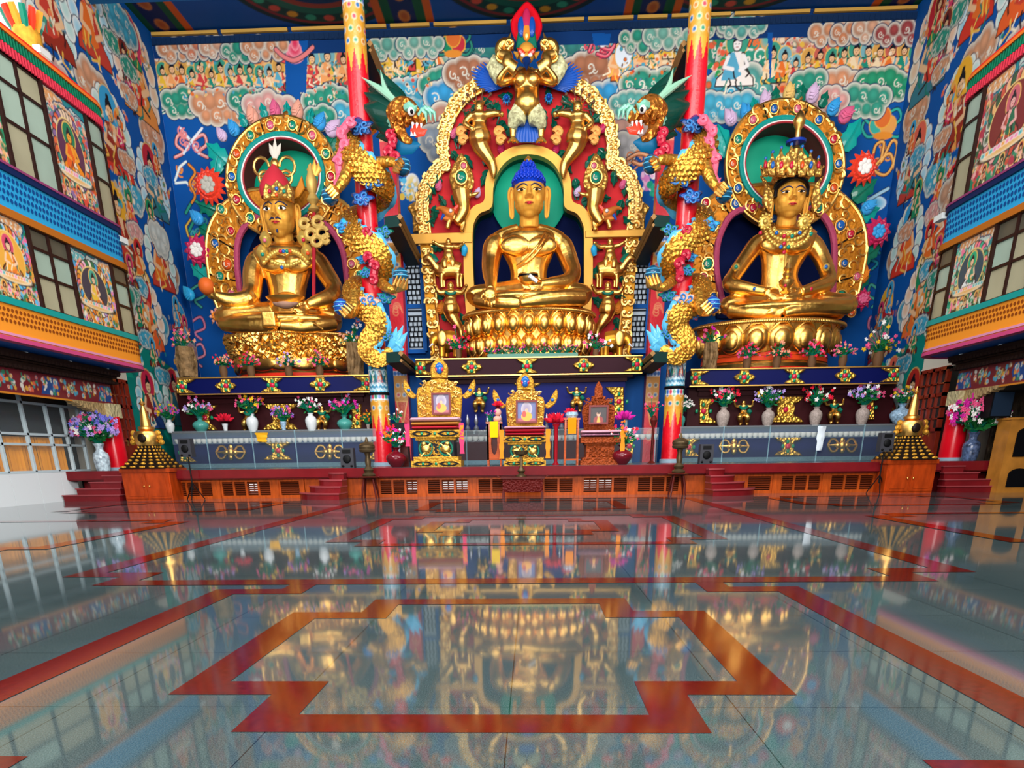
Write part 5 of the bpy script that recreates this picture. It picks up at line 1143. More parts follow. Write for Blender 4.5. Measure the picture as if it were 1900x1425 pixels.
def mandorla(cx, cy, ro, ryo, ri, ryi, outer, inner, lab, seed, ms, dx):
    Y = 34.9; t = thing('throne_halo', lab, 'halo', at(cx, 560, Y))
    # upper ring
    b = MB(); b.ring(pp(ellp(cx, cy, ro, ryo), Y), pp(ellp(cx, cy, ri, ryi), Y), Y, Y+.45); b.build('upper_ring', GOLDP, t, smooth=False)
    for rr, m, w, nm in ((ri+1, TEALR, .1, 'teal_rim'), (ri-3.5, WHITE, .06, 'white_rim'), (ri-6, mat('rim_red', 'a8323a', .4), .05, 'red_rim')):
        r_ = MB(); r_.tube([Vector((p[0], Y-.02, p[1])) for p in pp(ellp(cx, cy, rr, rr*ryi/ri), Y)], w, 8, closed=True); r_.build(nm, m, t)
    r_ = MB(); r_.tube([Vector((p[0], Y+.05, p[1])) for p in pp(ellp(cx, cy, ro-1, ryo-1), Y)], .07, 8, closed=True); r_.build('outer_bead', GOLDS, t)
    sf = MB(); scroll_field(sf, lambda R: (lambda a, u: (cx+lerp(ri+5, ro-4, u)*math.cos(a), cy-lerp(ryi+5, ryo-4, u)*math.sin(a)))(R.random()*2*PI, R.random()), 170, Y-.02, .2, .05, seed); tag(sf.build('scroll_relief', GOLDS, t), kind='stuff')
    for i in range(8): g = MB(); a = PI/8+i*PI/4; g.tube([at(cx+(ri+3)*math.cos(a), cy-(ryi+3)*math.sin(a), Y-.03), at(cx+(ro-1)*math.cos(a), cy-(ryo-1)*math.sin(a), Y-.03)], .025, 5); g.build('panel_joint', DIRT, t)
    for i in range(14):
        a = PI/2+PI/14+i*2*PI/14; gem(t, cx+(ro+ri+4)/2*math.cos(a), cy-(ryo+ryi+4)/2*math.sin(a), Y-.05, 6.5, ms[i % len(ms)])
    # deep recess: maroon reveal and emerald disc
    o1 = pp(ellp(cx, cy, ri-5, (ri-5)*ryi/ri), Y); n = len(o1); rc = MB()
    rc.add([(p[0], Y+.1, p[1]) for p in o1]+[(p[0], 36.3, p[1]) for p in o1], [(i, n+i, n+(i+1) % n, (i+1) % n) for i in range(n)]); rc.build('recess_side', MARN, t)
    c_ = at(cx+(dx*.75), cy+9, 36.25); rx = (ri-9)*mpp(cx, cy, 36.25)
    d = MB(); d.ell(c_, (rx, .05, rx*1.05), n=48, k=24); d.build('emerald_disc', EMER, t)
    d = MB(); d.plate([(p[0], p[1]) for p in o1], 36.3, 36.34); d.build('recess_back', NICHE, t)
    # lower body halo
    Y2 = Y+.12; N = 40
    O = smooth(outer, 6); I = smooth(inner, 6); m_ = min(len(O), len(I))
    O = resamp(O, 60); I = resamp(I, 60)
    b = MB(); b.band(pp(O, Y2), pp(I, Y2), Y2, Y2+.4); b.build('lower_band', GOLDP, t, smooth=False)
    for off, m, w, nm in ((0, RIMP, .13, 'rose_rim'), (1, WHITE, .05, 'white_rim')):
        r_ = MB(); I2 = [(lerp(p[0], cx+dx, .02*off+.005), lerp(p[1], 500, .02*off)) for p in I]; r_.tube([at(p[0], p[1], Y2-.03+off*.08) for p in I2], w, 8); r_.build(nm, m, t)
    r_ = MB(); r_.tube([at(p[0], p[1], Y2+.02) for p in O], .08, 8); r_.build('outer_bead', GOLDS, t)
    def fn(R):
        while 1:
            j = R.randrange(60); u = R.uniform(.12, .9); p = (lerp(I[j][0], O[j][0], u), lerp(I[j][1], O[j][1], u))
            if ((p[0]-cx)/ro)**2+((p[1]-cy)/ryo)**2 > .98: return p
    sf = MB(); scroll_field(sf, fn, 330, Y2-.02, .22, .055, seed+3); tag(sf.build('scroll_relief', GOLDS, t), kind='stuff')
    for j in (6, 13, 20, 39, 46, 53): g = MB(); g.tube([at(*I[j], Y2-.03), at(*O[j], Y2-.03)], .028, 5); g.build('panel_joint', DIRT, t)
    for i, j in enumerate((3, 9, 16, 22, 37, 43, 50, 56)):
        for u, r in ((.32, 8.5 if i % 2 else 6), (.72, 6.5)):
            p = (lerp(I[j][0], O[j][0], u), lerp(I[j+(3 if u > .5 else 0)][1], O[j+(3 if u > .5 else 0)][1], u))
            if ((p[0]-cx)/ro)**2+((p[1]-cy)/ryo)**2 > 1.05: gem(t, p[0], p[1], Y2-.05, r, ms[(i*2+(u > .5)) % len(ms)])
    nb_ = MB(); P = pp(I, Y2); nb_.plate(P, 36.36, 36.4); nb_.build('dark_niche', NICHE, t)
    return t, Y
PALEB = mat('bud_blue', '3aa0e0', .4, coat=.3); PALEP = mat('bud_peach', 'f0a890', .4, coat=.3); LILAC = mat('bud_lilac', 'd8b8d8', .4, coat=.3); MAG = mat('bud_magenta', 'c8285a', .4, coat=.3)
GREYF = mat('flower_grey', 'b8b4a8', .45); REDF = mat('flower_red', 'e8402a', .4, coat=.3)
t, Y = mandorla(522, 328, 103, 114, 77, 78, [(404, 572), (393, 540), (385, 490), (383, 450), (392, 412), (414, 380), (440, 362), (470, 352), (522, 350), (580, 352), (612, 362), (642, 380), (664, 412), (674, 450), (674, 490), (668, 540), (660, 572)],
    [(451, 570), (445, 540), (440, 500), (439, 465), (444, 438), (458, 416), (480, 402), (522, 394), (570, 402), (600, 414), (622, 436), (636, 465), (642, 500), (645, 540), (646, 570)],
    'gold scroll carved halo with coloured stones and green disc behind the left statue', 11, [GEM[4], GEM[2], GEM[3], GEM[1], GEM[0], GEM[2]], 22)
Yd = Y+.25
for a in ((411, 250, 11, LILAC, -.6), (433, 238, 13, PALEB, -.5), (468, 214, 14, PALEP, -.3), (510, 203, 13, PINK, -.1), (552, 205, 14, PALEP, .2), (594, 226, 14, PALEB, .5), (618, 238, 15, LILAC, .8)): bud(t, a[0], a[1], Yd, a[2], a[3], a[4])
for a in ((402, 285, 34, 44, -.8), (404, 300, 26, 40, .4), (450, 222, 16, 24, -.4), (488, 205, 16, 24, -.2), (532, 203, 16, 24, .1), (576, 215, 16, 24, .3), (612, 272, 34, 50, .6), (384, 385, 26, 34, -1.2), (382, 428, 24, 30, -1), (372, 505, 30, 40, -.9), (366, 470, 20, 60, 0)): leaf(t, *a[:2], Yd+.1, *a[2:], m=TEAL if a[3] % 4 == 0 else GREEN)
flower(t, 390, 346, Yd, 30, REDF, GREYF, 16); flower(t, 369, 466, Yd, 27, MAG, WHITE, 12); bud(t, 365, 404, Yd, 13, PALEB, -.8); bud(t, 350, 545, Yd+.3, 12, CYAN, -.6)
flower(t, 404, 588, Yd-.6, 16, PALEP, ORANGE, 8, 1)
t, Y = mandorla(1458, 304, 110, 121, 82, 84, [(1303, 580), (1290, 540), (1281, 490), (1282, 440), (1296, 396), (1320, 366), (1350, 352), (1400, 344), (1458, 340), (1520, 344), (1548, 352), (1574, 372), (1596, 400), (1607, 440), (1606, 480), (1596, 530), (1584, 580)],
    [(1345, 580), (1336, 540), (1329, 500), (1330, 460), (1338, 430), (1354, 402), (1378, 388), (1430, 380), (1490, 384), (1522, 396), (1536, 412), (1546, 436), (1549, 470), (1547, 520), (1544, 580)],
    'gold scroll carved halo with coloured stones and green disc behind the crowned statue', 21, [GEM[1], GEM[4], GEM[2], GEM[3], GEM[1], GEM[0]], -18)
Yd = Y+.25
for a in ((1355, 218, 14, LILAC, -.7), (1384, 208, 14, PALEB, -.5), (1420, 186, 14, LILAC, -.2), (1464, 172, 14, mat('bud_yellow', 'e8c070', .4), 0), (1508, 174, 15, LILAC, .2), (1547, 199, 14, PALEB, .5), (1570, 213, 15, PINK, .8)): bud(t, a[0], a[1], Yd, a[2], a[3], a[4])
for a in ((1344, 262, 34, 56, -.5), (1400, 195, 18, 24, -.3), (1440, 176, 18, 26, -.1), (1487, 172, 26, 26, .1), (1530, 184, 18, 26, .3), (1580, 250, 36, 56, .5), (1604, 352, 36, 50, .9), (1612, 395, 30, 40, 1.2), (1612, 470, 34, 50, 1.0), (1600, 525, 24, 34, .8)): leaf(t, *a[:2], Yd+.1, *a[2:], m=TEAL if a[3] % 4 == 0 else GREEN)
flower(t, 1600, 313, Yd, 29, REDF, WHITE, 14); flower(t, 1626, 432, Yd, 27, MAG, PALEB, 12); bud(t, 1601, 511, Yd, 14, ORANGE, .3); flower(t, 1597, 556, Yd, 20, MAG, PINK, 9, 2); bud(t, 1612, 384, Yd, 14, PALEB, .9)
# ------------------------------------------------------------------ carved figures (shared builder)
TH = 1.3
def figure(name, label, cat, px, py, h, Y, m=GOLDS, pose='stand', flip=1, group=None, skin=None, arms=None, tail=False, crown=True):
    """small gilded figure; px,py feet centre, h height in px"""
    t = thing(name, label, cat, at(px, py, Y), group); k = h/100.; b = MB()
    def q(x, y, dy=0): return (px+flip*x*k, py-y*k, Y-dy)
    def L(pts, fl=1): limb(b, [(*q(x, y, dy), r*k*TH) for x, y, dy, r in pts], 10, fl)
    L([(0, 40, 0, 14), (0, 50, .02, 13), (0, 62, 0, 10), (0, 74, 0, 15), (0, 80, 0, 12), (0, 84, 0, 5), (0, 88, 0, 5)], .7)
    b.ell(at(*q(0, 91, .05)), (8*k*.0225, 8*k*.0225, 9.5*k*.0225))
    A = arms or [[(-13, 77), (-24, 66), (-16, 54)], [(13, 77), (24, 66), (16, 54)]]
    for a in A: L([(a[0][0], a[0][1], .05, 5.2), (a[1][0], a[1][1], .1, 4.2), (a[2][0], a[2][1], .2, 3.2)]); b.ell(at(*q(a[2][0], a[2][1], .22)), 4.2*k*.0225)
    if pose == 'stand': L([(-6, 42, 0, 9), (-9, 22, .05, 7), (-8, 3, 0, 5)]); L([(6, 42, 0, 9), (9, 22, .05, 7), (8, 3, 0, 5)])
    elif pose == 'squat': L([(-5, 40, 0, 11), (-17, 30, .2, 9), (-12, 3, .05, 6), (-16, 1, .15, 5)]); L([(5, 40, 0, 11), (17, 30, .2, 9), (12, 3, .05, 6), (16, 1, .15, 5)])
    elif pose == 'ride': L([(-5, 42, 0, 9), (-12, 30, .2, 8), (-10, 12, .25, 6)]); L([(5, 42, 0, 9), (12, 30, .1, 8), (12, 14, .1, 6)])
    elif pose == 'serpent':
        L([(0, 44, 0, 15), (2, 30, 0, 16), (4, 18, 0, 12), (14, 2, .05, 9), (24, -14, 0, 7), (27, -32, 0, 5), (26, -42, 0, 2)])
    b.blob('body', m, t, .028 if h > 60 else .022, 2, .5)
    w = 8*k*mpp(px, py, Y)
    for s in (-1, 1):
        e = MB(); e.ell(at(*q(s*3.2, 92.5, .22+.002*h)), (w*.18, w*.1, w*.12), n=8, k=6); e.build('eye', BLK, t)
    e = MB(); e.ell(at(*q(0, 87, .2+.002*h)), (w*.25, w*.12, w*.1), n=8, k=6); e.build('mouth', LIP, t)
    if crown:
        c = MB()
        for i in range(5): a = -PI*.35+i*PI*.175; c.tube([at(*q(8*math.sin(a), 97+2*math.cos(a), .1)), at(*q(13*math.sin(a), 100+9*math.cos(a), .05))], [w*.3, w*.05], 6)
        c.build('crown', GOLDR, t)
    return t, q, L
# garuda over the arch
def garuda():
    Y = 34.6; px, py = 982, 288
    t = thing('garuda_figure', 'gold bird-headed guardian with blue wings and red flaming crest above the central arch', 'statue', at(px, py, Y)); b = MB()
    limb(b, [(978, 128, Y, 9), (977, 140, Y, 20), (977, 156, Y-.05, 24), (978, 172, Y-.1, 22), (978, 190, Y-.2, 24), (978, 203, Y-.15, 20), (978, 210, Y, 12)], 18, .75)
    b.ell(at(966, 146, Y-.35), (.24, .16, .22)); b.ell(at(989, 146, Y-.35), (.24, .16, .22))
    for s in (-1, 1):
        limb(b, [(978+s*20, 138, Y, 9), (978+s*38, 150, Y-.2, 8), (978+s*52, 150, Y-.35, 7), (978+s*44, 134, Y-.5, 5), (978+s*30, 120, Y-.6, 5)])
    b.blob('body', GOLD, t, .03, 3, .5)
    h = MB(); k = mpp(977, 100, Y); h.ell(at(977, 98, Y-.15), (16*k, 15*k, 15*k)); h.ell(at(977, 108, Y-.3), (13*k, 12*k, 8*k)); h.blob('head', SKING, t, .03, 2)
    h = MB(); h.tube([at(977, 112, Y-.55), at(977, 118, Y-.7), at(977, 130, Y-.6)], [8*k, 6*k, .01], 10, .8); h.build('beak', mat('beak_blue', '12306a', .25), t)
    for s in (-1, 1):
        e = MB(); e.tube([at(977+s*4, 101, Y-.5), at(977+s*11, 96, Y-.45), at(977+s*17, 90, Y-.3)], [.07, .1, .02], 8); e.build('flame_brow', REDF, t)
        e = MB(); e.ell(at(977+s*7, 102, Y-.52), (.08, .05, .06)); e.build('eye', EYEW, t)
        e = MB(); e.tube([at(977+s*14, 104, Y-.25), at(977+s*24, 96, Y-.2)], [.12, .02], 8, .5); e.build('ear', SKING, t)
        w = MB()
        for i in range(13):
            a = lerp(-.6, .65, i/12); L_ = 76-abs(i-8)*3; x0, y0 = 978+s*30, 146+i*1.0
            w.tube([at(x0, y0, Y+.25), at(x0+s*L_*.5*math.cos(a), y0-L_*.45*math.sin(a), Y+.2), at(x0+s*L_*math.cos(a), y0-L_*1.0*math.sin(a)-4, Y+.25)], [.09, .11, .015], 6, .5)
        w.build('wing', BLUE, t)
        l = MB(); l.tube([at(978+s*12, 204, Y-.05), at(978+s*20, 222, Y-.2), at(978+s*26, 234, Y-.1), at(978+s*20, 240, Y-.05)], [.32, .36, .2, .1], 12); l.build('spotted_leg', mat('spotted_cream', 'e8d8a0', .5, var=.6, vscale=9), t)
        l = MB(); l.tube([at(978+s*26, 236, Y-.05), at(978+s*26, 256, Y-.05)], [.14, .1], 10)
        for d in (-9, 0, 9): l.tube([at(978+s*26, 256, Y-.1), at(978+s*26+d, 264, Y-.25)], [.09, .04], 6)
        l.build('claw', GOLDS, t)
        n = MB(); P = smooth([(978+s*22, 128, Y-.5), (978+s*36, 116, Y-.55), (978+s*36, 104, Y-.5), (978+s*50, 98, Y-.4), (978+s*50, 84, Y-.4), (978+s*40, 78, Y-.4), (978+s*34, 88, Y-.4), (978+s*42, 94, Y-.45)], 5)
        n.tube([at(*p) for p in P], [lerp(11, 5, i/len(P))*k for i in range(len(P))], 10, .7)
        n.tube([at(978+s*30, 92, Y-.3), at(978+s*28, 78, Y-.3), at(978+s*34, 70, Y-.3), at(978+s*30, 60, Y-.3)], [5*k, 4*k, 3*k, .01], 8); 
        for (a, c_, r_) in ((43, 86, 9), (46, 104, 10), (33, 80, 6)): n.tube([at(978+s*a+s*r_*math.cos(i*PI/8), c_-r_*math.sin(i*PI/8), Y-.45) for i in range(17)], 3.2*k, 8)
        n.build('gold_serpent', GOLDS, t)
        n = MB(); n.tube([at(978+s*34, 130, Y-.1), at(978+s*52, 134, Y-.1), at(978+s*66, 120, Y-.05), at(978+s*74, 128, Y)], [.25, .4, .32, .1], 10, .6); n.build('spotted_sash', MATS['spotted_cream'], t)
    tl = MB()
    for i in range(9): x = 978+(i-4)*5; tl.tube([at(978+(i-4)*2, 212, Y+.1), at(x, 240, Y+.05), at(x+(i-4)*1.4, 264, Y+.05)], [.1, .13, .1], 8, .5)
    tl.build('tail_feathers', BLUE, t)
    cr_ = MB(); P = smooth([(978, 2), (964, 14), (950, 34), (948, 50), (954, 68), (966, 80), (990, 80), (1000, 68), (1006, 50), (1003, 34), (992, 14)], 4, True); cr_.plate(pp(P, Y+.3), Y+.28, Y+.45, .05); cr_.build('flame_crest', RED, t)
    c2 = MB(); P = [(956, 90), (960, 64), (964, 44), (970, 34), (977, 22), (984, 34), (990, 44), (994, 64), (998, 90)]; c2.plate(pp(smooth(P, 3), Y+.1), Y+.1, Y+.27, .05); c2.build('crest_inner', GREEN, t)
    for (a, c_, rx, rz, m) in ((977, 38, .16, .36, MAG), (967, 50, .13, .3, BLUE), (987, 50, .13, .3, BLUE), (977, 58, .15, .3, ORANGE), (977, 64, .1, .18, GOLDS)): e = MB(); e.ell(at(a, c_, Y+.08), (rx, .08, rz)); e.build('crest_jewel', m, t)
garuda()
def naga(px, s, lab):
    Y = 34.7; arms = [[(-13, 77), (-26, 62), (-14, 52)], [(13, 77), (30, 80), (42, 78)]]
    t, q, L = figure('naga_figure', lab, 'statue', px, 290, 100, Y, pose='serpent', flip=s, arms=arms, group='serpent-tailed figures on the arch')
    f = MB()
    for i in range(8): a = -PI*.6+i*PI*.17; p0 = at(*q(12*math.sin(a), 92+10*math.cos(a), 0)); p1 = at(*q(30*math.sin(a), 94+30*math.cos(a), -.1)); f.tube([p0, p1], .02, 5); f.ell(p1, .06, n=8, k=6)
    f.build('serpent_hood', mat('thin_dark_gold', '6a4a3a', .5), t)
    r = MB()
    for (x, y) in ((-30, 30), (-34, 45), (36, 45), (40, 30)): r.tube([at(*q(x+8*math.cos(i*.6)*(1-i/14), y+8*math.sin(i*.6)*(1-i/14), 0)) for i in range(11)], .1, 8)
    r.build('curling_scarf', mat('scarf_gold', 'f0a85a', .45, .3), t)
naga(889, 1, 'gold serpent-tailed figure with antler-like hood on the left side of the central arch'); naga(1072, -1, 'gold serpent-tailed figure with antler-like hood on the right side of the central arch')
# ------------------------------------------------------------------ central arch
def arch():
    Y = 35.2; t = thing('shrine_arch', 'tall red carved arch with gold scroll border and green leaves around the central niche', 'arch', at(980, 666, Y))
    A = [(802, 668), (793, 600), (786, 520), (779, 450), (773, 395), (772, 370), (778, 345), (790, 322), (806, 305), (816, 296), (812, 270), (816, 235), (828, 200), (850, 170), (880, 148), (925, 132), (978, 128), (1035, 132), (1080, 148), (1108, 170), (1130, 200), (1143, 235), (1147, 270), (1144, 294), (1158, 302), (1174, 318), (1186, 340), (1191, 362), (1190, 390), (1184, 450), (1178, 520), (1172, 600), (1165, 668)]
    A = smooth(A, 4); Bn = [(lerp(p[0], 978, .105), lerp(p[1], 480, .07) if p[1] < 480 else p[1]) for p in A]
    On = [(866, 668), (866, 600), (862, 540), (860, 480), (861, 430), (866, 400), (880, 382), (898, 372), (900, 340), (908, 312), (925, 288), (950, 273), (980, 268), (1010, 273), (1036, 288), (1052, 312), (1060, 340), (1062, 372), (1080, 382), (1094, 400), (1099, 430), (1100, 480), (1099, 540), (1095, 600), (1095, 668)]
    b = MB(); b.band(pp(resamp(A, 90), Y), pp(resamp(smooth(On, 4), 90), Y), Y+.1, Y+.25); b.build('red_panel', REDB, t, smooth=False)
    b = MB(); b.band(pp(A, Y), pp(Bn, Y), Y-.05, Y+.1); b.build('border_band', mat('border_gold', 'd8942a', .45, .5, var=.25, vscale=5), t, smooth=False)
    r = MB(); r.tube([at(p[0], p[1], Y-.06) for p in Bn], .07, 8); r.build('inner_rim', GOLDS, t)
    k = 0; sc = MB()
    for i in range(0, len(A)-1, 1):
        for u in (.28, .72):
            p = (lerp(A[i][0], Bn[i][0], u), lerp(A[i][1], Bn[i][1], u)); c = at(p[0], p[1], Y-.08); d = 1 if (i+(u > .5)) % 2 else -1
            sc.tube([c+Vector((d*.17*(1-j/10)*math.cos(j*.7+i), -.012*j, .17*(1-j/10)*math.sin(j*.7+i))) for j in range(8)], [.075*(1-j/12) for j in range(8)], 6)
            sc.ell(c+Vector((0, -.04, 0)), (.09, .08, .09), n=8, k=6)
    tag(sc.build('scroll_relief', mat('bright_gold', 'ffd27a', .35, .9), t), kind='stuff')
    # niche frame
    O = [(866, 600), (862, 540), (860, 480), (861, 430), (866, 400), (880, 382), (898, 372), (900, 340), (908, 312), (925, 288), (950, 273), (980, 268), (1010, 273), (1036, 288), (1052, 312), (1060, 340), (1062, 372), (1080, 382), (1094, 400), (1099, 430), (1100, 480), (1099, 540), (1095, 600)]
    I = [(884, 600), (880, 540), (877, 480), (877, 430), (880, 412), (890, 396), (912, 384), (915, 350), (921, 326), (935, 304), (955, 290), (980, 286), (1005, 290), (1027, 304), (1040, 326), (1046, 350), (1048, 384), (1070, 396), (1080, 412), (1084, 430), (1084, 480), (1083, 540), (1079, 600)]
    Os, Is = smooth(O, 4), smooth(I, 4)
    b = MB(); b.band(pp(Os, Y-.25), pp(Is, Y-.25), Y-.25, Y+.2); b.build('niche_frame', mat('flat_gold', 'dfa54a', .45, .35, bump=.3, bscale=4), t, smooth=False)
    b = MB(); b.plate(pp(Is, Y+.05), 36.36, 36.4); b.build('niche_back', NICHE, t, smooth=False)
    Pn = pp(Is, Y); n = len(Pn); b = MB(); b.add([(p[0], Y, p[1]) for p in Pn]+[(p[0], 36.2, p[1]) for p in Pn], [(i, n+i, n+i+1, i+1) for i in range(n-1)]); b.build('niche_side', mat('niche_green', '0a5a44', .5), t)
    b = MB(); c = at(981, 352, 36.0); b.ell((c.x, 36.1, c.z), (1.62, .05, 1.75), n=48, k=24); b.build('emerald_disc', EMER, t)
    # cross beam
    for x0, x1, y0, y1 in ((756, 876, 430, 450), (1086, 1216, 424, 438)):
        b = MB(); b.plate(pp([(x0, y0+4), (x1, y0), (x1, y1), (x0, y1+3)], Y-.3), Y-.3, Y+.05, .03); b.build('cross_beam', mat('flat_gold', 'dfa54a', .45), t, smooth=False)
    for s, x in ((-1, 762), (1, 1200)):
        f = MB(); P = smooth([(x-s*4, 430), (x+s*-2, 400), (x+s*6, 384), (x-s*10, 372), (x-s*14, 372), (x-s*14, 430)], 3); f.plate(pp(P, Y), Y, Y+.3, .05); f.build('side_scroll', GOLDR, t)
    # leaves, buds and blue roundels on the red field
    R = random.Random(3)
    spots = [(905, 190), (920, 205), (938, 178), (1018, 176), (1034, 206), (1052, 190), (860, 235), (850, 250), (845, 290), (868, 300), (950, 216), (1008, 216), (930, 235), (1030, 235), (946, 240), (1100, 190), (1112, 215), (1106, 250), (1118, 285), (1096, 300), (905, 300), (918, 318), (900, 330), (1040, 290), (1052, 310), (1050, 335), (800, 350), (812, 340), (795, 368), (820, 372), (806, 395), (845, 372), (858, 392), (868, 362), (1070, 345), (1090, 372), (1100, 395), (1140, 330), (1160, 350), (1150, 385), (1172, 372), (1120, 368), (800, 410), (865, 410), (1165, 410), (1100, 412), (812, 460), (865, 462), (1108, 458), (1160, 470), (822, 505), (868, 510), (815, 545), (868, 550), (1105, 505), (1152, 515), (1150, 548), (1110, 560), (830, 590), (860, 592), (1120, 592), (1145, 600), (825, 625), (1140, 628), (885, 200), (870, 215), (1085, 230), (1062, 205)]
    for i, (a, c_) in enumerate(spots): leaf(t, a, c_, Y-.05, R.uniform(13, 19), R.uniform(20, 28), R.uniform(-PI, PI), mat('dark_leaf', '05604a', .35, coat=.4, bump=.5, bscale=8, bdist=.03))
    st = MB()
    for i in range(26):
        a, c_ = spots[R.randrange(len(spots))]; d = R.choice((-1, 1)); st.tube([at(a, c_, Y+.02), at(a+d*6, c_+12, Y), at(a+d*2, c_+26, Y+.02)], .035, 6)
    st.build('vine_stem', GREEN, t)
    for a, c_ in ((940, 186), (1018, 184)): flower(t, a, c_, Y-.1, 9, PALEB, BLUE, 10, 1, 'blue_roundel')
    for a, c_, m in ((842, 248, PINK), (1118, 238, MAG), (814, 345, PINK), (1156, 342, PINK), (886, 358, LILAC), (1072, 356, LILAC), (930, 275, MAG), (1032, 276, MAG)): bud(t, a, c_, Y-.12, 8, m, .4)
    for a, c_ in ((818, 572), (1146, 572)): bud(t, a, c_, Y-.1, 10, ORANGE, .2)
arch()
def makara(px, s, lab):
    Y = 34.9; t = thing('makara_figure', lab, 'statue', at(px, 425, Y), 'water monsters with leaf-shaped tails on the arch'); X = lambda x: px+s*x
    b = MB(); P = smooth([(X(0), 284), (X(-14), 304), (X(-22), 325), (X(-20), 345), (X(-12), 356), (X(12), 356), (X(22), 345), (X(22), 325), (X(12), 302)], 4, True); b.plate(pp(P, Y), Y-.05, Y+.15, .07); b.build('leaf_tail', GOLDR, t)
    gem(t, X(0), 329, Y-.1, 9, GEM[2]); gem(t, X(4), 308, Y-.1, 5, GEM[4])
    b = MB(); limb(b, [(X(0), 356, Y-.05, 18), (X(2), 372, Y-.1, 15), (X(4), 388, Y-.1, 12), (X(-2), 402, Y-.15, 10), (X(-10), 414, Y-.2, 7)]); limb(b, [(X(-6), 400, Y-.1, 6), (X(-20), 405, Y-.25, 5), (X(-26), 424, Y-.25, 4)]); limb(b, [(X(2), 400, Y-.1, 6), (X(4), 415, Y-.1, 5), (X(0), 428, Y-.2, 4)])
    limb(b, [(X(18), 362, Y-.15, 4), (X(26), 360, Y-.2, 3), (X(34), 356, Y-.2, 1)]); b.blob('body', GOLDS, t, .03, 2)
    h = MB(); limb(h, [(X(-14), 398, Y-.25, 9), (X(-26), 394, Y-.3, 8), (X(-38), 386, Y-.3, 4), (X(-48), 388, Y-.3, 2)]); limb(h, [(X(-16), 404, Y-.25, 6), (X(-28), 406, Y-.3, 4), (X(-38), 402, Y-.3, 2)]); h.blob('head', mat('monster_red_gold', 'd87a34', .45, .3), t, .03, 2)
    m = MB()
    for i in range(5): m.tube([at(X(-14), 394-i, Y-.25), at(X(-8+i*2), 384-i*2, Y-.2), at(X(-12+i*7), 374-i*2, Y-.2)], [.08, .06, .01], 6)
    m.build('mane', REDF, t); e = MB(); e.ell(at(X(-20), 391, Y-.5), .07, n=8, k=6); e.build('eye', EYEW, t); e = MB(); e.tube([at(X(-32), 398, Y-.35), at(X(-38), 408, Y-.35)], [.08, .03], 6); e.build('tongue', BLUE, t)
makara(856, 1, 'gold water monster with leaf tail below the left serpent figure'); makara(1106, -1, 'gold water monster with leaf tail below the right serpent figure')
def rider(px, s, lab):
    Y = 34.8; t, q, L = figure('beast_rider', lab, 'statue', px, 505, 62, Y, pose='ride', flip=s, group='riders on the arch', crown=False, arms=[[(-13, 77), (-30, 82), (-46, 92)], [(13, 77), (32, 76), (46, 88)]])
    b = MB(); X = lambda x: px+s*x
    limb(b, [(X(-24), 500, Y+.1, 9), (X(-10), 501, Y+.1, 14), (X(8), 500, Y+.1, 14), (X(22), 503, Y+.1, 14)])
    for x, d in ((-12, -.1), (-8, .2), (18, -.1), (24, .2)): limb(b, [(X(x), 508, Y+d, 6), (X(x-1), 520, Y+d, 4), (X(x), 534, Y+d, 3.5)])
    limb(b, [(X(-22), 498, Y, 8), (X(-30), 486, Y-.1, 6), (X(-38), 478, Y-.15, 6), (X(-46), 482, Y-.15, 3.5)]); b.blob('beast_body', GOLDS, t, .028, 2)
    m = MB(); m.tube([at(X(-24), 488, Y), at(X(-30), 476, Y-.05), at(X(-34), 470, Y-.05)], [.18, .14, .03], 8); m.build('beast_mane', GREEN, t)
    m = MB(); limb(m, [(X(26), 452, Y, 2), (X(30), 462, Y-.05, 6), (X(28), 474, Y, 4)]); m.build('sash', CYAN, t)
rider(832, 1, 'gold figure riding a goat-like beast left of the central statue'); rider(1132, -1, 'gold figure riding a goat-like beast right of the central statue')
for px, s, l in ((836, 1, 'left'), (1128, -1, 'right')):
    t, q, L = figure('dwarf_figure', 'gold spirit with green necklace and raised hands at the %s foot of the arch' % l, 'statue', px, 600, 76, 34.6, pose='serpent', flip=s, crown=False, group='squat spirits at the foot of the arch', arms=[[(-13, 77), (-28, 76), (-38, 92)], [(13, 77), (28, 76), (38, 92)]])
    n = MB(); n.tube([at(*q(12*math.cos(a), 78+6*math.sin(a), .35)) for a in [PI+i*PI/8 for i in range(9)]], .06, 6); n.build('necklace', GREEN, t)
def elephant(px, s, lab):
    Y = 33.6; t = thing('elephant_statue', lab, 'statue', at(px, 664, Y), 'gold elephants beside the central throne'); b = MB(); X = lambda x: px+s*x
    limb(b, [(X(24), 635, Y+.3, 17), (X(8), 633, Y+.2, 18), (X(-6), 634, Y, 15)]); limb(b, [(X(-8), 628, Y-.2, 12), (X(-16), 630, Y-.4, 9), (X(-20), 642, Y-.5, 5), (X(-18), 655, Y-.5, 3.5), (X(-23), 660, Y-.5, 3)])
    for x, d in ((-2, -.3), (6, .3), (24, -.3), (30, .3)): limb(b, [(X(x), 640, Y+d, 7), (X(x), 652, Y+d, 6), (X(x), 663, Y+d, 6)])
    b.blob('body', mat('elephant_gold', 'e09a34', .35, .8), t, .03, 2)
    e = MB(); e.ell(at(X(-2), 628, Y-.55), (.2, .07, .3)); e.build('ear', GOLDS, t); e = MB(); e.tube([at(X(-19), 638, Y-.6), at(X(-26), 644, Y-.65)], [.05, .01], 6); e.build('tusk', WHITE, t)
elephant(822, 1, 'gold elephant standing left of the central lotus throne'); elephant(1148, -1, 'gold elephant standing right of the central lotus throne')
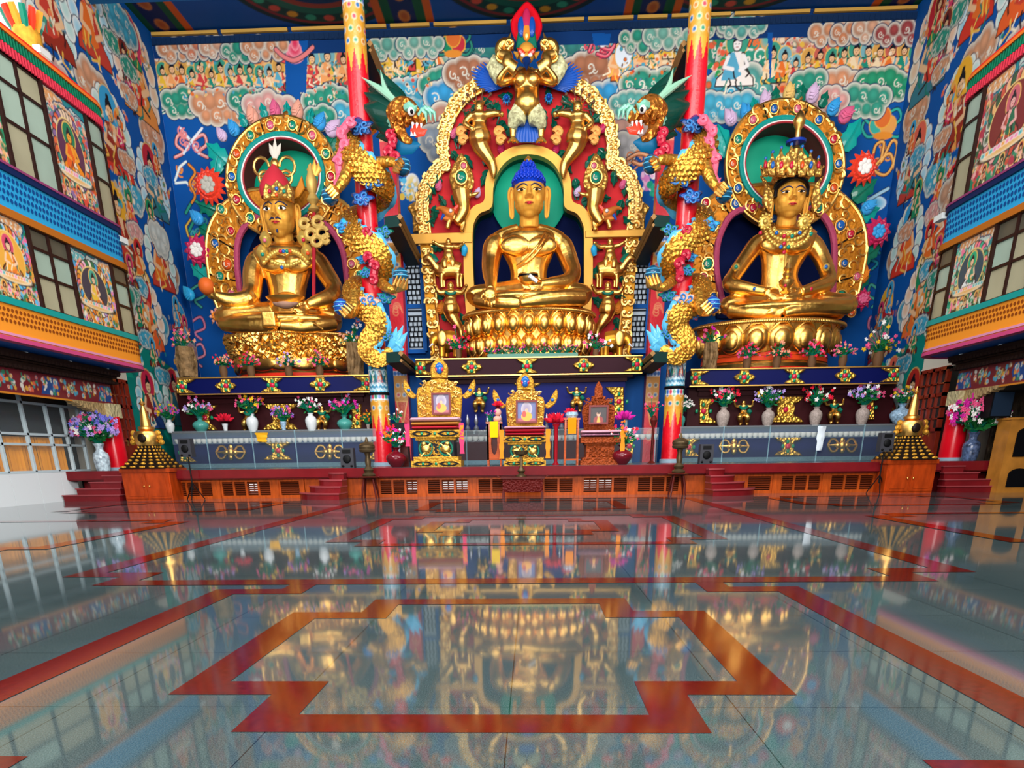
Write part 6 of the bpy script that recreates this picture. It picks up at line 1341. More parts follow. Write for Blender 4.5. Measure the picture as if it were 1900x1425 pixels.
# ------------------------------------------------------------------ gilded ornaments on painted boards
OGOLD = mat('ornament_gold', 'e4b04c', .36, .85, bump=.9, bscale=9, bdist=.06, fam='voronoi')
GRN = mat('stone_green', '0a8a5a', .2, coat=.6); RUBY = mat('stone_ruby', 'd01c40', .2, coat=.6)
def orn(t, px, py, w, h, Y, kind, side=0, gems=True, big=False):
    """kind: hex, hour, half (side = edge it touches), cross"""
    b = MB(); X = lambda x: px+x*w/2; Z = lambda y: py-y*h/2
    if kind == 'hex': P = [(-1, 0), (-.8, .35), (-.45, .55), (-.4, .95), (0, 1), (.4, .95), (.45, .55), (.8, .35), (1, 0), (.8, -.35), (.45, -.55), (.4, -.95), (0, -1), (-.4, -.95), (-.45, -.55), (-.8, -.35)]
    elif kind == 'hour': P = [(-1, 1), (1, 1), (.75, .6), (.45, .45), (.35, 0), (.45, -.45), (.75, -.6), (1, -1), (-1, -1), (-.75, -.6), (-.45, -.45), (-.35, 0), (-.45, .45), (-.75, .6)]
    else:
        P = [(-1, 1), (1, 1), (.5, .6), (.1, .45), (0, 0), (.1, -.45), (.5, -.6), (1, -1), (-1, -1)]
        if side > 0: P = [(-a, c) for a, c in P]
    b.plate(pp([(X(a), Z(c)) for a, c in P], Y), Y-.09, Y, .04)
    if big:
        c = at(px, py, Y-.1); r = h*.3*mpp(px, py, Y)
        for q in (1, .8): b.tube([c+Vector((r*q*math.cos(a), 0, r*q*math.sin(a))) for a in [i*PI/12 for i in range(24)]], .05, 6, closed=True)
    o = b.build('gilt_ornament', OGOLD, t)
    if gems:
        k = mpp(px, py, Y); g = MB(); x0 = px-side*-w*.0 if side == 0 else px+side*w*.25
        g.ell(at(x0, py, Y-.12), (.1, .06, .1), n=10, k=6); g.build('jewel', RUBY, o)
        if not big:
            for a, c in ((0, h*.26), (0, -h*.26), (h*.28, 0), (-h*.28, 0)):
                g = MB(); g.ell(at(x0+a, py+c, Y-.12), (.06, .05, .08), n=8, k=6); g.build('jewel', GRN, o)
    return o
def vajra(t, px, py, Y):
    k = mpp(px, py, Y); b = MB(); q = lambda x, y: at(px+x, py+y, Y-.12)
    b.ell(q(0, 0), (.14, .12, .16)); 
    for s in (-1, 1):
        b.ell(q(0, s*9), (.1, .08, .12)); b.ell(q(s*8, 0), (.13, .1, .1)); b.tube([q(s*8, 0), q(s*28, 0)], [.07, .02], 8)
        for v in (-1, 1): b.tube([at(*p, Y-.1) for p in smooth([(px+s*7, py+v*1), (px+s*12, py+v*10), (px+s*20, py+v*11), (px+s*25, py+v*4), (px+s*27, py)], 4)], .045, 6)
    b.build('double_vajra', GOLDS, t)
def slab(name, label, x0, x1, yt, yb, Y, board, orns, grp, corn):
    a, b_ = at(x0, yt, Y), at(x1, yb, Y); t = thing(name, label, 'altar slab', ((a.x+b_.x)/2, Y+2, b_.z), grp)
    b = MB(); b.box(a.x, b_.x, Y+.02, 36.4, b_.z, a.z); b.build('slab_body', board, t, smooth=False)
    b = MB(); b.box(a.x-.03, b_.x+.03, Y-.04, Y+.1, a.z-.02, a.z+.02); b.box(a.x-.03, b_.x+.03, Y-.04, Y+.1, b_.z-.02, b_.z+.02); b.build('gold_edge', GOLDS, t, smooth=False)
    for k, px in enumerate(orns):
        e = .5*(yt+yb)+(px-978)*-.012 if x0 < 760 or x0 > 1200 else .5*(yt+yb)+(px-978)*-.02
        e = .5*(yt+yb)
        kd = 'half' if k in (0, len(orns)-1) else ('hex' if k % 2 else 'hour')
        sd = 0 if kd != 'half' else (-1 if k == 0 else 1)
        orn(t, px, at_y(px, (a.z+b_.z)/2, Y), 40 if kd != 'half' else 34, (yb-yt)*1.04, Y, kd, side=sd)
    # stepped cornice below
    for i, (dx, dz0, dz1, dy) in enumerate(corn):
        b = MB(); b.box(a.x+dx, b_.x-dx, Y+dy, 36.4, b_.z-dz1, b_.z-dz0); b.build('cornice_step', MAROON, t, smooth=False)
    return t
def at_y(px, z, Y):
    """pixel row at which height z sits, for a point at column px on plane Y"""
    lo, hi = 0., 1400.
    for _ in range(30):
        m = (lo+hi)/2
        if at(px, m, Y).z > z: lo = m
        else: hi = m
    return lo
slab('altar_slab', 'navy altar slab with gold ornaments carrying the left gold throne', 330, 688, 702, 727, 31.0, NAVY, [346, 419, 505, 594, 672], 'altar slabs', [(.35, .0, .12, .35), (.45, .12, .3, .6), (.55, .3, .42, .8)])
slab('altar_slab', 'navy altar slab with gold ornaments carrying the right gold throne', 1283, 1664, 686, 711, 31.0, NAVY, [1299, 1381, 1474, 1568, 1650], 'altar slabs', [(.35, .0, .12, .35), (.45, .12, .3, .6), (.55, .3, .42, .8)])
slab('altar_slab', 'maroon altar slab with gold ornaments below the central lotus throne', 772, 1190, 667, 692, 31.8, mat('slab_maroon', '2e0a18', .55), [788, 875, 978, 1083, 1174], 'altar slabs', [(.3, .0, .1, .2), (.5, .1, .25, .4), (.7, .25, .4, .6)])
for i, (x0, x1) in enumerate(((692, 800), (1150, 1262))):
    b = MB(); b.box(at(x0, 690, 33.0).x, at(x1, 690, 33.0).x, 34.1, 34.2, ZP, 4.9); tag(b.build('trim_%d' % (70+i), BLUEP, smooth=False), kind='structure')
# ------------------------------------------------------------------ altars with recess boards, shelf and lower navy face
def strongman(px, py, lab, shawl=GREEN):
    t, q, L = figure('strongman_figure', lab, 'statue', px, py, 44, 31.55 if abs(px-978) > 150 else 32.2, pose='squat', crown=False, group='gold strongmen holding up the altar slabs', arms=[[(-13, 77), (-34, 76), (-40, 98)], [(13, 77), (34, 76), (40, 98)]])
    n = MB(); n.tube([at(*q(-14, 74, .3)), at(*q(-6, 66, .45)), at(*q(6, 66, .45)), at(*q(14, 74, .3))], .06, 6); n.tube([at(*q(20, 60, .1)), at(*q(26, 50, .15)), at(*q(24, 38, .1))], [.08, .1, .03], 6); n.build('green_shawl', shawl, t)
def altar(s, x0, x1, zshelf_px, low, up, board_lo, board_up, lab, ztop):
    Y = 31.35 if s else 32.0; a = at(x0, zshelf_px, Y); c = at(x1, zshelf_px, Y)
    t = thing('altar', lab, 'altar', ((a.x+c.x)/2, Y+1, ZP), 'altars below the gold statues')
    b = MB(); b.box(a.x, c.x, Y, Y+1.4, ZP+.16, a.z-.04); b.build('lower_face', board_lo, t, smooth=False)
    b = MB(); b.box(a.x-.05, c.x+.05, Y-.12, Y+1.4, ZP, ZP+.16); b.build('granite_plinth', mat('blue_granite', '5a7884', .3, var=.2, vscale=30), t, smooth=False)
    b = MB(); b.box(a.x-.05, c.x+.05, Y-.15, Y+1.4, a.z-.05, a.z+.02); b.build('shelf', MAROON, t, smooth=False)
    Yu = Y+.35; b = MB(); b.box(a.x+.3, c.x-.3, Yu, Yu+.9, a.z+.02, ztop); b.build('upper_face', board_up, t, smooth=False)
    for px, py, w, h, kd, sd in low:
        if kd == 'vajra': vajra(t, px, py, Y-.02)
        else: orn(t, px, py, w, h, Y-.01, kd, sd)
    for px, py, w, h, kd, sd in up: orn(t, px, py, w, h, Yu-.01, kd, sd, big=(kd == 'hour'))
    return t
altar(-1, 318, 702, 802, [(428, 839, 0, 0, 'vajra', 0), (516, 836, 52, 34, 'hour', 0), (612, 838, 0, 0, 'vajra', 0), (692, 836, 26, 34, 'half', 1), (350, 840, 30, 34, 'half', -1)],
      [(388, 775, 32, 46, 'half', -1), (521, 773, 66, 48, 'hour', 0), (655, 773, 32, 46, 'half', 1)], NAVY, MAROON, 'navy and maroon altar with gold ornaments below the left statue', 4.0)
altar(1, 1262, 1672, 792, [(1285, 830, 28, 34, 'half', -1), (1362, 828, 0, 0, 'vajra', 0), (1462, 828, 52, 34, 'hour', 0), (1563, 826, 0, 0, 'vajra', 0), (1650, 826, 28, 34, 'half', 1)],
      [(1314, 763, 34, 46, 'half', -1), (1458, 760, 66, 48, 'hour', 0), (1604, 756, 34, 46, 'half', 1)], NAVY, MAROON, 'navy and maroon altar with gold ornaments below the right statue', 4.0)
altar(0, 786, 1172, 800, [(1160, 828, 30, 30, 'half', 1), (800, 828, 30, 30, 'half', -1)], [(1140, 745, 34, 54, 'half', 1), (822, 745, 34, 54, 'half', -1), (978, 728, 60, 44, 'hour', 0)], MAROON, mat('altar_navy', '031264', .5), 'navy and maroon altar behind the three thrones', 4.2)
for px, py, l in ((460, 798, 'left of the disc ornament on the left altar'), (597, 797, 'right of the disc ornament on the left altar'), (1380, 787, 'left of the disc ornament on the right altar'), (1548, 784, 'right of the disc ornament on the right altar'), (889, 763, 'between the left and middle thrones'), (1070, 762, 'between the middle and wooden thrones')):
    strongman(px, py, 'gold squatting strongman with raised arms, '+l)
# ------------------------------------------------------------------ offering bowls in glass shelf, glass barriers
GLS = mat('barrier_glass', 'cfe6ee', .03, alpha=.03, spec=.6); GEDGE = mat('glass_edge', '9cc4d0', .1, alpha=.4)
BOWLM = mat('bowl_white', 'd8d4cc', .3)
bowl0 = None
def glass_case(x0, x1, Y, ytop, ybot, yfl, joints, lab, nb_, grp='glass barriers before the altars'):
    global bowl0
    a, c = at(x0, ytop, Y), at(x1, ytop, Y); zb = at((x0+x1)/2, ybot, Y).z
    t = thing('glass_barrier', lab, 'glass barrier', ((a.x+c.x)/2, Y, ZP), grp)
    b = MB(); b.box(a.x, c.x, Y-.02, Y+.02, ZP, zb); b.build('glass_pane', GLS, t, smooth=False)
    b = MB(); b.box(a.x, c.x, Y-.05, Y-.03, zb, a.z); b.box(a.x, c.x, Y-.05, Y+.4, a.z-.015, a.z+.015); b.box(a.x, c.x, Y-.05, Y+.4, zb-.015, zb+.01); b.build('glass_shelf', mat('shelf_glass', 'c4dce4', .05, alpha=.1, spec=.6), t, smooth=False)
    for j in joints: x = at(j, 830, Y).x; b = MB(); b.box(x-.018, x+.018, Y-.06, Y-.02, ZP, a.z); b.build('glass_joint', GEDGE, t, smooth=False)
    for i in range(nb_):
        x = lerp(a.x, c.x, (i+.5)/nb_); p = Vector((x, Y+.18, zb+.015))
        if bowl0 is None:
            m = MB(); m.lathe(p, [(.05, 0), (.07, .02), (.11, .08), (.125, .17), (.11, .17), (.09, .07), (.02, .05)], 14); bowl0 = m.build('offering_bowl', BOWLM); tag(bowl0, 'small white offering bowl in the row before the left altar', 'bowl', 'offering bowls in the shelf before the left altar')
        else: o = bowl0.copy(); COL.objects.link(o); o.location = p; o['label'] = 'small white offering bowl in the row '+lab.split('bowls ')[1]; o['group'] = 'offering bowls in the shelf '+lab.split('bowls ')[1]
glass_case(318, 698, 30.2, 801, 822, 860, (386, 470, 550, 636), 'clear glass barrier and shelf of bowls before the left altar', 38)
glass_case(1262, 1660, 30.2, 792, 812, 857, (1340, 1425, 1515, 1598), 'clear glass barrier and shelf of bowls before the right altar', 40)
glass_case(776, 1222, 29.6, 800, 818, 858, (866, 1025, 1215), 'clear glass barrier and shelf of bowls behind the thrones', 40)
# ------------------------------------------------------------------ columns
def wrapcyl(c, name, ctr, r, m, parent, a0=0):
    o = c.mesh(name, (0, 0, 0), (1, 0, 0), (0, 0, 1), m, parent); me = o.data; n = len(me.vertices); co = np.empty(n*3, np.float32); me.vertices.foreach_get('co', co); co = co.reshape(-1, 3)
    org = np.array(ORG[parent.name]); u = (co[:, 0]+org[0])/r; z = co[:, 2]+org[2]
    co[:, 0] = ctr[0]+r*np.cos(u+a0)-org[0]; co[:, 1] = ctr[1]+r*np.sin(u+a0)-org[1]; co[:, 2] = z+ctr[2]-org[2]
    me.vertices.foreach_set('co', co.ravel()); me.update(); me.polygons.foreach_set('use_smooth', [True]*len(me.polygons)); return o
YC = 30.6
def column(s):
    b_ = at(712 if s < 0 else 1243, 858, YC); X = b_.x; r = .355; side = 'left' if s < 0 else 'right'
    t = thing('dragon_column', 'tall bright red column with painted gold gem bands wound by the %s dragon' % side, 'column', (X, YC, ZP), 'tall red columns flanking the central shrine')
    L = 2*PI*r; H = 14.6; c = Canvas(0, L, 0, H, .03, 'e4061e')
    def gemband(z0, z1, up):
        c.poly([(0, z0), (L, z0), (L, z1), (0, z1)], 'd8962c'); n = 8
        for i in range(n):
            u = L*(i+.5)/n; w = L/n/2
            zz = z1 if up else z0; c.poly([(u-w, zz), (u, zz+(.62 if up else -.62)), (u+w, zz)], 'e0a030')
        rows = int((z1-z0)/.3)
        for j in range(rows):
            for i in range(n):
                u = (L*(i+.5*(j % 2)+.25)/n) % L; zc = z0+.2+j*.3; cc_ = ['c83050', '1a6aa8', '1a8a6a', 'c87a2a'][(i+j) % 4]
                c.ell(u, zc, .085, None, cc_, 'f4e0b8'); c.ell(u, zc, .045, None, cc_)
        c.poly([(0, z1-.22 if not up else z0), (L, z1-.22 if not up else z0), (L, z1 if not up else z0+.22), (0, z1 if not up else z0+.22)], 'e8ecec')
        for i in range(16): c.ell(L*(i+.5)/16, (z1-.11 if not up else z0+.11), .06, .09, ['1a60b0', 'c83050', '1a8a6a'][i % 3])
    z = lambda py: at(X_px, py, YC).z-ZP
    X_px = 712 if s < 0 else 1243
    gemband(z(768 if s < 0 else 760), z(731 if s < 0 else 722), False)
    za, zb_ = z(731 if s < 0 else 720), z(680 if s < 0 else 668)
    c.poly([(0, za), (L, za), (L, zb_), (0, zb_)], '38a8c8'); R = c.rng
    for i in range(8):
        u = L*(i+.5)/8; c.poly([(u-.14, za+.35), (u, za+.95), (u+.14, za+.35)], ['e86a3a', '1a9a7a'][i % 2], '14203a'); c.poly([(u-.05, za+.35), (u, za+.7), (u+.05, za+.35)], 'f4d8c8')
    for j in range(4):
        for i in range(14): c.curl(L*i/14, za+.12+j*.09, .08, ['e8f4f8', '0a5a8a'][j % 2], .014)
    for i in range(10): c.curl(L*i/10, zb_-.25, .14, 'e8f4f8', .02); 
    gemband(H-1.75, H-.35, False); c.poly([(0, H-.35), (L, H-.35), (L, H), (0, H)], '0a3a70')
    wrapcyl(c, 'shaft', (X, YC, ZP), r, GLOSSP, t)
    m = MB(); m.lathe((X, YC, ZP), [(r+.06, 0), (r+.06, .12), (r, .14)], 28); m.build('base', mat('pale_blue_stone', '9ab0c0', .4), t)
    m = MB(); m.lathe((X, YC, ZP+z(731 if s < 0 else 720)), [(r+.03, -.05), (r+.05, 0), (r+.03, .05)], 28); m.build('collar', BLACK, t)
    m = MB(); m.lathe((X, YC, ZP+H), [(r, 0), (r+.1, .1), (r+.05, .2)], 28); m.build('neck_ring', BLUE, t)
    for i in range(14):
        a = 2*PI*i/14; m = MB(); u = Vector((math.cos(a), math.sin(a), 0)); p = Vector((X, YC, ZP+H+.2)); m.tube([p+u*r, p+u*(r+.2)+Vector((0, 0, .4)), p+u*(r+.6)+Vector((0, 0, .9))], [.1, .16, .13], 8, .6); m.build('capital_petal', mat('capital_red', 'b84a3a', .5), t)
    m = MB(); m.box(X-1.0, X+1.0, YC-.5, YC+.5, ZP+H+1.05, ZC-.05); m.build('abacus', mat('cap_maroon', '6a1a20', .5), t, smooth=False)
    return X
XCl, XCr = column(-1), column(1)
# ------------------------------------------------------------------ dragons
SCALEM = mat('dragon_scale_gold', 'dca040', .36, .85, bump=.8, bscale=8, bdist=.05, fam='voronoi')
HEADM = mat('dragon_head_copper', 'd08234', .34, .75, bump=1, bscale=6, bdist=.12, fam='voronoi')
MANE = mat('dragon_mane_green', '083c30', .35, coat=.4); MANE2 = mat('dragon_mane_pale', '7ab8a0', .4, coat=.2); HORN = mat('horn_green', '8ab89c', .35, coat=.3)
CLOUDB = mat('cloud_blue', '0c3a78', .35, coat=.4, bump=1, bscale=5, bdist=.06); FLAME = mat('flame_crimson', 'b01a34', .4, coat=.3); FLAMEP = mat('flame_pink', 'e0607a', .4, coat=.3); FIN = mat('fin_blue', '58b0d8', .4, coat=.3)
def dragon(s):
    side = 'left' if s < 0 else 'right'; M = (lambda x: x) if s < 0 else (lambda x: 1955-x); DY = YC-30.8
    fy = 0 if s < 0 else -4
    t = thing('dragon', 'gold scaled dragon with green mane and blue tail fins round the %s column' % side, 'dragon statue', at(M(705), 676, YC), 'dragons coiled round the tall columns')
    def A(x, y, Y): return at(M(x), y+fy, Y+DY)
    path = [(738, 222, 30.2, 13), (722, 212, 30.6, 14), (700, 216, 31.0, 13), (680, 232, 31.1, 12), (660, 250, 30.9, 12), (648, 270, 30.4, 14), (652, 292, 30.1, 16), (672, 310, 29.9, 15), (694, 326, 30.0, 14), (714, 346, 30.4, 12), (716, 370, 31.2, 11), (690, 392, 31.6, 11), (660, 402, 31.2, 12), (650, 420, 30.5, 13), (664, 442, 30.1, 13), (688, 456, 30.0, 13), (706, 474, 30.1, 14), (712, 498, 30.4, 13), (704, 522, 30.9, 12), (684, 532, 31.5, 11), (662, 530, 31.2, 12), (656, 546, 30.6, 13), (668, 566, 30.2, 13), (688, 580, 30.0, 13), (702, 596, 30.0, 13), (700, 614, 30.1, 13), (686, 632, 30.1, 12), (682, 650, 30.1, 11), (692, 662, 30.0, 10), (708, 666, 30.0, 9), (722, 658, 30.1, 8), (728, 646, 30.2, 6)]
    P = smooth(path, 5); P = [(*p[:3], p[3]*(1.25 if 12 < i < len(P)-12 else 1.05)) for i, p in enumerate(P)]; b = MB(); b.tube([A(*p[:3]) for p in P], [p[3]*.0215 for p in P], 16); b.build('body', SCALEM, t)
    # overlapping scales along the outer face
    sc = MB()
    for i in range(6, len(P)-4, 1):
        c = A(*P[i][:3]); tg = (A(*P[i+1][:3])-A(*P[i-1][:3])).normalized(); r = P[i][3]*.0215; out = Vector((0, -1, 0)); v = tg.cross(out).normalized(); o2 = v.cross(tg)
        if P[i][2] > 31: continue
        for j in range(-3, 4):
            a = j*.42+(.21 if i % 2 else 0); n_ = -(o2*math.cos(a))+v*math.sin(a) if o2.y > 0 else o2*math.cos(a)+v*math.sin(a)
            p = c+n_*r; sc.tube([p-tg*.03, p+tg*.09+n_*.03], [.085, .03], 5, .4)
    tag(sc.build('scale_relief', SCALEM, t), kind='stuff')
    f = MB(); fp = P[18:-6]; pts = []
    for i, p in enumerate(fp):
        j = 18+i; c = A(*p[:3]); tg = (A(*P[j+1][:3])-A(*P[j-1][:3])).normalized(); v = tg.cross(Vector((0, -1, 0))).normalized()*s; pts.append(c+v*p[3]*.0215*.95+Vector((0, -.12, 0)))
    f.tube(pts, [.11+.05*math.sin(i*1.1) for i in range(len(pts))], 6, .6); f.build('dorsal_fin', FIN, t)
    # head
    h = MB()
    def hl(pts): 
        q = smooth(pts, 4); h.tube([A(*p[:3]) for p in q], [p[3]*.0215 for p in q], 12)
    hl([(728, 218, 30.2, 14), (742, 206, 30.0, 17), (757, 204, 29.9, 15), (772, 214, 29.8, 10), (782, 224, 29.75, 7), (788, 222, 29.7, 5)])
    hl([(738, 226, 30.1, 14), (742, 244, 30.0, 10), (752, 258, 29.9, 7), (764, 262, 29.8, 4)]); hl([(750, 192, 29.8, 7), (760, 190, 29.7, 6)])
    h.ell(A(786, 218, 29.6), .16); h.blob('head', HEADM, t, .035, 1)
    kn = MB(); R = random.Random(4)
    for i in range(90):
        x, y = R.uniform(728, 772), R.uniform(192, 240)
        if ((x-748)/24)**2+((y-214)/22)**2 < 1: kn.ell(A(x, y, 29.62+.3*((x-748)/24)**2+.3*((y-214)/22)**2), .085, n=7, k=5)
    tag(kn.build('knob_relief', HEADM, t), kind='stuff')
    e = MB(); e.ell(A(763, 206, 29.5), .13, n=10, k=8); ey = e.build('eye', EYEW, t); e = MB(); e.ell(A(764, 207, 29.38), .06, n=8, k=6); e.build('pupil', BLK, ey)
    e = MB(); e.tube([A(752, 200, 29.6), A(760, 197, 29.5), A(770, 203, 29.5), A(774, 196, 29.5)], [.1, .14, .1, .02], 8); e.build('brow', MANE2, t)
    m = MB(); m.tube([A(770, 236, 29.8), A(776, 246, 29.7), A(786, 246, 29.6), A(792, 240, 29.6)], [.2, .16, .1, .02], 8, .5); m.build('tongue', REDF, t)
    m = MB()
    for x, y, d in ((766, 228, 10), (774, 229, 9), (782, 230, 8), (764, 252, -8), (770, 252, -7)): m.tube([A(x, y, 29.65), A(x-1, y+d, 29.62)], [.05, .01], 6)
    m.build('teeth', WHITE, t)
    for i, (x, y) in enumerate(((778, 214), (784, 210), (790, 212))): m = MB(); m.tube([A(x, y, 29.6), A(x+6, y-10, 29.5), A(x+12+i*2, y-2, 29.45), A(x+14+i*2, y+14, 29.5)], [.09, .08, .06, .01], 6); m.build('whisker', MANE2, t)
    m = MB(); m.tube([A(736, 250, 30.1), A(748, 270, 30), (A(766, 272, 29.9)), A(780, 268, 29.8)], [.3, .34, .2, .02], 8, .4); m.build('chin_fin', mat('fin_teal', '0c5a80', .4), t)
    # mane: big swept spikes
    for i, (x0, y0, x1, y1, x2, y2, r) in enumerate(((740, 196, 722, 178, 678, 150, 9), (736, 204, 712, 190, 676, 172, 11), (732, 212, 700, 204, 672, 196, 11), (734, 220, 706, 218, 684, 214, 10), (736, 230, 712, 232, 694, 232, 9), (740, 240, 720, 248, 698, 254, 9), (744, 196, 736, 176, 700, 128, 8), (730, 200, 706, 176, 684, 164, 8), (728, 222, 700, 226, 680, 236, 8))):
        m = MB(); q = smooth([(x0, y0, 30.15, r), (x1, y1, 30.25+.05*i, r*.85), (x2, y2, 30.5+.03*i, .5)], 5); m.tube([A(*p[:3]) for p in q], [max(.01, p[3]*.034) for p in q], 8, .5); m.build('mane_lock', MANE, t)
    for i in range(9):
        a = 2.2+i*.3; m = MB(); x, y = 746+20*math.cos(a), 216-24*math.sin(a); m.tube([A(x, y, 30.0), A(746+30*math.cos(a), 216-34*math.sin(a), 30.1)], [.2, .01], 6, .4); m.build('mane_fringe', MANE2, t)
    for x2, y2, x1, y1 in ((672, 144, 706, 166), (706, 130, 716, 168)): m = MB(); q = smooth([(742, 196, 29.9, 4), (x1, y1, 30.0, 4.5), (x2, y2, 30.1, .4)], 5); m.tube([A(*p[:3]) for p in q], [max(.01, p[3]*.0215) for p in q], 8); m.build('horn', HORN, t)
    # legs with claws gripping balls
    for i, (pts, bx, by, bm) in enumerate((([(700, 302, 30.0, 8), (722, 300, 29.7, 7), (736, 303, 29.6, 6)], 747, 309, 'ball_teal'), ([(648, 300, 29.9, 9), (640, 330, 29.6, 9), (626, 352, 29.4, 6)], 612, 364, 'ball_teal'), ([(708, 526, 30.0, 9), (722, 536, 29.6, 7), (736, 538, 29.5, 5)], 744, 513, 'ball_teal'), ([(660, 545, 30.0, 9), (656, 574, 29.6, 9), (650, 586, 29.5, 6)], 633, 570, 'ball_blue'))):
        l = MB(); q = smooth(pts, 4); l.tube([A(*p[:3]) for p in q], [p[3]*.0215 for p in q], 10); ex, ey_, eY = pts[-1][:3]
        lg = l.build('leg', SCALEM, t)
        for a in (-1, 0, 1, 2):
            c = MB(); dx, dy = bx-ex, by-ey_; nx, ny = -dy, dx; L_ = math.hypot(nx, ny)+.01; nx, ny = nx/L_*a*7, ny/L_*a*7
            c.tube([A(ex, ey_, eY), A(ex+dx*.35+nx, ey_+dy*.35+ny, eY-.25), A(bx+nx*.9, by+ny*.9, eY-.35)], [.1, .09, .03], 7); c.build('claw', GOLDS, lg)
        o = MB(); c0 = A(bx, by, eY); o.ell(c0, .27, n=16, k=10); ob = o.build('pearl', mat(bm, '0c4a6a' if 'teal' in bm else '1a4aa0', .25, coat=.5), lg)
        w = MB()
        for k_ in range(3): w.tube([c0+Vector((.27*math.cos(a)*math.cos((k_-1)*.5), -.27*math.sin(a)*math.cos((k_-1)*.5)-.01, .27*math.sin((k_-1)*.5))) for a in [PI*j/8 for j in range(9)]], .018, 5)
        w.build('pearl_stripe', FIN, ob)
    # tail fins
    for x, y in ((736, 606), (748, 604), (756, 616), (752, 630), (750, 648), (744, 622)): m = MB(); m.tube([A(724, 650, 30.1), A(lerp(724, x, .6), lerp(650, y, .45), 29.95), A(x, y, 30.0)], [.13, .16, .01], 8, .5); m.build('tail_fin', FIN, t)
    # clouds, flames and leaves clinging to the column
    def cloudlet(x, y, r, m, Yo=29.9, name='cloud_scroll'):
        c = MB(); r *= 1.15; an = (x*7+y) % 6
        P_ = [(x+r*(1+.22*math.sin(5*a+an))*math.cos(a), y+r*.72*(1+.22*math.sin(5*a+an))*math.sin(a)) for a in [i*PI/16 for i in range(32)]]
        o_ = [A(*p_, Yo+.12) for p_ in P_]; i_ = [A(lerp(p_[0], x, .18), lerp(p_[1], y, .18), Yo-.04) for p_ in P_]; n = 32
        c.add(o_+i_+[A(x, y, Yo-.1)], [(k_, (k_+1) % n, n+(k_+1) % n, n+k_)[::(1 if s > 0 else -1)] for k_ in range(n)]+[((n+k_), n+(k_+1) % n, 2*n)[::(1 if s > 0 else -1)] for k_ in range(n)])
        ob = c.build(name, m, t); c = MB()
        for k_ in range(4): cx_, cy_ = x+r*.5*math.cos(k_*1.6+an), y+r*.36*math.sin(k_*1.6+an); c.tube([A(cx_+r*.36*(1-j/12)*math.cos(j*.6+k_), cy_+r*.36*(1-j/12)*math.sin(j*.6+k_), Yo-.1) for j in range(11)], .028, 5)
        c.build('scroll_line', mat('scroll_pale', '3f80c0', .4), ob); return ob
    for q in ((668, 236, 20, CLOUDB, 30.1), (690, 335, 20, CLOUDB, 29.85), (672, 368, 17, mat('cloud_royal', '1c4a9c', .35, coat=.4), 30), (640, 420, 16, CYAN, 30.1), (712, 430, 14, GREEN, 30.2), (676, 480, 12, CYAN, 30.2), (680, 506, 12, TEAL, 30.2), (684, 560, 17, PALEP, 29.8), (716, 552, 14, TEAL, 30.1), (718, 622, 14, GREEN, 30.0), (700, 560, 10, TEAL, 30.1), (668, 590, 10, PINK, 30.2)): cloudlet(q[0], q[1], q[2], q[3], q[4])
    for chain, m in ((((650, 225), (634, 246), (640, 268), (628, 300), (632, 330), (626, 344)), FLAMEP), (((680, 430), (690, 452), (684, 476), (696, 494), (692, 520)), FLAME), (((724, 248), (730, 262), (722, 280), (734, 292)), FLAME)):
        f = MB()
        for i, (x, y) in enumerate(chain):
            f.tube([A(x+8*(1-j/16)*math.cos(j*.5+i), y+9*(1-j/16)*math.sin(j*.5+i), 29.75+.0*j) for j in range(14)], .085, 7)
            if i: f.tube([A(*chain[i-1], 29.85), A(x, y, 29.85)], .14, 7)
            f.tube([A(x, y, 29.8), A(x-9*(1 if i % 2 else -1), y-10, 29.8)], [.1, .01], 6)
        f.build('flame_scroll', m, t)
dragon(-1); dragon(1)
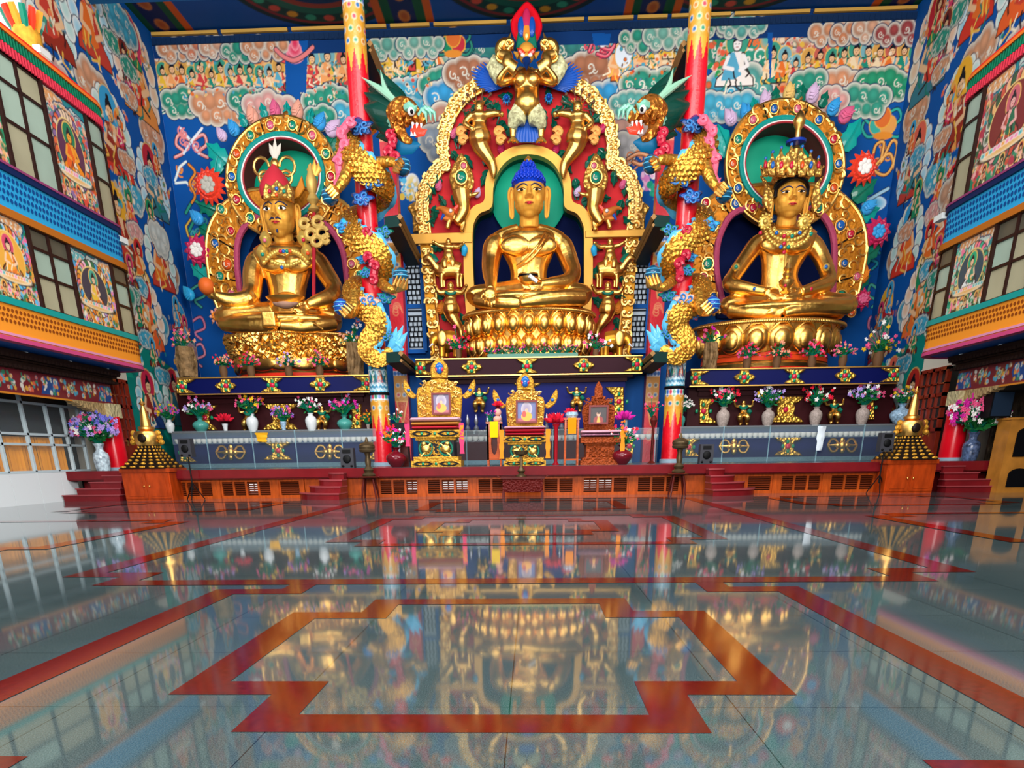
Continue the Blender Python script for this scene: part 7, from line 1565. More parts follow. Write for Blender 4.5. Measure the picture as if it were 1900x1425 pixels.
# ------------------------------------------------------------------ square rear pilasters, side ledges, latticed windows
def pilaster(s):
    Y = 33.4; side = 'left' if s < 0 else 'right'; M = (lambda x: x) if s < 0 else (lambda x: 1955-x)
    xa, xb = sorted((at(M(722), 560, Y).x, at(M(748), 560, Y).x)); t = thing('pilaster', 'square red pilaster with gold gem bands behind the %s dragon column' % side, 'pilaster', ((xa+xb)/2, Y, ZP), 'square pilasters behind the dragon columns')
    w = xb-xa; c = Canvas(0, w, 0, 13, .03, 'e4142c')
    def bandp(z0, z1, down=True):
        c.poly([(0, z0), (w, z0), (w, z1), (0, z1)], 'd08a30')
        for j in range(int((z1-z0-.2)/.36)):
            for i in range(2): c.ell(w*(.28+.44*i), z0+.25+j*.36, .09, None, ['c83050', '1a6aa8', '1a3a5a'][(i+j) % 3], 'f4e0b8')
        c.poly([(0, z1-.2), (w, z1-.2), (w, z1), (0, z1)], 'e8ecf0')
        for i in range(4): c.ell(w*(i+.5)/4, z1-.1, .07, .08, '1a60b0')
        c.poly([(.06, z0), (w/2, z0-.9), (w-.06, z0)], 'c84a2a', 'f0b060')
        for k in range(3): c.curl(w/2, z0-1.2-.1*k, .18+.03*k, 'f09060', .018)
    zz = lambda py: at(M(740), py, Y).z-ZP
    bandp(zz(745), zz(688)); bandp(zz(505), zz(438)); c.poly([(0, zz(262)), (w, zz(262)), (w, zz(228)), (0, zz(228))], 'e89a70'); c.poly([(w*.3, zz(270)), (w*.5, zz(230)), (w*.7, zz(270))], 'c82a2a')
    b = MB(); b.box(xa, xb, Y, Y+.6, ZP, ZP+13); b.build('shaft', RED, t, smooth=False)
    c.mesh('painted_front', (xa, Y-.01, ZP), (1, 0, 0), (0, 0, 1), GLOSSP, t)
    # ledges running back towards the shrine
    for k, (nx, ny, fx, fy, th) in enumerate(((684, 76, 731, 192, .28), (740, 398, 776, 474, .34), (742, 652, 780, 686, .34))):
        f0 = at(M(fx), fy, 35.4); n0 = atz(M(nx), ny, f0.z); n0.y = max(28.9, min(n0.y, 33)); 
        g = MB(); wd_ = .9*(-s); d = Vector((0, 0, -th)); e = Vector((s*.55, .2, 0))
        v = [n0, f0, f0+e, n0+e]; g.add([*v, *[p+d for p in v]], [(0, 1, 2, 3), (7, 6, 5, 4), (0, 4, 5, 1), (1, 5, 6, 2), (2, 6, 7, 3), (3, 7, 4, 0)])
        o = thing('side_ledge', 'brown edged dark ledge running back at the %s of the shrine, %s of three' % (side, ['topmost', 'middle', 'lowest'][k]), 'ledge', ((n0.x+f0.x)/2, (n0.y+f0.y)/2, f0.z-th)); g.build('ledge_body', mat('ledge_green', '12302c', .6), o, smooth=False)
        q = MB(); q.tube([n0+Vector((-s*.03, 0, -.06)), f0+Vector((-s*.03, 0, -.06))], .1, 4); q.tube([n0+Vector((-s*.03, 0, -th+.04)), f0+Vector((-s*.03, 0, -th+.04))], .06, 4); q.build('brown_edge', mat('ledge_brown', '9a7040', .5), o, smooth=False)
    # window with lattice
    Yw = 36.2; x0, x1 = sorted((at(M(752), 570, Yw).x, at(M(786), 570, Yw).x)); z0, z1 = at(M(770), 652, Yw).z, at(M(770), 488, Yw).z
    wn = thing('window_%d' % (1 if s < 0 else 2), None, None, ((x0+x1)/2, Yw, z0)); wn['kind'] = 'structure'
    b = MB(); b.box(x0, x1, Yw+.1, Yw+.14, z0, z1); b.build('pane', mat('window_day', 'b8c4d0', .4, emit=.35, var=.3, vscale=1.5), wn, smooth=False)
    b = MB()
    for x in (x0, x1): b.box(x-.09, x+.09, Yw-.05, Yw+.15, z0, z1)
    for z in (z0, lerp(z0, z1, .52), z1): b.box(x0, x1, Yw-.04, Yw+.15, z-.08, z+.08)
    b.build('window_frame', BLUEP, wn, smooth=False)
    b = MB(); i = 0; z = z0+.15
    while z < z1-.1:
        b.box(x0+.08, x1-.08, Yw+.02, Yw+.07, z, z+.05)
        if not lerp(z0, z1, .4) < z < lerp(z0, z1, .5):
            for j in range(4): xx = lerp(x0, x1, (j+.5+.25*(i % 2))/4.4); b.box(xx, xx+.05, Yw+.02, Yw+.07, z, z+.2)
        z += .2; i += 1
    b.build('lattice', mat('lattice_dark', '1c2028', .6), wn, smooth=False)
pilaster(-1); pilaster(1)
# ------------------------------------------------------------------ thrones on the stage
PATT = Canvas(0, 2, 0, .4, .012, 'e0a836')
TGOLD = mat('throne_gold', 'cf9634', .45, .4, bump=.8, bscale=14, bdist=.04, fam='voronoi')
def zat(px, py, Y): return at(px, py, Y).z
def stage_throne(name, lab, cx, w, yseat, yback, yframe, fin, Y, gm, cushion, drape, photo, wood=False, ybase=864):
    k = mpp(cx, 800, Y); X = at(cx, 800, Y).x; Z = lambda py: ZP+(ybase-py)*k*1.0
    t = thing(name, lab, 'throne', (X, Y, ZP), 'thrones on the stage'); W = w*k
    tiers = [(1.0, 0, .17), (.9, .17, .28), (.72, .28, .72), (.8, .72, .8), (1.0, .8, 1.0)]; H = (ybase-yseat-13)*k
    for i, (f, a, b_) in enumerate(tiers):
        b = MB(); b.box(X-W/2*f, X+W/2*f, Y-.5*f, Y+.7, ZP+H*a, ZP+H*b_); b.build('base_tier', gm if i != 2 else (gm if wood else mat('throne_black', '141018', .4)), t, smooth=False)
        if not wood and i in (0, 4):
            g = MB()
            for q in (-.5, .5): 
                c = (X+q*W*f*.52, ZP+H*(a+b_)/2); h2 = H*(b_-a)*.42; w2 = W*.17
                g.ring([(c[0]+w2*math.cos(u*PI/3)*1.25, c[1]+h2*math.sin(u*PI/3)) for u in range(6)], [(c[0]+w2*math.cos(u*PI/3)*.86, c[1]+h2*.5*math.sin(u*PI/3)) for u in range(6)], Y-.5*f-.02, Y-.5*f+.01)
            g.build('black_lozenge', BLACK, t, smooth=False)
            g = MB()
            for q in (-.5, 0, .5): g.ell((X+q*W*f*.52, Y-.5*f-.02, ZP+H*(a+b_)/2), (.05, .03, .05), n=8, k=6)
            g.build('jewel', GRN, t)
    zm = ZP+H*.5; yf = Y-.36
    if wood:
        g = MB(); scroll_field(g, lambda R: (cx+R.uniform(-.3, .3)*w, ybase-(yseat and (R.uniform(.3, .68)*(ybase-yseat-13)))), 40, yf-.02, .07, .02, 5, .03); g.build('carving', gm, t)
    else:
        for q in (-1, 1):
            g = MB(); c = Vector((X+q*W*.2, yf-.05, zm)); g.ell(c, (W*.09, .06, H*.12)); g.ell(c+Vector((q*.06, -.03, H*.13)), (W*.05, .05, H*.06)); g.tube([c+Vector((0, 0, -H*.08)), c+Vector((q*W*.1, 0, -H*.2))], .03, 6); g.tube([c, c+Vector((-q*W*.1, 0, H*.14))], .03, 6); g.build('lion_relief', GOLDS, t)
            g = MB(); g.tube([Vector((X+q*W*.2, yf-.02, zm))+Vector((W*.13*math.cos(a), 0, H*.19*math.sin(a))) for a in [i*PI/8 for i in range(17)]], .035, 6); g.build('green_ring', GREEN, t)
        g = MB(); scroll_field(g, lambda R: (cx+R.uniform(-.33, .33)*w, ybase-R.uniform(.3, .7)*(ybase-yseat-13)), 40, yf-.01, .06, .02, 7, .03); g.build('scroll_relief', TGOLD, t)
    # back with frame opening
    yb = Y+.55; bw_ = (yback[1]-yback[0]); cb = (yback[0]+yback[1])/2; top = yback[2]
    P = [(yback[0]+4, yseat), (yback[0], top+28), (yback[0]+3, top+16), (yback[0]+12, top+12), (yback[0]+20, top+4), (cb-14, top), (cb, top-5), (cb+14, top), (yback[1]-20, top+4), (yback[1]-12, top+12), (yback[1]-3, top+16), (yback[1], top+28), (yback[1]-4, yseat)]
    b = MB(); b.plate(pp(P, yb), yb, yb+.15, .04); b.build('back_panel', gm, t)
    g = MB(); scroll_field(g, lambda R: (lambda x, y: (x, y))(R.choice((R.uniform(yback[0]+5, yframe[0]-3), R.uniform(yframe[1]+3, yback[1]-5))), R.uniform(top+26, yseat-4)), 40, yb-.02, .075, .022, 9, .03); scroll_field(g, lambda R: (cb+R.uniform(-.36, .36)*bw_, top+R.uniform(3, 22)), 26, yb-.02, .08, .024, 10, .03); g.build('back_carving', GOLDS if not wood else WOODC, t)
    for s in (-1, 1):
        if wood: break
        x0 = yback[0] if s < 0 else yback[1]; f = MB(); P = [(x0, top+30), (x0+s*8, top+22), (x0+s*14, top+10), (x0+s*22, top), (x0+s*24, top+14), (x0+s*18, top+28), (x0+s*6, top+36)]; f.plate(pp(smooth(P, 3, True), yb), yb-.02, yb+.1, .03); f.build('wing_finial', TGOLD, t)
        g = MB(); g.ell(at(x0+s*14, top+20, yb-.05), (.06, .03, .05), n=8, k=6); g.build('jewel', GEM[1], t)
    f = MB(); fw = fin[2]
    P = [(cb-fw, fin[1]), (cb-fw*1.05, lerp(fin[1], fin[0], .55)), (cb-fw*.55, lerp(fin[1], fin[0], .85)), (cb, fin[0]), (cb+fw*.55, lerp(fin[1], fin[0], .85)), (cb+fw*1.05, lerp(fin[1], fin[0], .55)), (cb+fw, fin[1])]
    f.plate(pp(smooth(P, 3), yb), yb-.05, yb+.12, .04); fo = f.build('top_finial', gm if wood else TGOLD, t)
    if not wood:
        g = MB(); g.ell(at(cb, lerp(fin[1], fin[0], .5), yb-.1), (.14, .07, .17), n=12, k=8); g.build('jewel', GEM[1], fo)
        for a in (-1, 1): g = MB(); g.ell(at(cb+a*5, lerp(fin[1], fin[0], .45), yb-.12), (.05, .04, .07), n=8, k=6); g.build('jewel', RUBY, fo)
    # cushions
    zc = ZP+H; specs = cushion
    for i, (c_, hh, ex) in enumerate(specs):
        b = MB(); n = 7; x0, x1, y0, y1 = X-W/2-ex, X+W/2+ex, Y-.58, Y+.5
        b.tube([(x0+.05, (y0+y1)/2, zc+hh/2), (x0+.1, (y0+y1)/2, zc+hh/2), (x1-.1, (y0+y1)/2, zc+hh/2), (x1-.05, (y0+y1)/2, zc+hh/2)], [hh*.3, hh*.5, hh*.5, hh*.3], 16, (y1-y0)/hh, up=(0, 1, 0)); b.build('cushion', c_, t); zc += hh*.86
    # scarves hanging at the ends
    for sx, c_, L_ in drape:
        b = MB(); xx = X+sx*(W/2+.06); vs = []; fs = []
        for i in range(9):
            z = ZP+H+.2-L_*i/8; ww = .07+.015*math.sin(i*1.7)
            vs += [(xx-ww, Y-.62-.012*math.cos(i*2.), z), (xx+ww, Y-.62+.012*math.sin(i*2.), z)]
        for i in range(8): fs.append((2*i, 2*i+1, 2*i+3, 2*i+2))
        b.add(vs, fs); tag(b.build('silk_scarf', c_), 'narrow %s silk scarf hanging at the %s end of the %s' % (c_.name.split('_')[0], 'left' if sx < 0 else 'right', photo[1]), 'scarf')
    # portrait in a frame
    Yp = Y+.3; ph = thing('framed_portrait', photo[0], 'picture', at(cb, yframe[3], Yp)); p0, p1 = at(yframe[0], yframe[2], Yp), at(yframe[1], yframe[3], Yp)
    b = MB(); b.ring([(p0.x, p1.z), (p1.x, p1.z), (p1.x, p0.z), (p0.x, p0.z)], [(p0.x+.06, p1.z+.06), (p1.x-.06, p1.z+.06), (p1.x-.06, p0.z-.06), (p0.x+.06, p0.z-.06)], Yp-.05, Yp+.02); b.build('frame', mat('frame_brown', '7a3a3a', .4), ph, smooth=False)
    c = Canvas(p0.x+.05, p1.x-.05, p1.z+.05, p0.z-.05, .009, photo[2]); u = (p0.x+p1.x)/2; hh = p0.z-p1.z
    if photo[3] == 'seated':
        c.ell(u, p1.z+hh*.62, hh*.26, hh*.3, '8a8098', 'b8b0b8'); c.poly([(c.u0, c.v0), (p1.x, c.v0), (p1.x, p1.z+hh*.2), (c.u0, p1.z+hh*.22)], 'a84a5a'); c.ell(u, p1.z+hh*.3, hh*.26, hh*.2, 'e8a020'); c.ell(u-hh*.12, p1.z+hh*.4, hh*.1, hh*.14, 'b83a2a'); c.ell(u, p1.z+hh*.56, hh*.07, hh*.09, 'd8a080')
    else:
        c.ell(u, p1.z+hh*.2, hh*.28, hh*.24, '8a2424'); c.poly([(u-hh*.1, c.v0), (u+hh*.12, c.v0), (u+hh*.05, p1.z+hh*.38), (u-hh*.04, p1.z+hh*.38)], 'e8a848'); c.ell(u, p1.z+hh*.55, hh*.11, hh*.15, 'd8a488'); c.ell(u, p1.z+hh*.65, hh*.1, hh*.06, '1a1210'); c.stroke([(u-hh*.07, p1.z+hh*.56), (u+hh*.07, p1.z+hh*.56)], .012, '20140f')
    c.mesh('portrait_print', (0, Yp, 0), (1, 0, 0), (0, 0, 1), PAINTED, ph)
    return t
YT = 26.7
CR = mat('crimson_silk', 'c02a3c', .5, bump=.5, bscale=12); PKC = mat('pale_pink_silk', 'd8a8b8', .5, bump=.5, bscale=12); YEC = mat('mustard_silk', 'c88a3c', .55, bump=.5, bscale=12); SC1 = mat('pink_silk', 'e03a6a', .5); SC2 = mat('orange_silk', 'f08a1a', .5)
stage_throne('stage_throne', 'gold patterned throne with red and white cushions, tallest and leftmost of three', 810, 92, 788, (772, 858, 704), (800, 837, 729, 769), (664, 702, 15), YT, TGOLD, [(CR, .14, .0), (YEC, .14, .02), (PKC, .16, .04)], [(-1, SC1, .7), (1, SC2, .5), (1, SC1, .95)], ('small framed picture of a seated figure in yellow robe on the leftmost throne', 'leftmost throne', '6a5a80', 'seated'))
stage_throne('stage_throne', 'smaller gold patterned throne with crimson cushion and silk, in the middle', 974, 78, 800, (938, 1011, 722), (957, 997, 743, 785), (692, 724, 15), YT, TGOLD, [(CR, .12, 0), (CR, .13, .02), (PKC, .1, .04)], [(-1, SC2, .9), (1, SC2, .9)], ('small framed picture of a seated figure in orange robe on the middle throne', 'middle throne', '5a6498', 'seated'))
stage_throne('stage_throne', 'carved reddish wooden throne with pale cushion, rightmost of three', 1113, 72, 803, (1080, 1142, 736), (1093, 1128, 752, 787), (708, 740, 7), YT, WOODC, [(mat('brocade', '9a6a80', .5, bump=.6, bscale=20, var=.5, vscale=14), .12, .04), (PKC, .12, .06)], [(1, SC2, .9)], ('small framed head and shoulders portrait with glasses on the wooden throne', 'wooden throne', '2a2024', 'bust'), wood=True)
def side_table(x0, x1, yt, cloth, lab, clab, open_):
    Y = 26.5; a, c = at(x0, yt, Y), at(x1, yt, Y); t = thing('side_table', lab, 'table', ((a.x+c.x)/2, Y+.2, ZP)); w = c.x-a.x
    b = MB(); b.box(a.x-.03, c.x+.03, Y-.03, Y+w+.03, a.z-.05, a.z); b.build('table_top', WOOD, t, smooth=False)
    for xx in (a.x, c.x-.06):
        for yy in (Y, Y+w-.06): b = MB(); b.box(xx, xx+.06, yy, yy+.06, ZP, a.z-.05); b.build('leg', WOOD, t, smooth=False)
    h = a.z-ZP
    if open_:
        b = MB(); b.box(a.x, c.x, Y+.01, Y+w-.01, a.z-.32, a.z-.05); b.build('carved_apron', WOODC, t, smooth=False)
        b = MB(); b.box(a.x, c.x, Y+.02, Y+.05, ZP+.15, ZP+.2); b.build('stretcher', WOOD, t, smooth=False)
    else:
        o = [(a.x, ZP+.2), (c.x, ZP+.2), (c.x, a.z-.05), (a.x, a.z-.05)]; cx_ = (a.x+c.x)/2
        O = resamp([*o, o[0]], 33)[:32]; I = []
        for i, p in enumerate(O): v = Vector((p[0]-cx_, (p[1]-(ZP+a.z)/2-.03))); L_ = v.length; u = v.normalized(); I.append((cx_+u.x*w*.22, (ZP+a.z)/2+.03+u.y*h*.26))
        b = MB(); b.ring(O, I, Y, Y+.04); b.build('carved_front', WOOD, t, smooth=False); b = MB(); b.box(a.x, c.x, Y+.2, Y+.22, ZP+.2, a.z-.05); b.build('inner_back', WOODD, t, smooth=False)
    b = MB(); k = MB(); xm = (a.x+c.x)/2; cw = .14; vs = [(xm-cw, Y+.3, a.z+.01), (xm+cw, Y+.3, a.z+.01), (xm-cw, Y-.05, a.z+.01), (xm+cw, Y-.05, a.z+.01)]
    for i in range(6): z = a.z-.09*i-.03; vs += [(xm-cw, Y-.055-.008*math.sin(i*1.9), z), (xm+cw, Y-.055+.008*math.sin(i*2.3), z)]
    b.add(vs, [(2*i, 2*i+1, 2*i+3, 2*i+2) for i in range(len(vs)//2-1)]); tag(b.build('cloth_runner', cloth, smooth=True), clab, 'cloth')
    return (a.x+c.x)/2, Y+.2, a.z
T1 = side_table(903, 930, 783, mat('yellow_cloth', 'f0c000', .7), 'small wooden side table with arched opening between left and middle thrones', 'bright yellow cloth hanging over the small arched side table', False)
T2 = side_table(1048, 1075, 776, mat('orange_cloth2', 'f28a00', .7), 'carved wooden side table with slim legs left of the wooden throne', 'orange cloth hanging over the slim carved side table', True)
# ------------------------------------------------------------------ vases and flowers
def vase(px, py, h, Y, m, lab, prof='tall', z=None):
    c = at(px, py, Y); 
    if z is not None: c.z = z
    H = h*mpp(px, py, Y); p = {'tall': [(.2, 0), (.24, .05), (.36, .5), (.3, .75), (.14, .88), (.2, 1), (.16, .98)], 'round': [(.25, 0), (.3, .05), (.55, .4), (.45, .65), (.15, .8), (.18, .92), (.3, 1), (.24, .98)], 'cup': [(.18, 0), (.22, .1), (.3, .6), (.4, 1), (.34, .97)], 'jar': [(.24, 0), (.26, .08), (.3, .35), (.28, .62), (.16, .72), (.14, .85), (.22, 1), (.18, .98)]}[prof]
    b = MB(); q = smooth(p, 3); b.lathe(c, [(r*H, z_*H) for r, z_ in q], 18); o = b.build('vase', m); tag(o, lab, 'vase'); return c+Vector((0, 0, H))
def bouquet(c, r, cols, lab, n=44, up=1.0, kind='bloom', leafm=None, hang=0, seed=0):
    R = random.Random(int(c.x*100)+seed); t = thing('flower_bouquet', lab, 'flowers', c); s = MB()
    pts = []
    for i in range(n):
        a = R.uniform(0, 2*PI); u = R.random()**.6; p = c+Vector((r*u*math.cos(a), r*.6*u*math.sin(a), r*up*(.35+R.uniform(0, 1)*(1.15-u*.6)-hang*u))); pts.append(p)
        s.tube([c-Vector((0, 0, .05)), lerp(c, p, .5)+Vector((0, 0, r*.12)), p], .008+r*.012, 4)
    s.build('stem', GREEN, t); l = MB()
    for i in range(int(n*.8)):
        p = lerp(c, pts[R.randrange(n)], R.uniform(.3, .85)); d = Vector((R.uniform(-1, 1), R.uniform(-1, 0), R.uniform(-.3, .8))).normalized()*r*.3; l.tube([p, p+d*.5, p+d], [.01, r*.07, .005], 5, .3)
    tag(l.build('foliage', leafm or mat('fresh_leaf', '1a6a30', .5), t), kind='stuff')
    groups = {}
    for i, p in enumerate(pts): groups.setdefault(cols[i % len(cols)].name, []).append((p, cols[i % len(cols)]))
    for nm, L in groups.items():
        b = MB()
        for p, m in L:
            q = r*R.uniform(.07, .13)
            for k in range(6 if kind != 'lotus' else 9):
                a = 2*PI*k/6+R.random(); d = Vector((math.cos(a), -.3, math.sin(a)))*q; b.tube([p, p+d*.6+Vector((0, -.01, 0)), p+d*1.1], [q*.12, q*.36, q*.05], 5, .5)
            b.ell(p, q*.4, n=6, k=5)
        b.build('blossom', L[0][1], t)
    return t
def lotus(c, r, m, lab):
    t = thing('lotus_flower', lab, 'flower', c)
    for row, (n, el, q) in enumerate(((10, .25, 1), (9, .7, .85), (6, 1.15, .7))):
        b = MB()
        for k in range(n): a = 2*PI*(k+.5*row)/n; d = Vector((math.cos(a)*math.cos(el), math.sin(a)*math.cos(el), math.sin(el)))*r*q; b.tube([c, c+d*.55+Vector((0, 0, -.02)), c+d], [r*.06, r*.17, .005], 6, .5)
        b.build('petal_ring', m, t)
F = {k: mat('bloom_'+k, v, .6) for k, v in dict(pink='f05a8c', white='f4eeea', purple='9a4ac0', yellow='f0c020', orange='f07a1a', red='e0203a', lilac='b89ae0', magenta='d828a0', peach='f0a080', blue='7a7ae0').items()}
CEL = mat('celadon', '4a9a90', .2, coat=.5); POR = mat('porcelain_white', 'dfe2e4', .2, coat=.5); STN = mat('stone_vase', 'a89890', .4, var=.3, vscale=20); PUR = mat('porcelain_blue', '9ab8d0', .2, coat=.5, var=.5, vscale=14)
LY = 31.28; Lz = at(510, 802, 31.35).z+.025
def vb(px, py, h, m, pr, cols, r, place, z, n=44):
    c = vase(px, py, h, LY, m, '%s vase %s' % (VN[m.name], place), pr, z); u = list(dict.fromkeys(cols)); bouquet(c, r, [F[x] for x in cols], '%s artificial flowers %s' % (' and '.join(u[:2]), place), n)
VN = {'porcelain_white': 'white porcelain', 'celadon': 'round sea-green', 'stone_vase': 'mottled grey', 'porcelain_blue': 'pale blue'}
for px, h, m, pr, cols, r, pl in ((317, 22, POR, 'tall', ('pink', 'yellow', 'purple'), .5, 'at the far left end of the left altar shelf'), (374, 26, CEL, 'round', ('pink', 'white', 'lilac', 'pink'), .62, 'left of the bright pink lotus on the left altar'),
        (470, 30, POR, 'tall', ('pink', 'orange', 'yellow', 'pink'), .6, 'between pink lotus and gold disc ornament, left altar'), (527, 16, PUR, 'cup', ('purple', 'lilac', 'pink'), .5, 'low before the gold disc ornament, left altar'), (579, 30, POR, 'tall', ('white', 'pink', 'white'), .55, 'just right of the gold disc ornament, left altar'), (641, 26, CEL, 'round', ('magenta', 'pink', 'lilac'), .6, 'near the right end of the left altar'), (684, 10, STN, 'cup', ('orange', 'yellow'), .4, 'low beside the left dragon column')):
    vb(px, 800, h, m, pr, cols, r, pl, Lz)
c = vase(419, 800, 14, LY, POR, 'small white cup holding the bright pink lotus on the left altar', 'cup', Lz); lotus(c+Vector((0, 0, .12)), .42, F['red'], 'bright pink artificial lotus on the left altar shelf')
Rz = at(1460, 792, 31.35).z+.025
for px, h, m, pr, cols, r, pl in ((1262, 24, CEL, 'tall', ('white', 'white'), .5, 'close beside the right dragon column'), (1340, 34, STN, 'tall', ('red', 'pink', 'white', 'red'), .62, 'left of the first strongman on the right altar'), (1423, 32, STN, 'tall', ('yellow', 'lilac', 'white', 'lilac'), .62, 'just left of the gold disc ornament, right altar'),
        (1511, 32, STN, 'tall', ('red', 'white', 'red', 'red'), .66, 'just right of the gold disc ornament, right altar'), (1597, 34, STN, 'tall', ('pink', 'lilac', 'white', 'lilac', 'pink'), .7, 'near the right end of the right altar'), (1668, 36, PUR, 'round', ('yellow', 'white', 'pink'), .5, 'by the painted wall, beyond the right altar')):
    vb(px, 792, h, m, pr, cols, r, pl, Rz, 50)
def on(px, py, Y, z): c = at(px, py, Y); c.z = z; return c
# stage level
MRV = mat('maroon_glaze', '6a0f1c', .2, coat=.5)
c = vase(736, 864, 34, 26.3, MRV, 'round maroon vase on the stage left of the tallest throne', 'round', ZP); bouquet(c, .5, [F['red'], F['magenta'], F['white'], F['orange']], 'red, magenta and white flowers in the left maroon vase', 50)
c = vase(1154, 862, 34, 26.3, MRV, 'round maroon vase on the stage right of the wooden throne', 'round', ZP); bouquet(c, .5, [F['orange'], F['pink'], F['white'], F['red']], 'orange, pink and white flowers in the right maroon vase', 50)
c = Vector(T1); bouquet(c+Vector((-.15, .05, .05)), .3, [F['magenta'], F['purple']], 'magenta flowers on the arched side table', 14); m = MB(); m.ell(c+Vector((.1, .05, .1)), (.14, .12, .1)); m.ell(c+Vector((.12, .05, .3)), .12); tag(m.build('offering_cake', mat('cake_peach', 'd8a090', .6)), 'peach coloured offering dish on the arched side table', 'offering')
m = MB(); m.lathe(c+Vector((.12, .2, 0)), [(.08, 0), (.05, .1), (.05, .45), (.12, .5)], 10); tag(m.build('flower_stand', MRV), 'thin red stand holding red flower behind the arched side table', 'stand'); lotus(c+Vector((.12, .2, .52)), .22, F['red'], 'red flower on the thin stand by the arched side table')
c = Vector(T2); m = MB(); m.lathe(c+Vector((0, .1, 0)), [(.16, 0), (.22, .1), (.2, .2)], 14); tag(m.build('offering_dish', PUR), 'pale dish with red flower on the slim carved side table', 'dish'); lotus(c+Vector((-.05, .1, .18)), .24, F['red'], 'red flower in the pale dish on the slim carved side table')
m = MB(); m.lathe(on(1031, 864, 27.6, ZP), [(.14, 0), (.06, .1), (.07, 1.2), (.15, 1.35)], 12); tag(m.build('flower_stand', mat('stand_red', 'c01c2c', .35)), 'tall red stand under the pink lotus right of the middle throne', 'stand'); lotus(on(1031, 780, 27.6, ZP+1.4), .48, F['red'], 'large pink lotus on a tall red stand right of the middle throne')
m = MB(); m.lathe(on(1158, 864, 28.4, ZP), [(.14, 0), (.04, .1), (.05, 1.45), (.1, 1.5)], 12); tag(m.build('flower_stand', mat('stand_glass', '8aa0a8', .2)), 'slim clear stand under the purple lotus by the wooden throne', 'stand'); lotus(on(1158, 780, 28.4, ZP+1.5), .42, F['magenta'], 'purple lotus right of the wooden throne')
m = MB(); m.lathe(on(1208, 864, 28.6, ZP), [(.16, 0), (.05, .1), (.05, 1.2), (.14, 1.45), (.06, 1.6)], 12); tag(m.build('flower_stand', WOODD), 'dark stand under pink flowers beside the right dragon column', 'stand'); bouquet(on(1208, 780, 28.6, ZP+1.6), .42, [F['pink'], F['red']], 'pink flowers on the dark stand beside the right dragon column', 14)
# draped lectern
t = thing('draped_lectern', 'dark lectern draped with a black cloth and white scarf beside the left dragon column', 'lectern', on(748, 864, 27.2, ZP)); p = on(748, 864, 27.2, ZP)
m = MB(); m.taper(p.x, p.y, ZP, ZP+1.3, .5, .5, .42, .42); m.build('body', WOODD, t, smooth=False); m = MB(); m.taper(p.x-.05, p.y-.1, ZP+1.05, ZP+1.42, .62, .5, .5, .45); m.build('black_cloth', BLACK, t, smooth=False)
m = MB(); m.taper(p.x-.1, p.y-.36, ZP+.3, ZP+1.0, .14, .04, .26, .05); m.build('white_scarf', mat('white_silk', 'dfe8ee', .5, bump=.6, bscale=18), t)
bouquet(p+Vector((-.1, 0, 1.42)), .34, [F['white'], F['pink']], 'white and pink flowers on top of the draped lectern', 14)
# small offering statues on the centre shelf
for px in (868, 884, 905, 929, 1014, 1030, 1042): m = MB(); c = on(px, 800, 31.9, at(900, 800, 32).z+.02); m.lathe(c, [(.1, 0), (.12, .08), (.05, .2), (.09, .34), (.07, .45), (.02, .6)], 10); tag(m.build('water_cup', mat('silver_dull', '8a8a94', .3, .7)), 'small silver stemmed cup in the row on the central altar shelf', 'cup', 'silver cups on the central altar shelf')
# cloths on the glass barriers
for px, py, Y, m_, w_, L_, lab in ((486, 808, 30.14, mat('yellow_scarf', 'f0b020', .6), .5, .34, 'crumpled yellow scarf over the left glass barrier'), (1524, 796, 30.14, mat('white_scarf', 'e4ecf4', .6), .32, .85, 'white scarf hanging over the right glass barrier')):
    b = MB(); c = at(px, py, Y); vs = []; n = 9
    for i in range(n):
        z = c.z+.1-L_*i/(n-1); ww = w_/2*(1-.35*i/(n-1)+.08*math.sin(i*2.1)); vs += [(c.x-ww, Y-.04-.03*math.sin(i*1.3), z), (c.x, Y-.09-.03*math.cos(i*1.7), z), (c.x+ww, Y-.04+.02*math.sin(i), z)]
    b.add(vs, [(3*i+j, 3*i+j+1, 3*i+j+4, 3*i+j+3) for i in range(n-1) for j in (0, 1)]); tag(b.build('silk_scarf', m_), lab, 'scarf')
# flower pots on the altar slabs
POT = mat('pot_brown', '6a4a30', .6, bump=.6, bscale=8)
def slabpot(px, py, Y, r, cols, lab, potm=POT, h=.45, n=40, hang=.5, up=1.0):
    c = at(px, py, Y); b = MB(); b.lathe(c, [(h*.3, 0), (h*.4, h*.5), (h*.34, h)], 14); tag(b.build('flower_pot', potm), 'brown pot of the '+lab, 'pot'); bouquet(c+Vector((0, 0, h)), r, [F[x] for x in cols], lab, n, hang=hang, up=up)
for px, py, cols, lab in ((416, 700, ('red', 'peach'), 'trailing red flowers first from the left below the left throne'), (467, 700, ('pink', 'red'), 'trailing pink flowers second from the left below the left throne'), (537, 700, ('peach', 'lilac'), 'trailing peach flowers third from the left below the left throne'), (594, 699, ('pink', 'orange'), 'trailing orange and pink flowers fourth below the left throne'),
        (1385, 684, ('pink', 'red'), 'pink flowers in a red pot below the crowned statue'), (1440, 683, ('peach', 'red'), 'peach flowers left of centre below the crowned statue'), (1505, 682, ('pink', 'red'), 'pink flowers right of centre below the crowned statue'), (1562, 681, ('peach', 'pink'), 'peach flowers fourth below the crowned statue')):
    slabpot(px, py, 31.35, .5, cols, lab, h=.4, up=.8)
slabpot(1627, 680, 31.8, .75, ('pink', 'white', 'yellow'), 'large leafy pink flowers at the right end of the slab', h=.5, n=30)
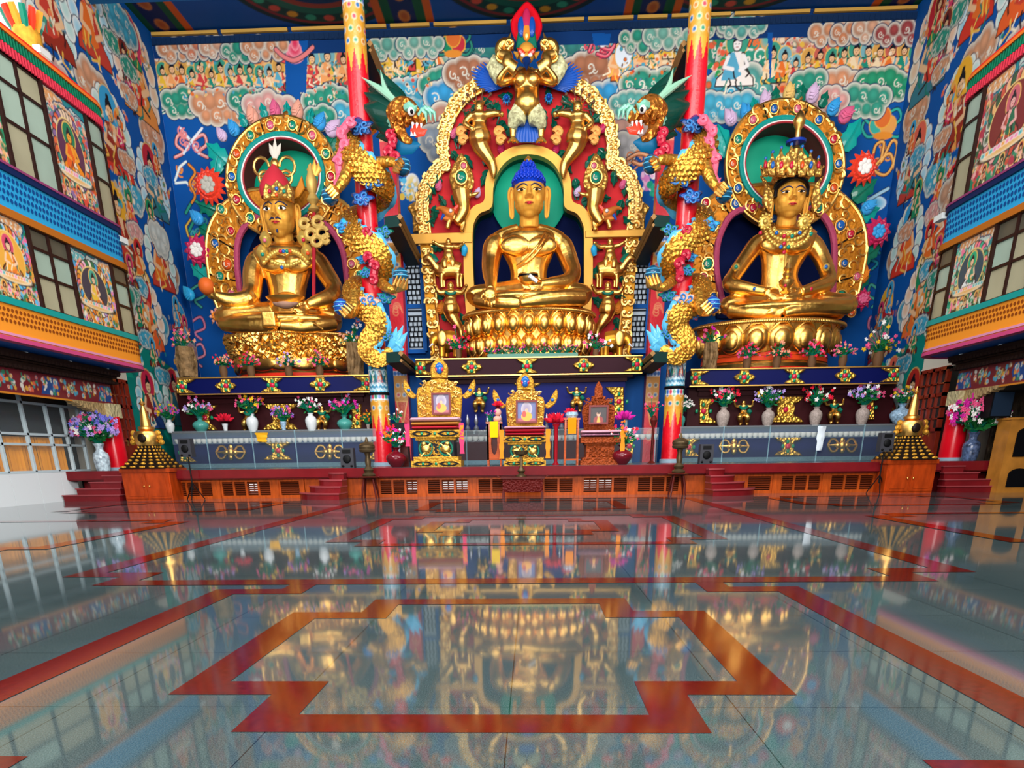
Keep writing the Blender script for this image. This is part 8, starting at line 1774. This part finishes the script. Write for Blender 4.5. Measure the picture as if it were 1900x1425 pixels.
slabpot(851, 664, 32.0, .62, ('pink', 'red'), 'bushy pink flowers left of the central lotus throne', h=.3, n=26); slabpot(1105, 664, 32.0, .62, ('pink', 'white'), 'bushy pink flowers right of the central lotus throne', h=.3, n=26)
tr = MB(); a, c = at(905, 664, 31.9), at(1072, 660, 31.9); tr.box(a.x, c.x, 31.8, 32.1, a.z, a.z+.12); tag(tr.build('flower_trough', GREEN, smooth=False), 'long green trough along the foot of the central throne', 'trough')
for i in range(12): bouquet(Vector((lerp(a.x, c.x, (i+.5)/12), 31.95, a.z+.1)), .3, [F[('pink', 'red', 'peach')[i % 3]], F['magenta'], F['peach']], 'small pink and red flowers in the trough along the central throne', 12)['group'] = 'flowers in the long trough'
def stump(px, y0, y1, Y, w, lab, cols=('peach', 'pink'), r=.6):
    c = at(px, y0, Y); H = at(px, y1, Y).z-c.z; k = mpp(px, y0, Y); b = MB(); pr = [(w*k*(.5+.05*math.sin(i*2.3)), H*i/8) for i in range(9)]; b.lathe(c, pr, 14)
    for i in range(6): a = 2*PI*i/6; b.tube([c+Vector((w*k*.45*math.cos(a), w*k*.45*math.sin(a), 0)), c+Vector((w*k*.52*math.cos(a+.5), w*k*.52*math.sin(a+.5), H*.5)), c+Vector((w*k*.4*math.cos(a+.2), w*k*.4*math.sin(a+.2), H))], .08, 6)
    tag(b.build('tree_stump_vase', mat('stump_bark', '8a6c48', .6, bump=1, bscale=5, bdist=.1, var=.5, vscale=4)), lab, 'vase'); bouquet(c+Vector((0, 0, H)), r, [F[x] for x in cols], 'green leafy sprays standing in the '+lab.split(',')[0], 18, hang=.4)
stump(350, 700, 644, 32.2, 30, 'carved bark trunk vase left of the left throne, beside the painted corner'); stump(661, 697, 636, 31.7, 24, 'carved bark trunk vase right of the left throne, beside the dragon column', ('white', 'peach')); stump(1316, 686, 636, 31.7, 22, 'carved bark trunk vase left of the crowned statue, beside the dragon column', ('pink', 'magenta'))
# ------------------------------------------------------------------ stupas on cabinets
def stupa(px0, px1, py, side):
    Y = 25.6; a, c = at(px0, py, Y), at(px1, py, Y); W = c.x-a.x; X = (a.x+c.x)/2
    t = thing('stupa_cabinet', 'orange-red wooden cabinet carrying the %s gold stupa' % side, 'cabinet', (X, Y+W/2, 0), 'cabinets under the stupas'); CW = mat('cabinet_wood', 'a83a0c', .35, coat=.15, var=.3, vscale=2, stretch=(3, 3, 1))
    D = W*.75; Yf = 24.9; b = MB(); b.box(X-W/2+.05, X+W/2-.05, Yf+.04, Yf+D, 0, .88); b.build('cabinet_body', CW, t, smooth=False); b = MB(); b.box(X-W/2, X+W/2, Yf, Yf+D, .88, 1.0); b.build('cabinet_top', CW, t, smooth=False)
    for s in (-1, 1):
        d = MB(); x0, x1 = sorted((X+s*.03, X+s*(W/2-.1))); d.box(x0, x1, Yf+.015, Yf+.04, .06, .84); dd = d.build('door', CW, t, smooth=False); d = MB(); d.box(x0+.1, x1-.1, Yf, Yf+.015, .14, .76); d.build('door_panel', CW, dd, smooth=False); d = MB(); d.ell((X+s*.09, Yf-.01, .45), .03); d.build('knob', GOLDS, dd)
    s = thing('stupa', 'stepped black and gold reliquary stupa with golden spire on the %s cabinet' % side, 'stupa', (X, Yf+D/2, 1.0), 'stupas on the cabinets'); cy = Yf+D/2; n = 7; z = 1.0; bk = mat('stupa_black', '1c120c', .35); WS = W*.88
    for i in range(n):
        w = WS*(1-.62*(i/(n-1))**.8); h = .1; m = MB(); m.taper(X, cy, z, z+h, w, w, w*.93, w*.93); o = m.build('stupa_step', bk, s, smooth=False); g = MB()
        for q in range(5): g.ell((X+(q-2)*w*.21, cy-w*.49, z+h*.5), (w*.068, .025, h*.36), n=10, k=6)
        for q in range(3): 
            for sd in (-1, 1): g.ell((X+sd*w*.49, cy+(q-1)*w*.3, z+h*.5), (.03, w*.08, h*.42), n=8, k=6)
        g.build('gilt_lobe', TGOLD, o); z += h
    m = MB(); w = WS*.24; m.lathe((X, cy, z), [(w, 0), (w*1.1, .08), (w*1.25, .3), (w*1.1, .42), (w*.5, .46), (w*.7, .5), (w*.7, .56), (w*.45, .6), (w*.25, 1.1), (w*.12, 1.2), (w*.3, 1.26), (w*.1, 1.34), (.01, 1.42)], 24); m.build('stupa_dome', GOLDS, s)
    m = MB()
    for sd in (-1, 1):
        for q in range(3): m.ell((X+sd*w*(1.35-.1*q), cy-.1, z+.1+q*.14), (w*.28, .08, .09), n=8, k=6)
    m.build('side_ornament', TGOLD, s); m = MB(); m.ell((X, cy-w*1.15, z+.22), (w*.4, .06, .14)); m.build('niche', bk, s)
stupa(240, 332, 868, 'left'); stupa(1628, 1722, 857, 'right')
# ------------------------------------------------------------------ loudspeakers and stands
def speaker(px, py, h, Y, lab, z=ZP, stand=False):
    c = at(px, py, Y); k = mpp(px, py, Y); H = h*k; W = H*.72; c.z = z if z is not None else c.z; t = thing('loudspeaker', lab, 'speaker', c)
    b = MB(); b.taper(c.x, c.y, c.z, c.z+H, W, W*.8, W, W*.7); b.build('cabinet', mat('speaker_grey', '3a3a40', .45), t, smooth=False)
    y = c.y-W*.4; b = MB(); b.lathe((0, 0, 0), [(.01, 0)], 3) if 0 else b.ell((c.x, y, c.z+H*.45), (W*.3, .04, W*.3), n=24); b.build('woofer', BLACK, t)
    b = MB(); b.box(c.x-W*.3, c.x+W*.3, y-.03+.03, y+.06, c.z+H*.74, c.z+H*.92); b.build('horn', BLACK, t, smooth=False)
    b = MB()
    for s in (-1, 1): b.ell((c.x+s*W*.32, y, c.z+H*.1), (W*.1, .03, W*.08))
    b.build('port', BLACK, t); return c
speaker(647, 866, 34, 25.95, 'dark grey loudspeaker on the stage above the left quarter-round steps'); speaker(1308, 862, 34, 25.95, 'dark grey loudspeaker on the stage above the right quarter-round steps')
def standspk(px, y0, y1, foot, lab):
    Y = 25.1; c = at(px, y1, Y); t = thing('speaker_stand', 'thin black tripod stand under the '+lab.split(' on ')[0], 'stand', (c.x, Y, 0)); b = MB(); b.tube([(c.x, Y, .3), (c.x, Y, c.z)], .025, 8); b.build('pole', BLACK, t)
    for i in range(3): a = 2*PI*i/3+.5; b = MB(); b.tube([(c.x, Y, .55), (c.x+.35*math.cos(a), Y+.35*math.sin(a)*.6, .01)], .018, 6); b.build('leg', BLACK, t)
    speaker(px, y1, y1-y0, Y, lab, z=c.z)
standspk(349, 817, 848, 0, 'small black loudspeaker on a tripod beside the left stupa cabinet'); standspk(1640, 805, 838, 0, 'grey loudspeaker on a tripod beside the right stupa cabinet')
# incense burners on stools, low carved table
def burner(px, lab, Y=25.0):
    x = at(px, 900, Y).x; t = thing('burner_stool', 'dark round stool with turned legs before the %s dragon column' % ('left' if px < 900 else 'right'), 'stool', (x, Y, 0)); b = MB(); b.lathe((x, Y, .62), [(.3, 0), (.34, .03), (.3, .06)], 20); b.build('seat', WOODD, t)
    for i in range(4): a = PI/4+i*PI/2; b = MB(); b.tube([(x+.2*math.cos(a), Y+.2*math.sin(a), .62), (x+.27*math.cos(a), Y+.27*math.sin(a), .35), (x+.33*math.cos(a), Y+.33*math.sin(a), 0)], [.03, .04, .025], 8); b.build('leg', WOODD, t)
    t = thing('incense_burner', lab, 'incense burner', (x, Y, .68)); bz = mat('burner_bronze', '5a4a34', .4, .6); b = MB(); b.lathe((x, Y, .68), [(.2, 0), (.22, .05), (.13, .12), (.17, .2), (.08, .3), (.1, .45), (.07, .6), (.1, .7)], 20); b.build('foot', bz, t)
    b = MB(); b.lathe((x, Y, 1.38), [(.1, 0), (.24, .04), (.26, .1), (.24, .12), (.26, .2), (.24, .24)], 24); b.build('bowl', bz, t); b = MB(); b.lathe((x, Y, 1.62), [(.26, 0), (.18, .06), (.06, .1), (.05, .16), (.02, .24)], 20); b.build('lid', bz, t)
burner(686, 'tall bronze incense burner standing before the left dragon column'); burner(1257, 'tall bronze incense burner standing before the right dragon column')
t = thing('low_table', 'low carved dark red table on the floor before the middle throne', 'table', at(970, 925, 24.9)); Y = 24.6; x0, x1 = at(929, 900, Y).x, at(1011, 900, Y).x; t.location = ((x0+x1)/2, Y, 0); ORG[t.name] = Vector(t.location)
b = MB(); b.box(x0, x1, Y, Y+.5, .56, .62); b.tube([(x0-.04, Y, .62), (x0-.1, Y, .66)], .03, 6); b.tube([(x1+.04, Y, .62), (x1+.1, Y, .66)], .03, 6); b.build('table_top', WOODD, t, smooth=False); b = MB(); b.box(x0+.06, x1-.06, Y+.03, Y+.47, .16, .56); b.build('carved_box', mat('dark_carved', '5a1410', .45, bump=1, bscale=16, bdist=.04, fam='voronoi'), t, smooth=False)
for xx in (x0+.04, x1-.12):
    for yy in (Y+.02, Y+.4): b = MB(); b.box(xx, xx+.08, yy, yy+.08, 0, .16); b.build('leg', WOODD, t, smooth=False)
t = thing('incense_burner', 'slender dark incense burner with wide bowl on the low carved table', 'incense burner', ((x0+x1)/2-.05, Y+.25, .62)); X = (x0+x1)/2-.05; b = MB(); b.lathe((X, Y+.25, .62), [(.17, 0), (.17, .04), (.07, .1), (.13, .18), (.05, .3), (.06, .5), (.04, .62)], 18); b.build('foot', MATS['burner_bronze'], t); b = MB(); b.lathe((X, Y+.25, 1.24), [(.05, 0), (.2, .05), (.24, .16), (.22, .16), (.05, .1)], 20); b.build('bowl', MATS['burner_bronze'], t)
# big floor vases by the side columns
VB = mat('big_vase_blue', 'b8c8dc', .2, coat=.5, var=.6, vscale=9); VD = mat('big_vase_dark', '4a5a7a', .25, coat=.5, var=.7, vscale=10)
Yv = 25.9; c = vase(191, 866, 46, Yv, VB, 'tall blue and white porcelain vase before the left red column', 'jar', ZP); bouquet(c, .85, [F['lilac'], F['blue'], F['pink'], F['lilac'], F['blue'], F['white']], 'large spray of purple and pink flowers before the left red column', 150, up=.9)
c = vase(1797, 855, 50, Yv, VD, 'tall dark patterned porcelain vase before the right red column', 'jar', ZP); bouquet(c, .95, [F['magenta'], F['white'], F['pink'], F['white'], F['magenta']], 'large spray of pink and white flowers before the right red column', 150, up=.9)
# right side: cupboard, hanging speaker, dark statue niche
Y = 24.6; p0, p1 = at(1836, 900, Y), at(1893, 905, Y); x0, x1 = 14.5, 15.6; t = thing('tall_cupboard', 'tall orange wooden cupboard with arched glass doors beside the right steps', 'cupboard', ((x0+x1)/2, Y, 0)); CP = mat('cupboard_wood', 'b8782e', .4, coat=.2, var=.25, vscale=2)
b = MB(); b.box(x0, x1, Y, Y+.7, 0, 2.1); b.build('cupboard_body', CP, t, smooth=False)
for z0, z1 in ((.1, .8), (.95, 2.0)):
    d = MB(); n = 10; xa, xb = x0+.12, x1-.12; P = [(xa, z0), (xb, z0), (xb, z1-.25)]+[((xa+xb)/2+(xb-xa)/2*math.cos(a), z1-.25+.22*math.sin(a)) for a in [PI*i/n for i in range(1, n)]]+[(xa, z1-.25)]; d.plate([((p[0]-(xa+xb)/2)*.72+(xa+xb)/2, (p[1]-(z0+z1)/2)*.82+(z0+z1)/2) for p in P], Y-.03, Y); d.build('arched_glass', mat('dark_glass', '0c0c10', .08), t, smooth=False)
b = MB(); b.box(x0-.03, x1+.03, Y-.04, Y+.74, 2.1, 2.16); b.build('cupboard_top', CP, t, smooth=False)
c = at(1846, 775, 25.2); t = thing('loudspeaker', 'black box loudspeaker mounted beside the right red column', 'speaker', (c.x, 25.2, c.z)); b = MB(); b.box(c.x-.3, c.x+.35, 25.0, 25.5, c.z, c.z+.75); b.build('cabinet', BLACK, t, smooth=False); b = MB(); b.box(c.x-.26, c.x+.31, 24.98, 25.0, c.z+.04, c.z+.7); b.build('grille', mat('grille_blue', '1c2c40', .5), t, smooth=False)
b = MB(); b.box(14.7, 15.65, 25.9, 26.0, ZP, 3.0); struct('wall_niche_right', b, mat('dim_carving', '2c2218', .6, bump=1, bscale=4, bdist=.1, var=.8, vscale=3), smooth=False)
# small lamps on the gallery ends and wall lamp, capital of the upper left pillar
for (px, py, X, lab) in ((225, 446, -13.3, 'small white box lamp at the end of the left blue lattice band'), (1746, 404, 12.7, 'small white box lamp at the end of the right blue lattice band'), (78, 98, -13.6, 'small white box lamp above the left corrugated cornice')):
    c = atx(px, py, X); b = MB(); b.box(c.x-.1, c.x+.1, c.y-.25, c.y+.25, c.z-.08, c.z+.08); tag(b.build('box_lamp', mat('lamp_white', 'dfe4e0', .4), smooth=False), lab, 'lamp')
t = thing('gallery_pillar', 'short gold pillar with orange petal capital rising above the left gallery', 'pillar', (-14.4, 26.0, 11.34)); b = MB(); b.lathe((-14.4, 26.0, 11.34), [(.4, 0), (.36, 1.3)], 20); b.build('shaft', mat('pillar_ochre', 'c8902c', .5, var=.3, vscale=6), t)
for i in range(12): a = 2*PI*i/12; u = Vector((math.cos(a), math.sin(a), 0)); m = MB(); p = Vector((-14.4, 26.0, 12.6)); m.tube([p+u*.3, p+u*.38+Vector((0, 0, .2)), p+u*.5+Vector((0, 0, .45))], [.08, .12, .1], 6, .6); m.build('capital_petal', [ORANGE, GREEN, REDO][i % 3], t)
